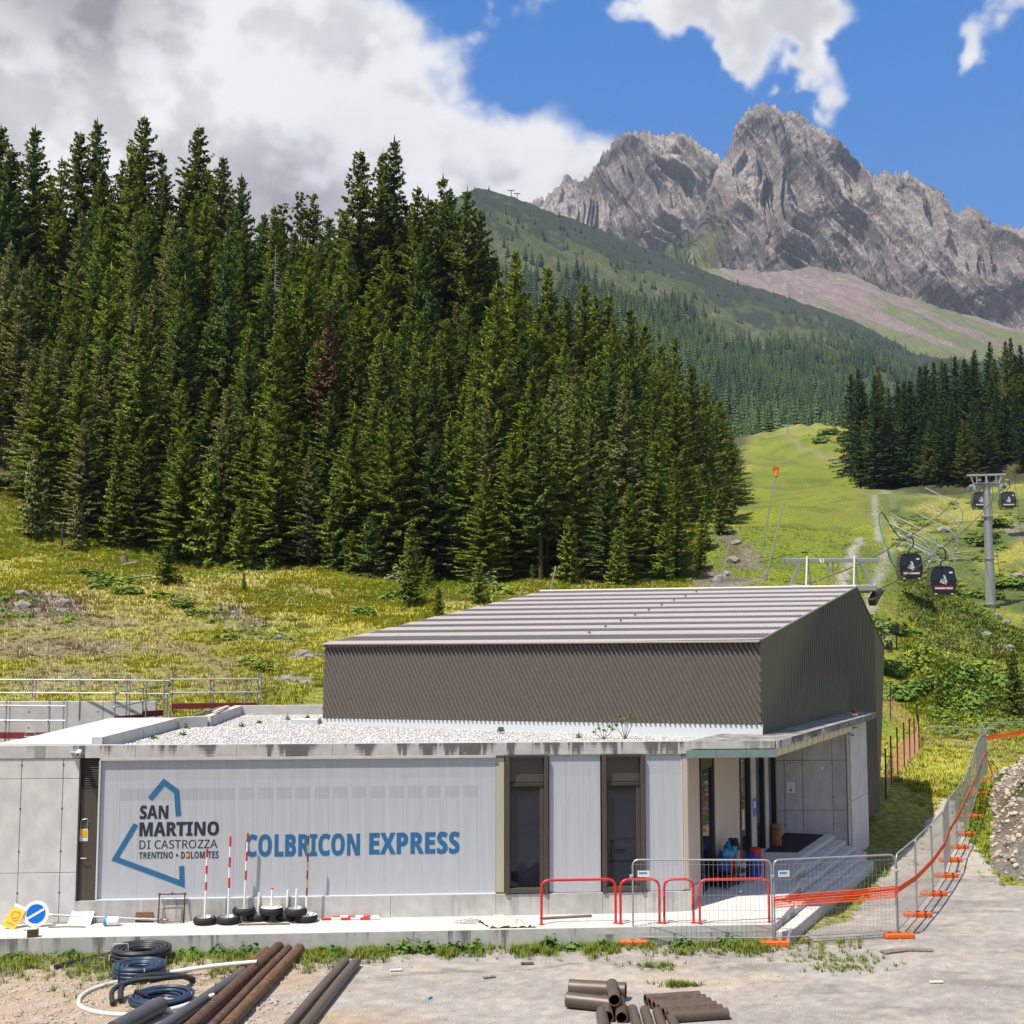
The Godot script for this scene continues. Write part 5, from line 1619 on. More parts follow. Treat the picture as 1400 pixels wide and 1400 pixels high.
func dead_tree(seed_: int, h: float) -> Array:
	var r := RandomNumberGenerator.new()
	r.seed = seed_
	var g := G.new()
	g.tube([V(0, -0.5, 0), V(0, h * 0.5, 0), V(0.1, h, 0)], [h * 0.012, h * 0.007, 0.02], 7)
	for i in 90:
		var y := h * r.randf_range(0.25, 0.98)
		var l := (h - y) * 0.13 + r.randf_range(0.2, 0.5)
		var az := r.randf() * TAU
		g.tube([V(0, y, 0), V(cos(az) * l * 0.6, y - l * 0.1, sin(az) * l * 0.6), V(cos(az) * l, y - l * 0.35, sin(az) * l)], [0.035, 0.02, 0.008], 4)
	return [g.mesh()]

var kinds := {}     # kind -> list of [trunk mesh, crown mesh, nominal height]
const ORDINAL := ["first", "second", "third", "fourth", "fifth", "sixth", "seventh", "eighth", "ninth", "tenth", "eleventh", "twelfth", "thirteenth", "fourteenth", "fifteenth", "sixteenth", "seventeenth", "eighteenth", "nineteenth", "twentieth"]

func tree(called: String, label: String, category: String, x: float, z: float, h: float, kind: String, leaf: String, group := "") -> Node3D:
	var pool: Array = kinds[kind]
	var pick: Array = pool[rng.randi() % pool.size()]
	var o := thing(called, label, category, on_land(x, z), rng.randf() * TAU, group)
	var s: float = h / float(pick[2])
	var w := s * rng.randf_range(0.88, 1.14)
	if pick[2] > 20: w *= lerpf(1.38, 1.0, clampf((h - 11.0) / 12.0, 0, 1))
	o.scale = V(w, s, w)
	put("trunk", pick[0], M.dead_wood if leaf == "dead_wood" else M.bark, o)
	if pick[1] != null: put("crown", pick[1], M[leaf], o)
	return o

const EDGE := [[-64, 113], [-43, 108.5], [-37, 104], [-26, 101.5], [-15, 100.5], [-9, 98.5], [-3.4, 98], [2.2, 96.5], [8.4, 98], [13.2, 104]]
func edge_of(x: float) -> float:
	if x > 13.2: return 104 + (x - 13.2) * 4.55
	for i in EDGE.size() - 1:
		if x <= EDGE[i + 1][0]: return lerpf(EDGE[i][1], EDGE[i + 1][1], clampf((x - EDGE[i][0]) / (EDGE[i + 1][0] - EDGE[i][0]), 0, 1))
	return 104

func build_forest() -> void:
	kinds.spruce = []
	for i in 6:
		var a := spruce(100 + i, 24.0, [4.0, 4.5, 3.5, 4.2, 3.7, 4.7][i], [0.97, 0.95, 0.9, 0.97, 0.93, 0.96][i], [0.05, 0.03, 0.1, 0.04, 0.12, 0.03][i])
		kinds.spruce.append([a[0], a[1], 24.0])
	kinds.thin = []
	for i in 2:
		var a := spruce(140 + i, 24.0, 2.9, 0.72, 0.28)
		kinds.thin.append([a[0], a[1], 24.0])
	kinds.young = []
	for i in 3:
		var a := spruce(160 + i, 7.0, 1.75, 0.97, 0.02)
		kinds.young.append([a[0], a[1], 7.0])
	kinds.larch = []
	for i in 2:
		var a := larch(180 + i, 11.0)
		kinds.larch.append([a[0], a[1], 11.0])
	var dd := dead_tree(190, 18.0)
	kinds.dead = [[dd[0], null, 18.0]]
	leaf_mat("needles_dark", Color(0.155, 0.21, 0.04), 0.7)
	leaf_mat("needles_shade", Color(0.06, 0.105, 0.035), 0.35)  # darker needle copy, shade of the right wood put into the colour
	leaf_mat("needles_blue", Color(0.132, 0.2, 0.058), 0.7)
	leaf_mat("needles_mid", Color(0.212, 0.27, 0.042), 0.7)
	leaf_mat("needles_light", Color(0.25, 0.32, 0.05), 0.7)
	leaf_mat("needles_grey", Color(0.26, 0.28, 0.11), 0.7)
	std("dead_wood", Color(0.3, 0.26, 0.23), 0.9)
	leaf_mat("needles_brown", Color(0.2, 0.12, 0.065), 0.2)
	leaf_mat("larch_green", Color(0.14, 0.2, 0.045), 0.35)
	leaf_mat("willow_grey", Color(0.12, 0.16, 0.085), 0.3)
	# spruces that stand against the sky, from the left of the picture: right, away, height of the tip
	var tops := [[-62.1, 150, 69.3], [-56.6, 140, 62.6], [-55.7, 145, 67.1], [-50.8, 140, 61.4], [-52.3, 150, 68.4], [-50.1, 150, 70.0], [-46.9, 150, 65.2], [-44.8, 150, 70.4], [-43.0, 152, 67.0], [-38.1, 150, 69.3], [-33.8, 145, 63.3], [-30.4, 140, 59.4], [-29.0, 146, 57.0], [-23.8, 150, 60.9], [-17.2, 140, 62.2], [-15.2, 145, 64.2], [-13.7, 142, 64.5], [-10.6, 138, 57.2], [-8.3, 150, 62.9], [-5.1, 140, 57.9]]
	var used0 := []
	tops.sort_custom(func(a, b): return a[0] / a[1] < b[0] / b[1])
	var tone := ["needles_dark", "needles_blue", "needles_dark", "needles_mid", "needles_dark"]
	for i in tops.size():
		var q: Array = tops[i]
		tree("spruce_tree", "tall spruce against the clouds, %s from the left along the skyline" % ORDINAL[i], "spruce", q[0], q[1], q[2] - land(q[0], q[1]), "spruce" if i % 5 != 3 else "thin", tone[i % 5], "spruces on the skyline of the left forest").scale *= V(1.2, 1, 1.2)
	var pals := [[-58.5, 146, 60], [-53.6, 144, 61], [-48.6, 147, 62.5], [-46.0, 152, 66], [-41.2, 148, 62.5], [-39.8, 152, 63], [-36.2, 148, 63], [-32.2, 144, 58], [-27.2, 146, 55], [-21.6, 146, 56.5], [-19.0, 142, 56], [-14.4, 146, 60.5], [-12.2, 143, 57], [-9.4, 142, 57.5], [-7.0, 143, 58.8], [-3.8, 142, 56.0], [-2.0, 143, 51]]
	for i in pals.size():
		var q: Array = pals[i]
		used0.append(q)
		tree("spruce_tree", "lower spruce filling the gap between skyline spruces, %s from the left" % ORDINAL[i], "spruce", q[0], q[1], q[2] - land(q[0], q[1]), "spruce", tone[(i + 2) % 5], "spruces on the skyline of the left forest").scale *= V(1.2, 1, 1.2)
	# light round-topped trees on the skyline between them
	for q in [[-27.8, 151, 60.0, "left"], [-26.0, 153, 62.0, "middle, tallest"], [-24.6, 150, 59.0, "right"]]:
		tree("larch_tree", "soft light green larch on the forest skyline, %s of three" % q[3], "larch", q[0], q[1], q[2] - land(q[0], q[1]), "larch", "larch_green", "light larches on the skyline")
	# the falling edge of the forest before the far flank
	var fall := [[-3.4, 145, 53.2], [0, 135, 45.2], [1.6, 140, 45.7], [4, 132, 46.5], [5.7, 130, 43], [7.9, 135, 45.6], [9.4, 140, 45.7], [11, 140, 45.7], [13.5, 145, 45.4], [15.7, 150, 44.9], [18.5, 155, 43.4], [20.5, 160, 45.5], [23.5, 165, 42.8], [27.7, 180, 43.9], [33, 200, 45], [37.3, 215, 42.1]]
	for i in fall.size():
		var q: Array = fall[i]
		tree("spruce_tree", "spruce on the falling right edge of the forest, %s down from the skyline" % ORDINAL[i], "spruce", q[0], q[1], q[2] - land(q[0], q[1]), "spruce", ["needles_dark", "needles_mid", "needles_light", "needles_mid"][i % 4], "spruces on the right edge of the left forest").scale *= V(1.18, 1, 1.18)
	# the body of the forest
	var used := []
	for q in tops + fall + used0: used.append(Vector2(q[0], q[1]))
	var made := 0
	var said := {}
	for attempt in 5200:
		if made >= 178: break
		var x := rng.randf_range(-63, 40)
		var back := rng.randf()
		var z := edge_of(x) + 0.6 + pow(back, 1.5) * (46.0 if x < 14 else 30.0)
		if absf(x) > z * 0.425: continue
		var gap := 2.7 if back < 0.45 else 3.6
		if x > 14: gap = 4.6
		var p := Vector2(x, z)
		var ok := true
		for u in used:
			if (u - p).length() < gap:
				ok = false; break
		if not ok: continue
		used.append(p)
		made += 1
		var deep := z - edge_of(x)
		var h := rng.randf_range(8, 14) if deep < 5 else (rng.randf_range(11, 17.5) if deep < 13 else (rng.randf_range(13, 20) if deep < 26 else rng.randf_range(15, 22)))
		if deep > 4 and rng.randf() < 0.12: h += 4
		if x > 14: h = rng.randf_range(9, 17) if deep > 8 else rng.randf_range(4, 9)
		var n := ln.get_noise_2d(x * 1.5 + 60, z * 1.5)
		var leaf: String = ["needles_dark", "needles_mid", "needles_blue", "needles_mid", "needles_light", "needles_grey"][clampi(int(2.4 + n * 5 + rng.randf_range(-1.6, 2.0)), 0, 5)]
		var kd := "spruce"
		if x < -34 and deep < 14:
			kd = "thin" if rng.randf() < 0.5 else "spruce"
			if rng.randf() < 0.55: leaf = "needles_grey"
		elif deep < 8 and rng.randf() < 0.18: kd = "thin"
		var words := {"needles_dark": "dark", "needles_mid": "mid green", "needles_blue": "bluish", "needles_light": "light green", "needles_grey": "greyish"}
		var px := x / z
		var rank := "at the forest front" if deep < 5 else ("in the second rank" if deep < 12 else ("in the third rank" if deep < 20 else ("deep inside the forest" if deep < 30 else "high at the forest back")))
		var anchor := "along the mown run"
		for q in [[-0.335, "above the grey door"], [-0.275, "above the mountain logo"], [-0.215, "above the printed town name"], [-0.15, "above the first printed word"], [-0.1, "above the roof parapet corner"], [-0.05, "above the second printed word"], [0.0, "above the yellow strip and first window"], [0.05, "above the first window's right side"], [0.1, "above the second window"], [0.15, "above the canopy's near corner"]]:
			if px < q[0]:
				anchor = q[1]
				break
		var lab := "%s %s %s, %s" % [words[leaf], "sparse spruce" if kd == "thin" else "spruce", rank, anchor]
		if said.has(lab):
			var plain := lab
			for w in [("shorter " if h < said[plain] else "taller "), "middling ", "further ", "hindmost ", "slim "]:
				if said.has(lab): lab = w + plain
		said[lab] = h
		tree("spruce_tree", lab, "spruce", x, z, h, kd, leaf, "spruces of the forest on the left slope")
	# the rest of the stand, mostly hidden behind the trees in front
	var bs := []; var bcol := []
	for attempt in 2600:
		if bs.size() >= 200: break
		var x := rng.randf_range(-70, 34)
		var z := edge_of(x) + rng.randf_range(16, 52.0 if x < 14 else 32.0)
		if absf(x) > z * 0.45: continue
		var p := Vector2(x, z)
		var ok := true
		for u in used:
			if (u - p).length() < 2.9:
				ok = false; break
		if not ok: continue
		used.append(p)
		var h := rng.randf_range(14, 20) / 24.0
		var w := h * rng.randf_range(1.05, 1.3)
		bs.append(Transform3D(Basis(Vector3.UP, rng.randf() * TAU).scaled(V(w, h, w)), on_land(x, z)))
		bcol.append(Color(0.13, 0.2, 0.042).lerp(Color(0.2, 0.27, 0.046), rng.randf()))
	leaf_mat("needles_mass", Color(1, 1, 1), 0.7)
	tag(scatter("forest_interior", kinds.spruce[0][1], M.needles_mass, bs, bcol), "crowns of the close-packed spruces deep inside the left forest")
	tree("dead_tree", "bare grey dead tree standing inside the forest", "dead tree", -24.2, 128, 19, "dead", "dead_wood")
	tree("spruce_tree", "rust-brown dying spruce among the green ones mid-forest", "spruce", -16.6, 113, 19, "thin", "needles_brown")
	# single small trees in front of the forest: right, away, height, kind, leaf, label
	var small := [[-21.0, 99.2, 5.5, "young", "needles_mid", "young spruce just right of the bushy light green one", 1.0], [-13.6, 98.6, 6.5, "young", "needles_dark", "dark young spruce before the pale deciduous tree", 1.0], [-12.2, 97.4, 3.4, "young", "needles_mid", "low young spruce in front of the bluish one", 1.2], [-7.6, 96.6, 4.6, "young", "needles_mid", "young spruce left of the willow bush above the hall", 1.1], [-6.0, 92, 2.4, "young", "needles_mid", "little spruce in the strip of grass above the hall's left end", 1.0], [4.2, 95.6, 5.2, "young", "needles_mid", "young spruce close behind the hall ridge, left part", 1.0], [8.0, 96.8, 4.4, "young", "needles_light", "light young spruce close behind the hall ridge, middle", 1.0], [12.0, 101.5, 4.8, "young", "needles_mid", "young spruce close behind the hall ridge, right part", 1.0],
		[-38.4, 102.6, 7.0, "young", "needles_grey", "greyish young spruce at the far left forest edge", 0.85], [-34.6, 101.6, 4.4, "young", "needles_grey", "small greyish spruce beside the lone dark stake", 0.9], [-23.7, 88, 2.9, "young", "needles_dark", "small broad young spruce alone in the meadow", 1.5], [-17.9, 85.5, 1.3, "young", "needles_mid", "tiny young spruce in the meadow right of the broad one", 0.8], [-6.6, 83.5, 4.0, "young", "needles_dark", "dark young spruce left of the hall roof", 1.0], [-4.6, 80.5, 1.9, "young", "needles_dark", "small dark spruce just behind the hall's left roof corner", 1.0], [-2.2, 85.5, 3.0, "young", "needles_mid", "young spruce rising behind the hall roof edge", 1.0],
		[1.5, 94, 1.7, "larch", "larch_green", "small bright larch by the leaning pole behind the hall roof", 1.0], [-4.4, 101, 4.2, "larch", "willow_grey", "grey-green willow bush at the forest foot above the hall", 1.6], [-10.8, 97, 5.0, "young", "needles_blue", "bluish young spruce at the forest foot", 1.1], [-15.9, 100, 4.2, "larch", "willow_grey", "pale grey-green deciduous tree at the forest edge", 1.3], [-28.3, 105.5, 5.0, "young", "needles_mid", "young spruce in the gap at the forest edge", 0.7], [-32.3, 103.5, 6.2, "young", "needles_mid", "mid-sized young spruce at the upper left forest edge", 0.9],
		[-24, 101, 8.6, "young", "needles_light", "light green bushy spruce at the forest edge above the meadow", 0.9], [16.3, 110.5, 3.1, "young", "needles_mid", "young spruce at the right forest foot, nearest the hall ridge", 1.0], [17.4, 116, 4.0, "young", "needles_light", "light young spruce uphill of the forest foot by the ski run", 1.0], [19.8, 121, 4.4, "young", "needles_mid", "young spruce between the lances and the forest", 1.0], [26.9, 172, 6, "young", "needles_light", "bright young spruce midway up the ski run edge", 1.0], [30.5, 178, 5, "young", "needles_mid", "young spruce beside the upper ski run edge", 1.0], [35.1, 204, 6, "young", "needles_mid", "young spruce at the upper ski run edge, farthest up", 1.0],
		[29.7, 76.5, 3.9, "young", "needles_dark", "dark young spruce in the bushes at the right border", 0.85], [31.5, 78.5, 3.0, "young", "needles_dark", "second young spruce behind the dark one at the right border", 0.85], [25.6, 77.5, 2.2, "young", "needles_mid", "small spruce in the shrubs before the low barrier", 0.8], [74.2, 243, 10, "larch", "larch_green", "bright green larch at the foot of the right forest", 1.2], [77.6, 243, 9.5, "larch", "larch_green", "second bright larch at the foot of the right forest", 1.1], [70.6, 243, 6.5, "larch", "larch_green", "smaller yellow-green larch left of the bright one", 1.0], [86, 238, 8, "larch", "larch_green", "bright larch by the loops of the hose posts", 0.8]]
	for q in small:
		var o := tree("young_tree", q[5], "tree", q[0], q[1], q[2], q[3], q[4])
		o.scale = V(o.scale.y * q[6], o.scale.y, o.scale.y * q[6])
	# the wood right of the run, its shade painted into the needles
	var rt := [[65.8, 240, 46.1], [71.7, 250, 54.3], [74.6, 250, 56.5], [76, 245, 57], [79.4, 245, 59.9], [83.5, 250, 61.7], [82.2, 240, 58.8], [86.1, 245, 62], [89.8, 250, 62.4], [92.1, 250, 58], [96.3, 255, 63.5], [99.9, 260, 63.1], [103.7, 262, 69.7], [105.9, 262, 68.2], [83.3, 225, 50], [76.9, 222, 47], [74.4, 230, 48], [87.7, 225, 50], [91.8, 230, 52]]
	var ru := []
	for i in rt.size():
		var q: Array = rt[i]
		ru.append(Vector2(q[0], q[1]))
		tree("spruce_tree", "tall dark spruce topping the right wood, %s in the row" % ORDINAL[i], "spruce", q[0], q[1], q[2] - land(q[0], q[1]), "spruce", "needles_shade", "spruces of the dark wood right of the run")
	made = 0
	var wood := []
	for attempt in 1500:
		if made >= 58: break
		var p := Vector2(rng.randf_range(67, 107), rng.randf_range(216, 268))
		if p.x > p.y * 0.405 or p.x < 66 + (p.y - 225) * 0.12: continue
		if p.y < 236 and p.x < 74: continue
		var ok := true
		for u in ru:
			if (u - p).length() < 3.6:
				ok = false; break
		if not ok: continue
		ru.append(p)
		made += 1
		wood.append(tree("spruce_tree", "dark spruce of the right wood, %s, %s" % ["near its foot" if p.y < 232 else ("midway in" if p.y < 248 else "at its back"), "above the curved posts" if p.x / p.y < 0.335 else ("left of the lift tower" if p.x / p.y < 0.37 else "behind the lift tower")], "spruce", p.x, p.y, rng.randf_range(9, 15) if p.y < 234 else rng.randf_range(12, 23), "spruce", ["needles_shade", "needles_shade", "needles_dark"][made % 3], "spruces of the dark wood right of the run"))
	in_order(wood, "dark spruce within the wood right of the run, %s from its left end")

# ---------------------------------------------------------------- the gondola lift
func build_lift() -> void:
	var turn := -deg_to_rad(ALONG)
	# lift tower
	var t := thing("lift_tower", "grey tubular lift tower with a wide crossarm right of the ski run", "lift tower", on_land(52.25, 140), -deg_to_rad(14))
	var top := 25.2 - t.position.y
	var g := G.new()
	g.lathe([[0.0, -1], [0.56, -1], [0.52, top * 0.36], [0.48, top * 0.36], [0.43, top * 0.68], [0.4, top * 0.68], [0.36, top - 1.1]], 18)
	put("shaft", g, M.galv, t)
	for y in [top * 0.36, top * 0.68]:
		g = G.new()
		g.lathe([[0.5, y - 0.05], [0.64, y - 0.04], [0.64, y + 0.04], [0.4, y + 0.05]], 18)
		put("flange", g, M.galv_dull, t)
	g = G.new()
	g.lathe([[0.6, 0.2], [0.85, 0.2], [0.85, 0.32], [0.6, 0.34]], 18)
	put("base_flange", g, M.galv_dull, t)
	put("crossarm", gbox(V(0, top, 0), V(4.1, 0.2, 0.22), 0.03), M.galv, t)
	put("top_mast", gbox(V(0, top - 0.4, 0), V(0.22, 0.9, 0.22), 0.03), M.galv, t)
	put("lower_arm", gbox(V(0, top - 1.2, 0), V(3.2, 0.24, 0.3), 0.03), M.galv, t)
	put("work_platform", gbox(V(0, top - 0.95, 0.35), V(2.6, 0.06, 0.5), 0.01), M.galv_dull, t)
	for s in [-1.0, 1.0]:
		put("hanger_leg", gtube([V(s * 1.65, top - 0.05, 0), V(s * 1.25, top - 1.2, 0)], 0.08, 8), M.galv, t)
		put("hanger_leg", gtube([V(s * 1.0, top - 0.05, 0), V(s * 1.0, top - 1.2, 0)], 0.07, 8), M.galv, t)
		var sh := put("sheave_train", gbox(V(s * 1.65, top - 1.3, 0), V(0.16, 0.22, 3.4), 0.03), M.galv_dull, t)
		for k in 6:
			g = G.new()
			g.lathe([[0.0, -0.07], [0.26, -0.07], [0.22, 0], [0.26, 0.07], [0, 0.07]], 14, Transform3D(Basis(V(0, 0, 1), PI / 2), V(s * 1.82, top - 1.42, -1.4 + k * 0.56)))
			put("wheel", g, M.galv_dull, sh)
		put("ladder_cage", gbox(V(s * 1.45, top - 1.55, 0.2), V(0.5, 0.5, 0.9), 0.02), M.galv, t)
	# gantry behind the hall
	var q := thing("lift_gantry", "grey steel lift gantry with a long beam rising behind the hall ridge", "gantry", W(20.4, 10.2, 82), turn * 0.12)
	put("beam", gbox(V(0, 2.15, 0), V(5.9, 0.26, 0.28), 0.03), M.galv, q)
	for s in [-1.0, 1.0]:
		put("end_plate", gbox(V(s * 2.98, 2.15, 0), V(0.08, 0.36, 0.38), 0.01), M.galv_dull, q)
		put("slanted_leg", gbox(V(s * 2.22, 1.35, 0), V(0.2, 1.7, 0.24), 0.02, Basis(V(0, 0, 1), s * -0.38 * -1.0)), M.galv, q)
		put("rope_guide", gtube([V(s * 1.5 - 0.12, 0.2, 0.3), V(s * 1.5 + 0.02, 2.4, 0.2)], 0.07, 6), M.white_paint, q)
		put("brace", gtube([V(s * 1.5 + 0.02, 2.3, 0.1), V(s * 1.5 + 0.4, 0.3, -0.6)], 0.04, 6), M.galv_dull, q)
		put("sheave_box", gbox(V(s * 2.1, 0.35, 0.2), V(1.3, 0.4, 1.2), 0.05), M.galv_dull, q)
	put("mid_post", gtube(round_path([V(-0.18, 2.05, 0), V(-0.18, 0.3, 0), V(0.18, 0.3, 0), V(0.18, 2.05, 0)], 0.05), 0.05, 6), M.galv, q)
	put("mid_box", gbox(V(0, 1.65, 0), V(0.28, 0.3, 0.2), 0.02), M.galv_dull, q)
	for s in [-0.8, 0.8]:
		put("guard_rail", gtube(round_path([V(s - 0.4, 0.2, 0.3), V(s - 0.4, 0.85, 0.3), V(s + 0.4, 0.85, 0.3), V(s + 0.4, 0.2, 0.3)], 0.08), 0.03, 6), M.galv_dull, q)
	put("number_plate", gbox(V(-0.55, 2.15, 0.15), V(0.28, 0.26, 0.02)), M.white_paint, q)
	var one_font := SystemFont.new()
	one_font.font_names = PackedStringArray(["Droid Sans"])
	one_font.font_weight = 700
	lettering("1", one_font, M.black_print, -0.6, -0.5, 2.06, 2.24, 0.162, q)
	put("base_beam", gbox(V(0, 0.15, 0), V(4.9, 0.2, 0.5), 0.03), M.galv_dull, q)
	put("end_sheaves", gbox(V(2.75, -0.2, 0.1), V(0.5, 0.5, 1.6), 0.06, Basis(V(0, 1, 0), -0.5) * Basis(V(1, 0, 0), 0.5)), M.black_steel, q)
	put("cabin_rail", gbox(V(3.1, -0.1, -0.3), V(0.24, 0.16, 2.0), 0.03, Basis(V(0, 1, 0), -0.5) * Basis(V(1, 0, 0), 0.35)), M.black_steel, q)
	# haul ropes
	var rope := func(label: String, pts: Array) -> void:
		var out := []
		for i in pts.size() - 1:
			for k in 12:
				var f := k / 12.0
				var p: Vector3 = pts[i].lerp(pts[i + 1], f)
				out.append(p - V(0, (pts[i] - pts[i + 1]).length() * 0.012 * 4.0 * f * (1.0 - f), 0))
		out.append(pts[-1])
		tag(put("haul_rope", gtube(out, 0.035, 5), M.cable), label, "cable", "haul ropes of the lift")
	var tb := t.transform
	rope.call("left haul rope running up from the gantry to the tower", [W(18.3, 10.7, 82), W(33.9, 15.9, 110), tb * V(-1.8, top - 1.2, 0), W(61.0, 27.2, 166), W(88, 38, 232)])
	rope.call("right haul rope running up from the gantry to the tower", [W(23.3, 10.4, 82), W(33.5, 14.3, 100), tb * V(1.8, top - 1.2, 0), W(64.6, 27.2, 166), W(92, 38.5, 232)])
	# cabins
	var c := thing("gondola_cabin", "black gondola cabin hanging lowest, right of the hall ridge", "gondola", W(33.5, 10.7, 100), turn + 0.35, "black gondola cabins on the lift")
	var body := G.new()
	var prof := [[-0.78, 0.0], [0.78, 0.0], [0.97, 0.75], [0.98, 1.1], [0.8, 2.02], [0.62, 2.14], [-0.62, 2.14], [-0.8, 2.02], [-0.98, 1.1], [-0.97, 0.75]]
	var pv := PackedVector2Array()
	for p in prof: pv.append(Vector2(p[0], p[1]))
	body.prism(pv, -0.9, 0.9)
	put("shell", body, M.cabin_black, c)
	for s in [-1.0, 1.0]:
		var w := G.new()
		w.prism(PackedVector2Array([Vector2(-0.9, 1.12), Vector2(0.9, 1.12), Vector2(0.72, 1.95), Vector2(-0.72, 1.95)]), 0.0, 0.02)
		w.xf = Transform3D.IDENTITY
		var o := put("window", w, M.cabin_glass, c)
		o.position.z = 0.9 if s > 0 else -0.92
		var sw := put("side_window", gbox(V(s * 0.905, 1.55, 0), V(0.03, 0.75, 1.5), 0.01, Basis(V(0, 0, 1), s * 0.19)), M.cabin_glass, c)
		put("bumper", gbox(V(s * 0.98, 0.72, 0), V(0.05, 0.12, 1.6), 0.02), M.black_steel, c)
		put("foot_light", gbox(V(s * 0.62, 0.06, 0.91), V(0.2, 0.07, 0.03), 0.01), M.white_plastic, c)
	put("red_band", gbox(V(0, 0.66, 0.905), V(1.45, 0.045, 0.02)), M.red_paint, c)
	put("print_band", gbox(V(0, 0.5, 0.905), V(1.35, 0.13, 0.02)), M.grey_plate, c)
	put("red_band", gbox(V(0, 0.36, 0.905), V(1.2, 0.03, 0.02)), M.dark_red, c)
	put("white_tag", gbox(V(0.55, 1.72, 0.925), V(0.26, 0.12, 0.01)), M.white_plastic, c)
	var lg := G.new()
	for st_ in [[Vector2(-0.05, 1.38), Vector2(0.02, 1.5), Vector2(0.1, 1.42), Vector2(0.12, 1.2)], [Vector2(-0.14, 1.2), Vector2(-0.26, 0.98), Vector2(0.14, 0.82), Vector2(0.14, 0.92)]]:
		var k := stroke(st_, 0.06, 0.925)
		lg.v.append_array(k.v); lg.n.append_array(k.n)
	for y in [1.3, 1.22, 1.13, 1.05, 0.98]: lg.box(V(0.06 + 0.08 * (1.3 - y), y, 0.93), V(0.2 + 0.3 * (1.3 - y) * 2, 0.05, 0.01))
	put("logo_print", lg, M.white_plastic, c)
	put("roof_rack", gbox(V(0, 2.19, 0), V(1.1, 0.08, 1.5), 0.02), M.black_steel, c)
	put("hanger", gtube(round_path([V(0, 2.2, 0), V(0, 2.55, 0), V(0.42, 2.9, 0), V(0.42, 3.5, 0), V(0.1, 3.75, 0)], 0.25), 0.06, 8), M.black_steel, c)
	put("grip", gbox(V(0.05, 3.78, 0), V(0.42, 0.24, 0.5), 0.05), M.galv, c)
	dup(c, "black gondola cabin second from the bottom, before the curved hose posts", W(34.15, 12.35, 110), turn + 0.35, "black gondola cabins on the lift")
	dup(c, "distant black gondola cabin just right of the lift tower shaft", W(64.57, 24.0, 166), turn + 0.3, "black gondola cabins on the lift")
	dup(c, "distant black gondola cabin half hidden behind the lift tower shaft", W(61.0, 24.0, 166), turn + 0.3, "black gondola cabins on the lift")
	var far := dup(c, "farthest black gondola cabin, smallest, above the tower's right side", W(90.9, 34.8, 230), turn + 0.3, "black gondola cabins on the lift")
	# a second tower and a hut far up the run, masts on the far ridge
	var t2 := thing("far_lift_tower", "tiny lift tower at the top end of the mown run", "lift tower", on_land(95.8, 440))
	put("shaft", gtube([V(0, -1, 0), V(0, 4.5, 0)], 0.25, 8), M.galv_dull, t2)
	put("crossarm", gbox(V(0, 4.5, 0), V(4.2, 0.4, 0.4), 0.05), M.galv, t2)
	var hut := thing("hillside_cabin", "small pale hut at the right border above the far gondolas", "hut", on_land(103.5, 258), -0.3)
	put("wall", gbox(V(0, 2.2, 0), V(5, 4.4, 4), 0.05), M.grey_plate, hut)
	put("roof", gbox(V(0, 4.6, 0), V(5.6, 0.4, 4.6), 0.05), M.galv_dull, hut)
	for s in [-1.3, 0.6]: put("window", gbox(V(s, 2.4, 2.01), V(0.9, 1.6, 0.06), 0.01), M.cabin_glass, hut)
	put("door", gbox(V(2.0, 1.2, 2.01), V(0.8, 2.2, 0.06), 0.01), M.bronze, hut)
	for k in 2:
		var m := thing("ridge_mast", ["taller lift mast on the far ridge against the sky", "lower lift mast on the far ridge against the sky"][k], "lift tower", W(-1 + k * 7.5, 553 - k * 4, 1555))
		put("shaft", gtube([V(0, -12, 0), V(0, 10, 0)], 0.5, 6), M.black_steel, m)
		put("crossarm", gbox(V(0, 9.6, 0), V(8, 0.8, 1.2), 0.05), M.black_steel, m)

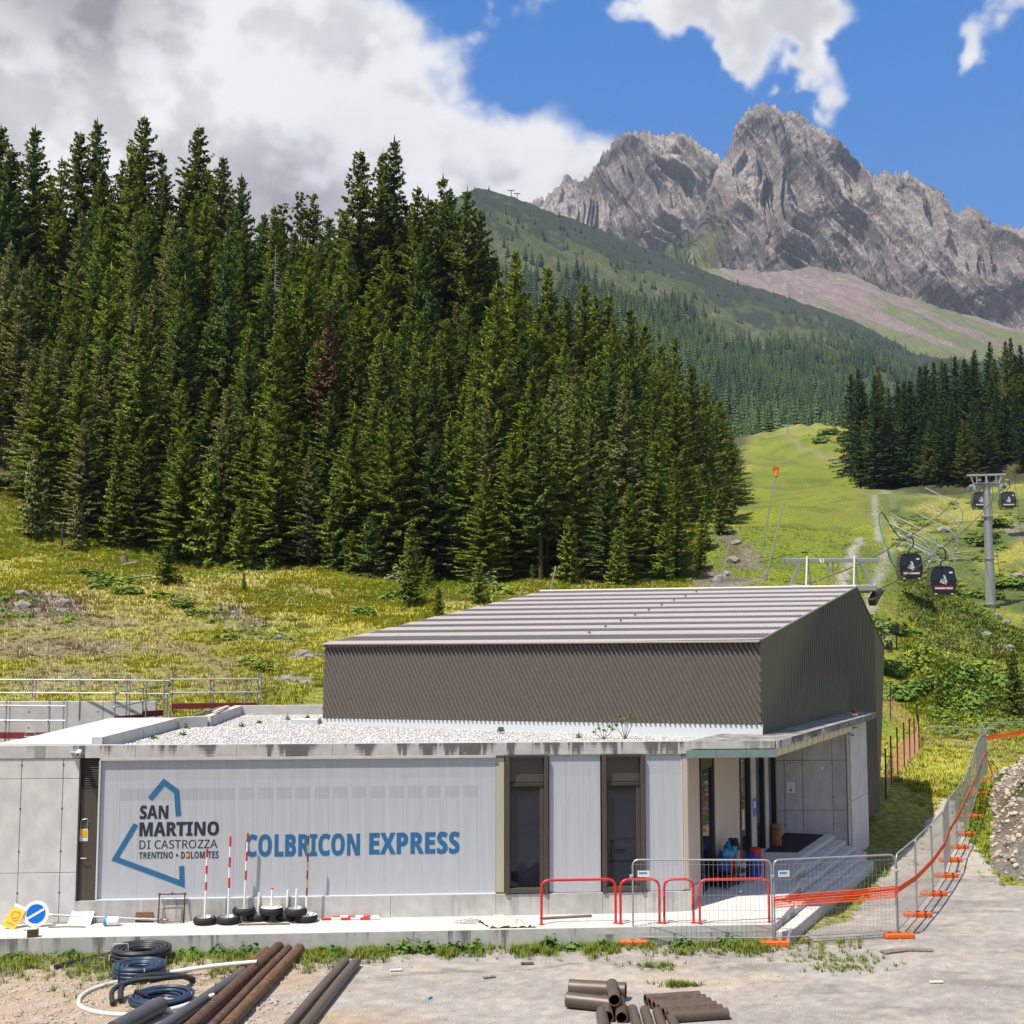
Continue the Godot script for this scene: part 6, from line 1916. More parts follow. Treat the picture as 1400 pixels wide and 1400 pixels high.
# ---------------------------------------------------------------- things on the slopes
func build_slope_details() -> void:
	# snow-making lances
	var lances := [[21.5, 111.5, 7.6, 0.18, "slender snow lance carrying the orange head, left of the ski run", true], [19.9, 101, 6.0, 0.23, "bare snow lance nearest the hall ridge, right of the orange one", false], [16.2, 100, 3.4, 0.22, "short leaning snow lance among the scree by the forest foot", false], [2.2, 85, 2.8, 0.2, "grey leaning snow lance just behind the hall roof edge", false]]
	for q in lances:
		var at := on_land(q[0], q[1])
		var o := thing("snow_lance", q[4], "snow lance", at, 0.0, "snow lances by the forest")
		var tip := V(q[2] * q[3] * 1.2, q[2], 0)
		put("tube", gtube([V(0, -0.3, 0), tip], [0.075, 0.05], 8), M.galv, o)
		put("base_box", gbox(V(0, 0.25, 0), V(0.3, 0.6, 0.3), 0.03), M.galv_dull, o)
		if q[5]:
			put("head", gbox(tip + V(0.06, 0.2, 0), V(0.3, 0.6, 0.3), 0.08), M.snowgun, o)
			put("drum", gtube([tip + V(-0.02, 0.58, 0.15), tip + V(0.12, 0.7, -0.25)], [0.3, 0.26], 14), M.snowgun, o)
		else: put("nozzle", gbox(tip, V(0.12, 0.3, 0.12), 0.03), M.galv_dull, o)
	# curved posts that once carried hoses, in a row up the run's right edge
	for k in 9:
		var f := k / 8.0
		var x := lerpf(37.2, 58.5, f); var z := lerpf(119, 172, f)
		var at := on_land(x, z)
		var o := thing("curved_post", "pale curved hose post, %s up the row along the run's right edge" % ORDINAL[k], "post", at, -0.5, "curved hose posts right of the ski run")
		var s := 1.0 + 0.25 * f
		var base := [V(0.9, 0, 0), V(1.7, 0.9, 0), V(1.85, 2.0, 0), V(1.2, 2.9, 0), V(-0.4, 3.9, 0), V(-2.0, 4.8, 0)]
		for i in base.size(): base[i] = base[i] * s
		put("arm", gtube(round_path(base, 0.8, 4), 0.075, 7), M.galv, o)
		put("clamp", gbox(V(1.6, 1.0, 0) * s, V(0.3, 0.26, 0.3), 0.04), M.galv_dull, o)
		put("stay", gtube([V(0.2, -0.2, 0), V(1.3, 1.9, 0) * s], 0.04, 6), M.galv_dull, o)
	var hose := []
	for i in 14:
		var f := i / 13.0
		var x := lerpf(35.0, 41.0, f * f); var z := lerpf(116, 134, f)
		hose.append(on_land(x, z) + V(-0.5 * sin(f * PI), 0.3 + 3.4 * sin(f * PI * 0.6), 0))
	tag(put("green_hose", gtube(hose, 0.07, 7), M.green_hose), "green hose arching from the nearest curved post down to the grass", "hose")
	# marker box on a post, rail fence, stakes, stumps, logs, boulders
	var b := thing("marker_box", "black box on a short post in the bushes right of the hall", "box", on_land(26.9, 90))
	put("post", gbox(V(0, 0.5, 0), V(0.1, 1.4, 0.1), 0.01), M.black_steel, b)
	put("box", gbox(V(0, 1.4, 0), V(0.42, 0.62, 0.3), 0.03), M.black_steel, b)
	var rf := thing("rail_fence", "low dark wooden rail fence in the bushes right of the hall", "fence", on_land(31.2, 94), -0.15)
	for i in 7: put("post", gbox(V(-1.2 + i * 0.42, 0.5, 0), V(0.06, 1.1, 0.06), 0.01), M.bronze, rf)
	for y in [0.45, 0.95]: put("rail", gbox(V(0.05, y, 0.04), V(2.75, 0.06, 0.04), 0.01), M.bronze, rf)
	for q in [[-35.6, 101, 1.9, "lone dark stake at the upper left forest edge"], [-41.6, 101.5, 1.0, "short stake at the left border of the meadow"]]:
		var o := thing("stake", q[3], "stake", on_land(q[0], q[1]))
		put("post", gtube([V(0, -0.2, 0), V(0.03, q[2], 0)], 0.09, 7), M.bark, o)
	for q in [[-30.3, 100, 0.5, "pale cut tree stump in the upper meadow"], [-25.0, 92, 0.35, "second cut stump beside the broad young spruce"], [-42.6, 96, 0.4, "cut stump at the left border of the meadow"]]:
		var o := thing("tree_stump", q[3], "stump", on_land(q[0], q[1]))
		var g := G.new()
		g.lathe([[0.4, -0.2], [0.32, 0.1], [0.28, q[2]], [0, q[2]]], 12)
		put("stump", g, M.wood_grey, o)
		put("root", gtube([V(-0.2, 0.1, 0), V(-0.9, -0.05, 0.2)], [0.12, 0.05], 6), M.wood_grey, o)
	for q in [[-26.4, 91.5, 1.9, 0.6, "fallen pale branch left of the broad young spruce"], [-29.6, 99, 1.5, -0.4, "fallen pale branch beside the upper stump"], [55.5, 158, 3.2, 0.1, "pale heap of dead branches on the slope left of the tower"], [56.5, 160, 2.5, -0.5, "crossing dead branch atop the pale heap"]]:
		var o := thing("dead_branch", q[4], "branch", on_land(q[0], q[1]) + V(0, 0.15, 0), q[3])
		put("stem", gtube([V(-q[2] / 2, 0, 0), V(0, 0.12, 0.1), V(q[2] / 2, 0.25, 0)], [0.11, 0.09, 0.03], 6), M.dead_wood, o)
		for i in 5: put("twig", gtube([V(-0.3 + i * 0.22 * q[2] / 2, 0.1, 0), V(-0.1 + i * 0.25 * q[2] / 2, 0.3 + 0.1 * (i % 2), 0.35 - 0.18 * i)], [0.04, 0.015], 5), M.dead_wood, o)
	# boulders strewn over meadow and slope
	var spots := [[-16.9, 78, 0.25], [-15.2, 75, 0.22], [-13.2, 72.6, 0.28], [-11.2, 68.6, 0.4], [-10.7, 68, 0.3], [-10.8, 62.6, 0.4], [-9.9, 62.2, 0.3], [-27.6, 79, 0.4], [-29.4, 77, 0.5], [-30.6, 80, 0.45], [17.0, 104, 0.6], [18.1, 108, 0.5], [19.4, 112, 0.6], [20.5, 117, 0.5], [16.2, 101, 0.5], [58.3, 172, 0.9], [49, 131, 0.6], [50.5, 134, 0.7], [51.2, 133, 0.4], [60, 152, 0.7], [61.5, 153, 0.5], [44, 118, 0.5], [45.5, 117, 0.8], [47.4, 125, 0.6], [39.8, 108, 0.5], [41.0, 106, 0.35], [55, 128, 0.5], [63, 168, 0.8], [43, 140, 0.5]]
	var meshes := [stone_mesh(51, 0.8), stone_mesh(52, 1.0), stone_mesh(53, 0.9)]
	var sets := {}
	for i in spots.size():
		var q: Array = spots[i]
		var where := "in the meadow scar left of the hall" if q[0] < 0 else ("on the scree by the forest foot" if q[0] < 22 else "on the grassy slope below the lift tower")
		var o := put("boulder", meshes[i % 3], M.stone)
		tag(o, "pale grey boulder " + where, "boulder", "boulders " + where)
		o.transform = Transform3D(Basis.from_euler(V(0, i * 1.7, 0.2)).scaled(V(q[2] * 1.3, q[2] * 0.7, q[2])), on_land(q[0], q[1]) + V(0, q[2] * 0.15, 0))
		if not sets.has(where): sets[where] = []
		sets[where].append(o)
	for w in sets: in_order(sets[w], "pale grey boulder " + w + ", %s from the left")

# ---------------------------------------------------------------- building site at the left and rubble at the right
func rail_run(label: String, pts: Array, toe: bool) -> void:
	var o := thing("scaffold_railing", label, "railing", Vector3.ZERO, 0.0, "scaffold railings of the building site")
	for i in pts.size():
		var p: Vector3 = pts[i]
		put("post", gtube([p + V(0, -0.35, 0), p + V(0, 1.32, 0)], 0.03, 8), M.galv_dull, o)
		if i % 2 == 1: put("post", gtube([p + V(0.12, -0.35, 0), p + V(0.12, 1.35, 0)], 0.026, 8), M.galv, o)
	for i in pts.size() - 1:
		for y in [0.62, 1.12]: put("rail", gtube([pts[i] + V(-0.08, y, 0.03), pts[i + 1] + V(0.08, y, 0.03)], 0.028, 8), M.galv, o)
		for y in [0.62, 1.12]: put("coupler", gbox(pts[i] + V(0, y, 0.03), V(0.09, 0.09, 0.09), 0.02), M.snowgun if (i % 2) else M.galv_dull, o)
		if toe:
			var d: Vector3 = (pts[i + 1] - pts[i])
			put("toe_board", gbox((pts[i] + pts[i + 1]) / 2 + V(0, 0.12, 0.05), V(d.length() - 0.02, 0.22, 0.035), 0.005, Basis(Vector3.UP, atan2(-d.z, d.x))), M.toe_red, o)

func build_site() -> void:
	var wl := thing("retaining_wall", "pale concrete retaining wall of the building site at far left", "wall", W(-17.6, 1.5, 50.0), 0.06)
	for i in 4: put("wall_block", gbox(V(-3.2 + i * 2.0, 1.75, 0), V(1.985, 3.5, 0.3), 0.01), M.concrete_pale, wl)
	for i in 6:
		for y in [3.1, 2.5]: put("tie_hole", gbox(V(-3.6 + i * 1.3, y, 0.152), V(0.05, 0.05, 0.01)), M.joint, wl)
	var w2 := thing("low_concrete_wall", "lower concrete wall with a sloping top at far left", "wall", W(-17.2, 1.0, 46.5), -0.05)
	put("wall_block", gbox(V(-0.5, 1.5, 0), V(5.6, 2.9, 0.35), 0.01), M.concrete_pale, w2)
	put("formwork_plank", gbox(V(0.3, 2.98, 0.1), V(3.2, 0.06, 0.2), 0.006, Basis(V(0, 0, 1), -0.04)), M.wood_grey, w2)
	rail_run("long scaffold railing with red toe boards along the site's rear edge", [W(-12.9, 4.75, 49.0), W(-11.5, 4.75, 49.2), W(-10.2, 4.75, 49.4), W(-9.75, 4.75, 49.5)], true)
	rail_run("scaffold railing that runs left along the back of the site", [W(-20.5, 4.7, 50.2), W(-18.6, 4.7, 50.1), W(-16.7, 4.7, 49.9), W(-14.8, 4.7, 49.6), W(-13.1, 4.7, 49.1)], false)
	rail_run("short scaffold railing with red toe boards in the middle of the site", [W(-14.2, 4.35, 46.2), W(-13.6, 4.5, 47.6), W(-13.1, 4.55, 48.6)], true)
	rail_run("near scaffold railing at the left border with a red toe board", [W(-19.0, 4.0, 44.6), W(-17.4, 4.0, 44.5), W(-15.9, 4.0, 44.4), W(-15.4, 4.0, 44.4)], true)
	var br := thing("timber_prop", "slanting timber prop below the near scaffold railing", "prop", W(-16.0, 3.2, 44.2))
	put("prop", gtube([V(-0.5, 0, 0), V(0.3, 0.75, 0)], 0.05, 6), M.wood_grey, br)
	put("foot", gbox(V(-0.5, -0.02, 0), V(0.3, 0.05, 0.2), 0.01), M.wood_grey, br)
	var pump := thing("water_pump", "small grey pump on the concrete ledge at the left border", "pump", W(-15.1, 4.05, 40.6))
	put("body", gbox(V(0, 0.12, 0), V(0.4, 0.22, 0.25), 0.04), M.galv_dull, pump)
	put("motor", gtube([V(-0.16, 0.28, 0), V(0.2, 0.28, 0)], 0.09, 10), M.black_steel, pump)
	put("handle", gtube(round_path([V(-0.15, 0.2, 0), V(-0.15, 0.46, 0), V(0.15, 0.46, 0), V(0.15, 0.2, 0)], 0.05), 0.015, 6), M.galv_dull, pump)
	put("site_ledge", gbox(W(-15.2, 2.0, 41.5), V(3.5, 4.0, 7.0), 0.02), M.concrete_shaded_grey).set_meta("kind", "structure")
	# rubble mound
	var f := FastNoiseLite.new()
	f.seed = 8; f.frequency = 0.35; f.fractal_octaves = 5
	var hgt := func(x: float, z: float) -> float:
		var left := 15.0 + maxf(0, z - 42.0) * 0.38 + maxf(0, 41.0 - z) * 0.35
		var d := (x - left)
		var m := smoothstep(-0.2, 4.0, d) * 3.0 * smoothstep(37.0, 43.0, z) * smoothstep(66, 56, z)
		return land(x, z) - 0.25 + m + (0.5 * f.get_noise_2d(x, z) + 0.28) * smoothstep(-0.4, 1.0, d) * smoothstep(36.8, 38.5, z) * smoothstep(66, 60, z)
	var col := func(x: float, z: float, y: float) -> Color:
		var a := f.get_noise_2d(x * 1.7 + 20, z * 1.7)
		var c := Color(0.56, 0.49, 0.41).lerp(Color(0.34, 0.27, 0.21), clampf(0.5 + a * 1.6, 0, 1))
		c = c.lerp(Color(0.38, 0.36, 0.34), smoothstep(44, 41, z) * 0.8)
		return c.lerp(Color(0.13, 0.17, 0.035), smoothstep(0.0, 0.3, f.get_noise_2d(x * 0.8, z * 0.8 + 40) + 0.28 * smoothstep(50, 58, z) - 0.08))
	vcol("rubble", 0.95, "coarse", V(0.8, 0.8, 0.8), "height", 10.0)
	tag(put("rubble_mound", grid_mesh(axis([[14, 0.22], [26, 0.22]]), axis([[37, 0.25], [66, 0.25]]), hgt, col), M.rubble), "mound of pale rubble and earth beside the mesh fence", "", "", "structure")
	var r := RandomNumberGenerator.new()
	r.seed = 61
	var sp := []; var cc := []
	for i in 6500:
		var z := r.randf_range(38, 62); var x := r.randf_range(14.6 + maxf(0, z - 42) * 0.36, 25)
		if hgt.call(x, z) < land(x, z): continue
		var s := 0.025 + 0.12 * pow(r.randf(), 4.0)
		sp.append(Transform3D(Basis.from_euler(V(r.randf() * 6, r.randf() * 6, r.randf() * 6)).scaled(V(s, s * 0.75, s * 1.15)), W(x, hgt.call(x, z) + s * 0.2, z)))
		cc.append(Color(0.52, 0.45, 0.38).lerp(Color(0.32, 0.26, 0.21), r.randf()))
	tag(scatter("rubble_stones", stone_mesh(31, 1.0), M.loose_stone, sp, cc), "broken stones covering the rubble mound")
	var blocks := []
	for i in 14:
		var z := 39.4 + i * 1.15; var x := 15.4 + maxf(0, z - 42) * 0.37 + r.randf() * 2.6
		if i < 4: x = 15.6 + r.randf() * 2.0
		var o := put("rubble_block", stone_mesh(71 + i % 4, 1.0), M.stone)
		var s := r.randf_range(0.12, 0.24)
		tag(o, "large pale stone block lying on the rubble mound by the mesh fence", "stone block", "stone blocks on the rubble mound")
		o.transform = Transform3D(Basis.from_euler(V(0.3, i * 1.3, 0.2)).scaled(V(s * 1.3, s * 0.75, s)), W(x, hgt.call(x, z) + s * 0.2, z))
		blocks.append(o)
	in_order(blocks, "pale stone block on the rubble mound, %s from the left")

# ---------------------------------------------------------------- fences
func mesh_panel(label: String, a: Vector3, b: Vector3, h: float, group: String, plate := false) -> Node3D:
	# wire mesh panel between two feet on the ground
	var d := b - a
	var w := Vector2(d.x, d.z).length()
	var o := thing("mesh_fence_panel", label, "fence panel", a, atan2(-d.z, d.x), group)
	var sl := d.y
	var up := func(x: float, y: float) -> Vector3: return V(x, y + sl * x / w, 0)
	put("frame", gtube(round_path([up.call(0.03, 0.05), up.call(0.03, h), up.call(w - 0.03, h), up.call(w - 0.03, 0.05)], 0.17, 5), 0.022, 8), M.galv, o)
	put("bottom_bar", gtube([up.call(0.03, 0.17), up.call(w - 0.03, 0.17)], 0.017, 6), M.galv, o)
	var g := G.new()
	var n := int(w / 0.11)
	for i in range(1, n):
		var x := w * i / n
		g.tube([up.call(x, 0.17), up.call(x, h - (0.0 if x > 0.2 and x < w - 0.2 else 0.08))], 0.0032, 4, false)
	for k in 5: g.tube([up.call(0.03, 0.45 + k * 0.36 * h / 2.0), up.call(w - 0.03, 0.45 + k * 0.36 * h / 2.0)], 0.0032, 4, false)
	tag(put("wire_mesh", g, M.galv, o), "", "", "", "stuff")
	put("clamp", gbox(up.call(0.0, h * 0.8), V(0.1, 0.09, 0.07), 0.015), M.galv_dull, o)
	if plate:
		put("name_plate", gbox(up.call(0.3, h - 0.34), V(0.3, 0.15, 0.012), 0.003), M.white_plastic, o)
		put("plate_print", gbox(up.call(0.28, h - 0.32), V(0.2, 0.05, 0.016)), M.cloth_sky, o)
	return o

func netting(label: String, pts: Array, wide: float) -> void:
	var o := thing("safety_netting", label, "safety netting", Vector3.ZERO, 0.0, "orange safety netting on the mesh fence")
	for k in 5:
		var line := []
		for p in pts: line.append(p + V(0, (k / 4.0 - 0.5) * wide, 0.0))
		put("strand", gtube(line, 0.014 if k in [0, 2, 4] else 0.009, 5), M.orange_net, o)
	var g := G.new()
	for i in pts.size() - 1:
		var a: Vector3 = pts[i]; var b: Vector3 = pts[i + 1]
		var n := int((b - a).length() / 0.04)
		for k in n:
			var p := a.lerp(b, float(k) / n)
			g.tube([p + V(0, -wide / 2, 0), p + V(0.01, wide / 2, 0)], 0.008, 4, false)
		var side := Vector3.UP
		g.quad(a + V(0, 0.02, -0.012), b + V(0, 0.02, -0.012), b + V(0, wide * 0.3, -0.012), a + V(0, wide * 0.3, -0.012))
	tag(put("weave", g, M.orange_net, o), "", "", "", "stuff")

func build_fences() -> void:
	var grp := "mesh fence panels round the yard"
	var feet := [Vector2(2.92, 32.0), Vector2(6.36, 31.95), Vector2(9.62, 32.75), Vector2(10.86, 35.2), Vector2(12.19, 37.95), Vector2(13.5, 40.8), Vector2(14.6, 43.6), Vector2(15.75, 46.2), Vector2(16.95, 48.8), Vector2(18.15, 51.5), Vector2(19.4, 54.2), Vector2(20.6, 57.0), Vector2(21.8, 59.8), Vector2(22.9, 62.6), Vector2(23.85, 65.4), Vector2(24.6, 68.0), Vector2(27.4, 68.8), Vector2(30.4, 69.4)]
	var P := []
	for q in feet: P.append(W(q.x, maxf(land(q.x, q.y), 0.0) + 0.04, q.y))
	for i in feet.size() - 1:
		var lab := "wire mesh fence panel, %s in the line from the one before the walkway" % ORDINAL[i]
		if i == 0: lab = "wire mesh fence panel standing before the red hoops"
		if i == 1: lab = "wire mesh fence panel at the yard corner with orange netting across it"
		if i >= 15: lab = ["far mesh fence panel facing us at the end of the fence line", "far mesh fence panel running out at the right border"][i - 15]
		mesh_panel(lab, P[i], P[i + 1], 2.02, grp, i < 2)
	for i in feet.size() - 1:
		var o := thing("fence_foot", "orange plastic fence foot, %s along the mesh fence from its left end" % ORDINAL[i], "fence foot", P[i] + V(0.02, -0.035, 0), 0.02 if i > 1 else 0.0, "orange fence feet")
		put("block", gbox(V(0, 0.075, 0), V(0.74, 0.15, 0.23), 0.035), M.orange_plastic, o)
		for s in [-0.22, 0.22]: put("grip_slot", gbox(V(s, 0.152, 0), V(0.1, 0.012, 0.07), 0.004), M.rust_pipe, o)
		put("socket", gbox(V(0, 0.155, 0), V(0.12, 0.02, 0.1), 0.006), M.dark_red, o)
	var lift := func(i: int, y: float, f := 0.0) -> Vector3:
		var p: Vector3 = P[i] if f == 0.0 else P[i].lerp(P[i + 1], f)
		return p + V(0, y, 0.05)
	netting("orange safety netting stretched across the corner fence panel", [lift.call(1, 1.02), lift.call(1, 1.06, 0.3), lift.call(1, 1.08, 0.65), lift.call(2, 1.14)], 0.26)
	netting("orange safety netting bunched along the receding mesh fence", [lift.call(2, 1.14) + V(0, 0, -0.05), lift.call(3, 1.02), lift.call(4, 0.98), lift.call(5, 1.0), lift.call(6, 1.02), lift.call(7, 1.05)], 0.12)
	netting("thin far end of the orange netting along the mesh fence", [lift.call(7, 1.05), lift.call(9, 1.1), lift.call(12, 1.15), lift.call(15, 1.2)], 0.1)
	netting("orange safety netting on the far panels at the right border", [lift.call(15, 1.2), lift.call(15, 1.36, 0.5), lift.call(16, 1.5), lift.call(17, 1.5)], 0.22)
	# a mesh panel parked under the canopy
	mesh_panel("narrow mesh fence panel parked against the wall under the canopy", W(5.02, 0.62, 35.3), W(5.85, 0.7, 37.4), 1.9, grp)
	# low galvanised barriers far back
	var lb := [[Vector2(22.4, 70.4), Vector2(24.5, 70.8), "low galvanised barrier across the grass behind the hall, left one"], [Vector2(24.7, 70.9), Vector2(26.8, 71.3), "low galvanised barrier across the grass behind the hall, right one"]]
	for q in lb:
		var a := on_land(q[0].x, q[0].y); var b := on_land(q[1].x, q[1].y)
		var w := (b - a).length()
		var o := thing("crowd_barrier", q[2], "barrier", a, atan2(-(b - a).z, (b - a).x), "low barriers behind the hall")
		put("frame", gtube(round_path([V(0.05, 0.02, 0), V(0.05, 1.0, 0), V(w - 0.05, 1.0, 0), V(w - 0.05, 0.02, 0)], 0.16), 0.024, 8), M.galv, o)
		put("bottom_bar", gtube([V(0.05, 0.2, 0), V(w - 0.05, 0.2, 0)], 0.018, 6), M.galv, o)
		var g := G.new()
		for i in range(1, 20): g.tube([V(w * i / 20.0, 0.2, 0), V(w * i / 20.0, 1.0, 0)], 0.006, 4, false)
		tag(put("bars", g, M.galv, o), "", "", "", "stuff")
		for s in [0.25, w - 0.25]: put("foot", gbox(V(s, 0.03, 0), V(0.06, 0.05, 0.55), 0.01), M.galv_dull, o)
	# dark stakes with pinkish netting behind the hall
	var net := thing("plastic_net_fence", "pinkish plastic net fence on dark stakes behind the hall", "net fence", Vector3.ZERO)
	var np := [Vector2(15.4, 53.6), Vector2(16.1, 55.2), Vector2(17.0, 57.3), Vector2(18.0, 59.6), Vector2(19.0, 62.0), Vector2(20.1, 64.8), Vector2(21.2, 67.6), Vector2(22.2, 71), Vector2(21.8, 74.5), Vector2(19.4, 77)]
	var q2 := []
	for p in np: q2.append(on_land(p.x, p.y))
	for i in q2.size():
		put("stake", gtube([q2[i] + V(0, -0.2, 0), q2[i] + V(0.03, 2.05, 0)], 0.035, 6), M.black_steel, net)
	var g := G.new()
	for i in q2.size() - 1:
		var a: Vector3 = q2[i]; var b: Vector3 = q2[i + 1]
		var n := int((b - a).length() / 0.13)
		for k in n:
			var f := float(k) / n
			var p := a.lerp(b, f)
			g.tube([p + V(0, 0.08, 0), p + V(0, 1.25, 0)], 0.0055, 3, false)
		for k in 9:
			var y := 0.1 + k * 0.14
			g.tube([a + V(0, y, 0), (a + b) / 2 + V(0, y - 0.04, 0), b + V(0, y, 0)], 0.0055, 3, false)
	tag(put("netting", g, M.pink_net, net), "", "", "", "stuff")

# ---------------------------------------------------------------- pipes and hoses in the foreground
func pipe(label: String, a: Vector3, b: Vector3, r: float, m: Material, group: String) -> Node3D:
	var o := thing("steel_pipe", label, "pipe", a, 0.0, group)
	var d := b - a
	var n := d.normalized()
	var bend := n.cross(Vector3.UP) * 0.006
	put("tube", gtube([Vector3.ZERO, d * 0.33 + bend, d * 0.66 - bend, d], r, 18, false), m, o)
	put("bore", gtube([n * 0.004, d - n * 0.004], r * 0.86, 16, false), M.pipe_inside, o)
	for e in [[Vector3.ZERO, -1.0], [d, 1.0]]:
		var g := G.new()
		g.lathe([[r * 0.86, -0.006], [r * 0.86, 0.004], [r, 0.004], [r + 0.002, -0.006]], 18, Transform3D(Basis(Quaternion(Vector3.UP, n * e[1])), e[0]))
		put("rim", g, M.rust_light if m != M.bitumen_pipe else m, o)
	return o

func coil(called: String, label: String, at: Vector3, r: float, layers: int, rows: int, tube: float, m: Material, wobble: float) -> Node3D:
	var o := thing(called, label, "hose coil", at)
	var rr_ := RandomNumberGenerator.new()
	rr_.seed = int(r * 1000) + layers
	for l in layers:
		for k in rows:
			var pts := []
			var rad := r - k * tube * 2.02 - rr_.randf() * wobble
			var ph := rr_.randf() * TAU
			var tx := rr_.randf_range(-wobble, wobble); var tz := rr_.randf_range(-wobble, wobble)
			for i in 40:
				var a := TAU * i / 40
				pts.append(V(tx + cos(a) * rad * (1.0 + 0.02 * wobble * 10 * sin(2 * a + ph)), tube + l * tube * 1.9 + wobble * 0.35 * sin(a + ph) + (0.0 if k < 2 else -0.3 * tube * k * (1 if l == layers - 1 else 0)), tz + sin(a) * rad))
			put("winding", gtube(pts, tube, 8, false, true), m, o)
	return o

func build_pipes() -> void:
	var c := coil("hose_coil", "large black hose coil nearest the walkway", W(-8.55, 0.03, 30.38), 0.64, 4, 4, 0.046, M.hose_black, 0.012)
	put("tie", gtube([V(-0.68, 0.05, 0.1), V(-0.62, 0.42, 0.1), V(-0.3, 0.42, 0.06), V(-0.28, 0.1, 0.05)], 0.012, 5), M.white_plastic, c)
	put("tag_label", gbox(V(-0.66, 0.12, 0.22), V(0.02, 0.16, 0.1), 0.0), M.white_plastic, c)
	c = coil("hose_coil", "dark blue hose coil wound in neat layers, before the large black one", W(-8.2, 0.03, 29.0), 0.54, 4, 4, 0.042, M.hose_blue, 0.008)
	put("tie", gtube([V(-0.3, 0.02, 0.5), V(-0.29, 0.42, 0.49), V(-0.2, 0.44, 0.3), V(-0.14, 0.4, 0.2)], 0.01, 5), M.hose_black, c)
	put("tag_label", gbox(V(0.22, 0.28, 0.5), V(0.09, 0.06, 0.02), 0.0), M.white_plastic, c)
	c = coil("hose_coil", "loose dark blue hose coil nearest the camera, inside the white pipe loop", W(-7.2, 0.03, 27.1), 0.62, 3, 4, 0.032, M.hose_blue, 0.05)
	put("fitting", gtube([V(-0.2, 0.2, 0.3), V(-0.45, 0.32, 0.35)], 0.045, 8), M.hose_black, c)
	var lines := [[[[-10.3, 29.7], [-9.9, 30.2], [-9.5, 30.7], [-9.3, 31.0]], 0.055, "short stiff black hose lying at the far left of the coils"],
		[[[-9.5, 30.6], [-9.3, 30.4], [-9.25, 30.1], [-9.1, 29.8], [-9.5, 29.7], [-9.75, 29.95], [-9.75, 30.3], [-9.5, 30.45], [-9.25, 30.3]], 0.05, "black hose curled in one loop left of the blue coil"],
		[[[-8.0, 27.0], [-8.15, 27.5], [-7.7, 27.9], [-7.1, 28.2], [-6.9, 28.6]], 0.06, "dark grey hose arching over the loose blue coil"],
		[[[-8.1, 26.8], [-8.3, 27.3], [-7.9, 27.6], [-7.2, 27.75], [-6.95, 28.3], [-7.0, 28.7]], 0.052, "second dark grey hose beneath the arching one"]]
	for k in lines.size():
		var q: Array = lines[k]
		var pts := []
		for i in q[0].size():
			pts.append(W(q[0][i][0], q[1] + 0.03 + (0.28 * sin(PI * i / (q[0].size() - 1)) if k >= 2 else 0.03 * (i % 2)), q[0][i][1]))
		tag(put("loose_hose", gtube(round_path(pts, 0.25, 4), q[1], 9), M.hose_black), q[2], "hose", "loose hoses among the coils")
	var wp := []
	for q in [[-5.65, 29.2, 0.32], [-6.6, 29.25, 0.22], [-7.6, 29.15, 0.1], [-8.35, 28.75, 0.06], [-8.85, 28.1, 0.05], [-8.95, 27.4, 0.05], [-8.7, 26.7, 0.05], [-8.1, 26.25, 0.05], [-7.4, 26.15, 0.06], [-6.7, 26.45, 0.1], [-6.1, 27.0, 0.2]]: wp.append(W(q[0], q[2], q[1]))
	var fine := []
	for i in wp.size() - 1:
		for k in 5:
			fine.append(wp[i].cubic_interpolate(wp[i + 1], wp[maxi(i - 1, 0)], wp[mini(i + 2, wp.size() - 1)], k / 5.0))
	fine.append(wp[-1])
	var w := thing("white_pipe", "white plastic pipe bent in a wide open loop round the hoses", "pipe", Vector3.ZERO)
	put("tube", gtube(fine, 0.048, 10, false), M.white_pipe, w)
	put("bore", gtube([fine[0] + V(0.004, 0, 0), fine[1]], 0.038, 10), M.pipe_inside, w)
	var grp := "long pipes lying side by side at the lower left"
	pipe("dark bitumen-coated pipe, leftmost of the long pipes", W(-5.9, 0.14, 28.95), W(-6.85, 0.14, 23.6), 0.125, M.bitumen_pipe, grp)
	pipe("brown rusty pipe right of the dark coated pipe", W(-5.55, 0.155, 31.3), W(-6.2, 0.155, 23.6), 0.125, M.rust_pipe, grp)
	pipe("thinner brown pipe in the middle of the long bundle", W(-5.3, 0.13, 31.2), W(-5.78, 0.13, 23.6), 0.1, M.rust_pipe, grp)
	pipe("light rust pipe, rightmost of the long bundle", W(-5.02, 0.15, 31.1), W(-5.5, 0.15, 23.6), 0.125, M.rust_light, grp)
	pipe("rusty pipe half hidden behind the brown ones at the far end", W(-5.78, 0.12, 31.0), W(-6.1, 0.12, 28.0), 0.11, M.rust_light, grp)
	pipe("left pipe of the lone pair at the bottom edge", W(-3.8, 0.12, 30.0), W(-4.4, 0.12, 23.6), 0.11, M.steel_pipe, "pair of long pipes at the bottom edge")
	pipe("right pipe of the lone pair at the bottom edge", W(-3.55, 0.12, 30.0), W(-4.08, 0.12, 23.6), 0.11, M.steel_pipe, "pair of long pipes at the bottom edge")
	var g2 := "cut pipes piled at the bottom centre"
	pipe("thick cut pipe lying crosswise at the back of the pile", W(1.2, 0.2, 27.55), W(2.35, 0.2, 27.3), 0.175, M.steel_pipe, g2)
	pipe("thick cut pipe lying crosswise in front of the back one", W(1.12, 0.18, 26.75), W(2.0, 0.18, 26.4), 0.15, M.steel_pipe, g2)
	pipe("topmost open-ended pipe of the little pyramid", W(2.02, 0.36, 26.05), W(2.06, 0.36, 27.2), 0.118, M.steel_pipe, g2)
	pipe("lower left open-ended pipe of the pyramid", W(1.86, 0.125, 25.75), W(1.9, 0.125, 26.9), 0.118, M.steel_pipe, g2)
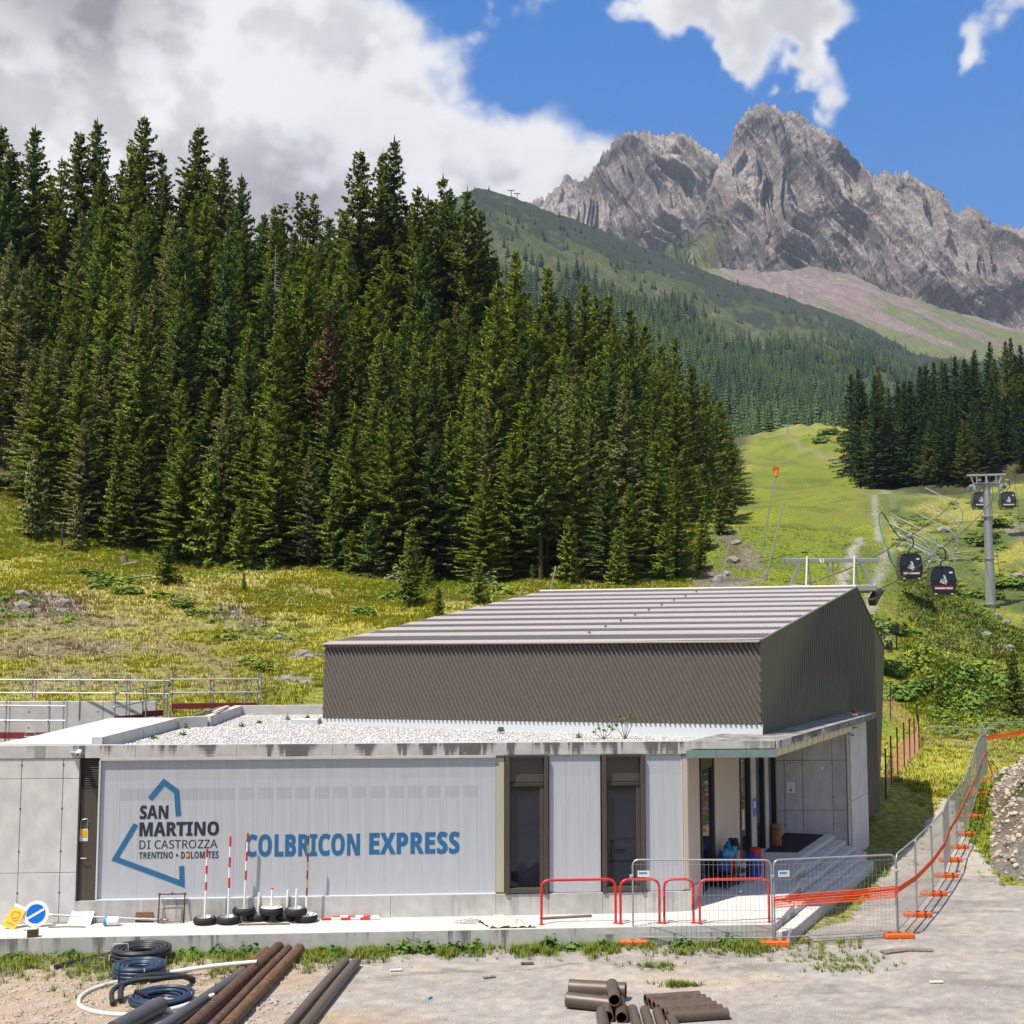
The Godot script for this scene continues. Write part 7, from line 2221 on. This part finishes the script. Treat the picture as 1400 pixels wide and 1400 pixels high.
	pipe("lower right open-ended pipe of the pyramid", W(2.13, 0.125, 25.7), W(2.19, 0.125, 26.85), 0.118, M.rust_pipe, g2)
	pipe("lowest pipe left of the pyramid, cut by the picture's bottom edge", W(1.72, 0.13, 24.9), W(1.78, 0.13, 26.1), 0.118, M.steel_pipe, g2)
	for i in 4: pipe("short upright-looking pipe, %s in the row right of the pyramid" % ORDINAL[i], W(2.38 + i * 0.235, 0.1, 24.6), W(2.4 + i * 0.24, 0.1, 26.35 - 0.08 * i), 0.1, M.steel_pipe, g2)
	for i in 6: pipe("cut pipe lying crosswise at the right of the pile, %s from the back" % ORDINAL[i], W(2.72 + i * 0.065, 0.12, 26.95 - i * 0.24), W(3.86 + i * 0.075, 0.12, 27.2 - i * 0.24), 0.112, [M.steel_pipe, M.rust_pipe, M.steel_pipe][i % 3], g2)
	var dr := thing("dark_cylinder", "thick dark cylinder end at the bottom edge beside the white pipe", "cylinder", W(-6.95, 0.2, 26.3))
	put("body", gtube([V(0, 0.02, 0), V(-0.03, 0.02, 0.08), V(-0.5, -0.02, 1.6)], [0.12, 0.165, 0.165], 18), M.bitumen_pipe, dr)
	put("cap", gtube([V(0.01, 0.02, -0.03), V(-0.005, 0.02, 0.02)], 0.1, 16), M.rubber, dr)
	for q in [[-6.9, 26.75, 0.5, 0.15, "short pale board under the dark cylinder"], [-7.5, 25.75, 0.4, -0.3, "pale board end at the bottom edge left of the cylinder"], [-6.3, 27.35, 0.9, 1.1, "thin weathered board between hoses and the dark coated pipe"]]:
		var o := thing("loose_board", q[4], "board", W(q[0], 0.05, q[1]), q[3], "boards among the pipes")
		put("board", gbox(Vector3.ZERO, V(q[2], 0.05, 0.11), 0.006), M.wood_grey, o)
	var pc := [[0.35, 30.2, 0.3, 0.1, M.rust_light, "reddish broken brick lying on the yard before the walkway"], [-0.5, 29.0, 0.28, 0.4, M.wood_grey, "flat grey wood chip on the yard left of the reddish brick"], [-2.6, 29.6, 0.28, 0.2, M.tarp, "pale flat scrap on the asphalt right of the pipe pair"], [-1.7, 27.4, 0.14, 1.1, M.cloth_sky, "small blue scrap on the asphalt"], [9.1, 31.35, 0.7, 0.45, M.wood_grey, "flat grey slab piece by the corner fence foot"], [9.75, 31.45, 0.6, -0.15, M.wood_grey, "second flat slab piece by the corner fence foot"], [9.2, 28.6, 0.3, 0.1, M.tarp, "white flat stone on the asphalt at right"]]
	for q in pc:
		var o := thing("yard_scrap", q[5], "scrap", W(q[0], 0.045, q[1]), q[3])
		put("piece", gbox(Vector3.ZERO, V(q[2], 0.04, q[2] * 0.35), 0.01), q[4], o)

# ---------------------------------------------------------------- grass, weeds and shrubs
func tuft(seed_: int, n: int, h: float, w: float, spread: float) -> ArrayMesh:
	var r := RandomNumberGenerator.new()
	r.seed = seed_
	var g := G.new()
	g.tint = true
	for i in n:
		var a := r.randf() * TAU
		var o := V(cos(a), 0, sin(a)); var s := V(-o.z, 0, o.x) * w
		var p := o * spread * r.randf()
		var hh := h * r.randf_range(0.5, 1.15)
		var m := p + V(0, hh * 0.6, 0) + o * hh * 0.15
		var t := p + V(0, hh, 0) + o * hh * r.randf_range(0.3, 0.7)
		g.col = Color(1, 1, 1) * r.randf_range(0.75, 1.25)
		var nn := (V(0, 1, 0) + o * 0.35).normalized()
		for q in [p - s, m + s * 0.8, p + s, p - s, m - s * 0.8, m + s * 0.8, m - s * 0.8, t, m + s * 0.8]:
			g.v.append(q); g.n.append(nn); g.c.append(g.col)
	return g.mesh()

func leafy(seed_: int, n: int, size: Vector3, leaf: float, up := 0.4) -> G:     # a leafy clump, its leaves set all through it
	var r := RandomNumberGenerator.new()
	r.seed = seed_
	var g := G.new()
	g.tint = true
	for i in n:
		var d := V(r.randfn(), absf(r.randfn()), r.randfn()).normalized()
		var rad := pow(r.randf(), 0.45) * (0.72 + 0.28 * sin(d.x * 5 + seed_) * cos(d.z * 4))
		var p := d * rad * size
		var n1 := (d + V(r.randf_range(-0.7, 0.7), up + r.randf_range(-0.3, 0.8), r.randf_range(-0.7, 0.7))).normalized()
		var s := n1.cross(V(r.randf_range(-1, 1), r.randf_range(-1, 1), r.randf_range(-1, 1))).normalized()
		var t := n1.cross(s)
		var l := leaf * r.randf_range(0.6, 1.25)
		g.col = Color(1, 1, 1) * r.randf_range(0.7, 1.3)
		var nn := (n1 * 0.6 + d * 0.5 + V(0, 0.3, 0)).normalized()
		for q in [p - s * l, p + t * l * 0.55, p + s * l, p - s * l, p + s * l, p - t * l * 0.55]:
			g.v.append(q); g.n.append(nn); g.c.append(g.col)
	return g

func build_plants() -> void:
	leaf_mat("grass_blade", Color(1, 1, 1), 0.45)
	leaf_mat("weed_leaf", Color(0.12, 0.21, 0.035), 0.3)
	leaf_mat("weed_deep", Color(0.075, 0.155, 0.03), 0.3)
	leaf_mat("shrub_bright", Color(0.22, 0.28, 0.035), 0.35)
	leaf_mat("shrub_green", Color(0.13, 0.22, 0.035), 0.3)
	leaf_mat("shrub_grey", Color(0.18, 0.22, 0.09), 0.3)
	var r := RandomNumberGenerator.new()
	r.seed = 303
	# meadow grass, far too many tufts to count
	var t1 := tuft(1, 13, 0.22, 0.014, 0.34)
	var t2 := tuft(2, 12, 0.22, 0.024, 0.5)
	var t3 := tuft(3, 13, 0.34, 0.012, 0.22)
	var a := []; var ac := []; var b := []; var bc := []
	for i in 150000:
		var z := r.randf_range(48, 128)
		var x := r.randf_range(-0.42 * z - 1, 0.42 * z + 2)
		if x < -8 and z < 52: continue
		if z < 60 and on_yard(x, z): continue
		if x > -9.5 and x < 16.5 and z < 61 + x * -0.1 and z > 40: continue
		if z > edge_of(x) + 3 and x < 16: continue
		if x > 14 and x < 23 and z < 49 + (x - 14) * 0.8: continue
		var run := in_run(x, z)
		if run > 0.5 and r.randf() < 0.75: continue
		if r.randf() > clampf(1.5 - z / 130.0, 0.25, 1): continue
		var y := land(x, z)
		var c := land_color(x, z, y)
		if c.r > c.g * 1.02 and r.randf() < 0.8: continue
		var k := r.randf_range(0.65, 1.25) * (0.55 if run > 0.4 else 1.0)
		c = c * r.randf_range(1.0, 1.4)
		c = c.lerp(Color(0.62, 0.56, 0.24), 0.5 if r.randf() < 0.22 else 0.0)
		var xf := Transform3D(Basis(Vector3.UP, r.randf() * TAU).scaled(V(k, k * r.randf_range(0.7, 1.2), k)), W(x, y - 0.02, z))
		if z < 76: a.append(xf); ac.append(c)
		else:
			b.append(xf.scaled_local(V(1.3, 1.1, 1.3))); bc.append(c)
	tag(scatter("meadow_grass", t1, M.grass_blade, a, ac), "yellow-green grass of the nearer meadow and right bank")
	tag(scatter("meadow_grass", t2, M.grass_blade, b, bc), "yellow-green grass of the upper meadow below the forest")
	# grass behind the station on the right, where the hall's shadow falls, and round the steps
	a = []; ac = []
	for i in 26000:
		var z := r.randf_range(32.6, 66); var x := r.randf_range(7.0, 24)
		if on_yard(x, z) and r.randf() > 0.012: continue
		if x < 6.95 + (z - 32.3) * 0.488 + 0.3: continue
		if z > 44.6 and x < 12.9 + (z - 44.6) * 0.42 and z < 58: continue
		if x > 15.4 + maxf(0, z - 42) * 0.38 and r.randf() < 0.93: continue
		if z < 40 and r.randf() < 0.55 + 0.4 * ln.get_noise_2d(x * 20, z * 20): continue
		var k := r.randf_range(0.4, 0.95) * (0.6 if z < 40 else 1.0)
		var c := Color(0.19, 0.3, 0.03).lerp(Color(0.33, 0.38, 0.05), r.randf())
		a.append(Transform3D(Basis(Vector3.UP, r.randf() * TAU).scaled(V(k, k * 0.9, k)), W(x, land(x, z), z))); ac.append(c)
	tag(scatter("bank_grass", t1, M.grass_blade, a, ac), "grass between the steps, the hall and the mesh fence")
	# low leafy undergrowth, thickest on the bank right of the hall
	var low := leafy(77, 60, V(0.8, 0.5, 0.8), 0.14).mesh()
	a = []; ac = []; b = []; bc = []
	for i in 9000:
		var z := r.randf_range(72, 190); var x := r.randf_range(-0.4 * z, 0.42 * z)
		if in_run(x, z) > 0.2 or (x > -4 and x < 22) or (x < 0 and z > edge_of(x) + 2): continue
		var m := ln.get_noise_2d(x * 3.0 + 40, z * 2.0) + 0.4 * ln.get_noise_2d(x * 11, z * 8)
		if m < (0.02 if x > 0 else 0.2): continue
		if x > 0 and z < 78 and x < 24: continue
		var k := r.randf_range(0.6, 1.5) * (1.0 if x > 0 else 0.75)
		var xf := Transform3D(Basis(Vector3.UP, r.randf() * TAU).scaled(V(k, k * r.randf_range(0.5, 1.0), k)), on_land(x, z))
		var c := Color(0.1, 0.18, 0.03).lerp(Color(0.19, 0.26, 0.035), clampf(r.randf() + m * 0.5, 0, 1))
		if x > 0:
			a.append(xf); ac.append(c)
		else:
			b.append(xf); bc.append(c)
	tag(scatter("undergrowth", low, M.grass_blade, a, ac), "low leafy undergrowth on the rough bank right of the run")
	tag(scatter("undergrowth", low, M.grass_blade, b, bc), "low leafy patches in the meadow left of the hall")
	# weeds and grass along the foot of the walkway
	a = []; ac = []
	for i in 5200:
		var x := r.randf_range(-13, 8.6)
		var edge := 32.25 + (x - 6.42) * 0.079
		var n := ln.get_noise_2d(x * 14, 4.0)
		var far := absf(r.randfn()) * (0.38 + 0.3 * n + (0.5 if x < -5 else 0.0))
		if x > 6.4: far = absf(r.randfn()) * 0.8
		if n < 0.0 and r.randf() < 0.85: continue
		var z := edge - 0.03 - far
		if r.randf() < 0.25 and x < -4: z -= r.randf() * 1.6
		var k := r.randf_range(0.25, 0.62)
		a.append(Transform3D(Basis(Vector3.UP, r.randf() * TAU).scaled(V(k, k, k)), W(x, 0.01, z)))
		ac.append(Color(0.14, 0.22, 0.03).lerp(Color(0.27, 0.3, 0.05), r.randf()))
	tag(scatter("weed_grass", t3, M.grass_blade, a, ac), "grass and low weeds along the foot of the walkway")
	a = []; ac = []
	for i in 520:       # scattered sprouts on the asphalt
		var q: Array = [[3.3, 30.0, 0.35], [4.0, 31.2, 0.6], [5.6, 31.4, 0.7], [7.6, 30.6, 0.55], [7.4, 29.8, 0.4], [3.6, 28.4, 0.2], [-9.5, 30.6, 0.9], [-4.5, 30.6, 0.6]][i % 8]
		var k := r.randf_range(0.25, 0.6)
		a.append(Transform3D(Basis(Vector3.UP, r.randf() * TAU).scaled(V(k, k * 0.7, k)), W(q[0] + r.randfn() * q[2], 0.012, q[1] + r.randfn() * q[2] * 0.45)))
		ac.append(Color(0.14, 0.2, 0.03).lerp(Color(0.2, 0.24, 0.05), r.randf()))
	tag(scatter("yard_weeds", t3, M.grass_blade, a, ac), "small green sprouts in the cracks of the yard")
	var clumps := [[-2.6, 0.62, 0.5, "largest broad-leaved weed at the foot of the walkway"], [-2.0, 0.4, 0.38, "broad-leaved weed just right of the largest one"], [-1.35, 0.45, 0.36, "dark broad-leaved weed at the right end of the leafy row"], [-0.85, 0.3, 0.42, "tall narrow leafy weed ending the row"], [-6.9, 0.55, 0.42, "broad-leaved weed right of the hose coils"], [-6.2, 0.5, 0.4, "broad-leaved weed by the far ends of the rusty pipes"], [-7.6, 0.4, 0.3, "low leafy weed behind the large black coil"], [-10.3, 0.6, 0.34, "broad flat-leaved weed at the left by the stained edge"], [-11.4, 0.5, 0.28, "leafy weed below the wooden block"], [1.6, 0.5, 0.3, "leafy weed below the widest red hoop"], [2.2, 0.45, 0.34, "leafy weed left of the first orange fence foot"], [4.1, 0.5, 0.3, "leafy weed under the left mesh panel"], [5.2, 0.55, 0.34, "leafy weed below the right end of the walkway"], [-4.3, 0.35, 0.26, "spiky weed between the pipes and the leafy row"], [0.9, 0.3, 0.5, "dark moss and weed under the tarpaulin edge"]]
	for i in clumps.size():
		var q: Array = clumps[i]
		var z: float = 32.25 + (q[0] - 6.42) * 0.079 - 0.28
		var o := thing("leafy_weed", q[3], "weed", W(q[0], 0, z), 0.0, "leafy weeds along the walkway")
		put("leaves", leafy(400 + i, 150, V(q[1], q[2], 0.3), 0.085), M.weed_deep if i % 3 else M.weed_leaf, o)
		put("stem", gtube([V(0, 0, 0), V(0.03, q[2] * 0.7, 0)], 0.01, 5), M.weed_leaf, o)
	# plants in the roof gravel
	var roof := [[-8.55, 40.9, 0.2, "weed cluster on the roof gravel, nearest the parapet corner"], [-8.3, 42.4, 0.18, "weed on the roof gravel behind the corner cluster"], [-7.7, 44.3, 0.26, "weed on the roof gravel by the rear parapet"], [-7.1, 44.9, 0.22, "weed on the roof gravel beside the hall's left corner"], [-9.5, 37.4, 0.18, "weed in the roof gravel near the front left"], [-10.1, 40.2, 0.2, "weed against the jog of the parapet"], [-10.0, 36.2, 0.14, "low moss-like weed along the parapet"], [1.85, 36.3, 0.22, "faint dry weed on the roof left of the sapling pair"]]
	for i in roof.size():
		var q: Array = roof[i]
		var o := thing("roof_weed", q[3], "weed", W(q[0], 4.65, q[1]))
		put("leaves", leafy(500 + i, 46, V(0.16, q[2], 0.12), 0.05), M.weed_leaf, o)
		put("stem", gtube([V(0, 0, 0), V(0.02, q[2], 0)], 0.008, 5), M.weed_leaf, o)
	for k in 2:
		var o := thing("roof_sapling", ["lower bushy sapling growing in the roof gravel before the hall", "taller slender sapling growing in the roof gravel before the hall"][k], "sapling", W([2.55, 3.15][k], 4.62, 36.1))
		for i in 5:
			var tip := V(-0.3 + 0.15 * i, [0.42, 0.78][k] * (0.6 + 0.1 * ((i * 3) % 5)), 0.1 * (i % 2))
			put("stem", gtube([V(0, 0, 0), tip], [0.012, 0.005], 5), M.bark_pale, o)
			var lf := leafy(520 + i + k * 9, 16, V(0.1, 0.16, 0.1), 0.05)
			var m := put("leaves", lf, M.weed_leaf, o)
			m.position = tip * 0.85
	# shrubs: right, away, half width, height, material, what it is beside
	var sh := [[23.5, 79, 1.6, 1.3, "shrub_green", "big-leaved"], [25.2, 80.5, 1.7, 1.4, "shrub_green", "big-leaved"], [27.0, 81, 1.6, 1.5, "shrub_green", "big-leaved"], [28.4, 79, 1.4, 1.4, "shrub_green", "big-leaved"], [24.4, 84, 1.8, 1.4, "shrub_green", "big-leaved"], [26.3, 85, 1.6, 1.2, "shrub_bright", "bright"], [29.6, 84, 1.8, 1.5, "shrub_green", "big-leaved"], [31.8, 83, 1.5, 1.6, "shrub_green", "big-leaved"], [33.2, 80, 1.4, 1.8, "shrub_green", "big-leaved"],
		[25.6, 90, 1.8, 1.9, "shrub_grey", "greyish"], [24.6, 92.5, 1.5, 1.5, "shrub_grey", "greyish"], [26.8, 95, 1.8, 1.2, "shrub_green", "big-leaved"], [28.6, 96, 1.9, 1.2, "shrub_green", "big-leaved"], [30.6, 98, 1.8, 1.1, "shrub_green", "big-leaved"], [32.4, 98, 1.6, 1.0, "shrub_green", "big-leaved"], [34.2, 96, 1.4, 1.0, "shrub_green", "big-leaved"], [29.2, 91, 1.3, 1.0, "shrub_bright", "bright"], [32.8, 90, 1.5, 1.0, "shrub_bright", "bright"], [35.4, 88, 1.4, 1.3, "shrub_green", "big-leaved"], [27.6, 88, 1.3, 1.1, "shrub_bright", "bright"],
		[44, 130, 2.6, 1.6, "shrub_green", "low"], [47, 138, 2.8, 1.7, "shrub_green", "low"], [41.5, 122, 2.0, 1.5, "shrub_green", "low"], [54, 146, 3.0, 1.4, "shrub_green", "low"], [58, 150, 3.0, 1.6, "shrub_green", "low"], [61, 165, 3.2, 1.8, "shrub_green", "low"], [65, 172, 3.4, 1.8, "shrub_green", "low"], [56, 128, 2.4, 1.5, "shrub_bright", "bright"], [50, 120, 2.2, 1.4, "shrub_green", "low"], [46, 112, 2.0, 1.3, "shrub_green", "low"], [57, 138, 2.6, 1.6, "shrub_green", "low"], [62, 144, 2.8, 1.7, "shrub_bright", "bright"],
		[-30.5, 92, 2.2, 0.8, "shrub_green", "low"], [-28.2, 90, 2.0, 0.7, "shrub_green", "low"], [-26.3, 88, 1.8, 0.7, "shrub_bright", "bright"], [-27.5, 85.5, 1.6, 0.8, "shrub_green", "low"], [-25.0, 83.5, 1.6, 0.7, "shrub_green", "low"], [-22.6, 82.5, 1.5, 0.6, "shrub_bright", "bright"], [-20.6, 80, 1.5, 0.7, "shrub_green", "low"], [-19.0, 78, 1.2, 0.6, "shrub_bright", "bright"], [-16.0, 72, 1.2, 0.6, "shrub_bright", "bright"], [-13.4, 66, 1.0, 0.6, "shrub_bright", "bright"], [-12.6, 64.6, 1.2, 0.7, "shrub_bright", "bright"], [-9.4, 80, 1.5, 0.8, "shrub_green", "low"], [-7.8, 86, 1.6, 1.0, "shrub_green", "low"], [-2.8, 90, 1.6, 1.1, "shrub_bright", "bright"], [-0.8, 91, 1.4, 1.0, "shrub_bright", "bright"], [-8.6, 96.5, 1.8, 1.5, "shrub_grey", "greyish"], [-2.0, 96, 1.8, 1.4, "shrub_grey", "greyish"], [-19.5, 100, 1.8, 1.2, "shrub_green", "low"], [-12.8, 99, 1.6, 1.3, "shrub_green", "low"], [75, 248, 3, 2.2, "shrub_bright", "bright"], [79, 246, 3, 2.0, "shrub_bright", "bright"], [71, 256, 3, 2.4, "shrub_bright", "bright"], [84, 345, 4, 2.4, "shrub_green", "dark"], [88, 352, 4.5, 2.4, "shrub_green", "dark"], [93, 358, 4.5, 2.6, "shrub_green", "dark"], [97, 352, 4, 2.4, "shrub_green", "dark"], [89, 338, 4, 2.2, "shrub_green", "dark"], [94, 342, 4, 2.4, "shrub_green", "dark"], [100, 366, 4.5, 2.8, "shrub_green", "dark"], [86, 362, 4, 2.2, "shrub_green", "dark"]]
	var made := {}
	var sets := {}
	for i in sh.size():
		var q: Array = sh[i]
		var key := "%s%d" % [q[4], i % 3]
		if not made.has(key):
			made[key] = leafy(600 + i, 420, V(1, 1, 1), 0.13).mesh()
		var where := "in the meadow left of the hall"
		if q[1] > 330: where = "on the green mound up the run"
		elif q[0] > 60 and q[1] > 200: where = "at the foot of the right wood"
		elif q[0] > 35: where = "on the slope below the lift tower"
		elif q[0] > 20: where = "on the bank right of the hall"
		var o := thing("shrub", "%s green shrub %s" % [q[5], where], "shrub", on_land(q[0], q[1]), i * 1.3, "shrubs " + where)
		put("leaves", made[key], M[q[4]], o).scale = V(q[2], q[3], q[2] * 0.85)
		put("stem", gtube([V(0, -0.2, 0), V(0.1, q[3] * 0.6, 0)], 0.03, 5), M.bark, o)
		var kd := "%s green shrub %s" % [q[5], where]
		if not sets.has(kd): sets[kd] = []
		sets[kd].append(o)
	for w in sets:
		if sets[w].size() > 1: in_order(sets[w], w + ", %s from the left")
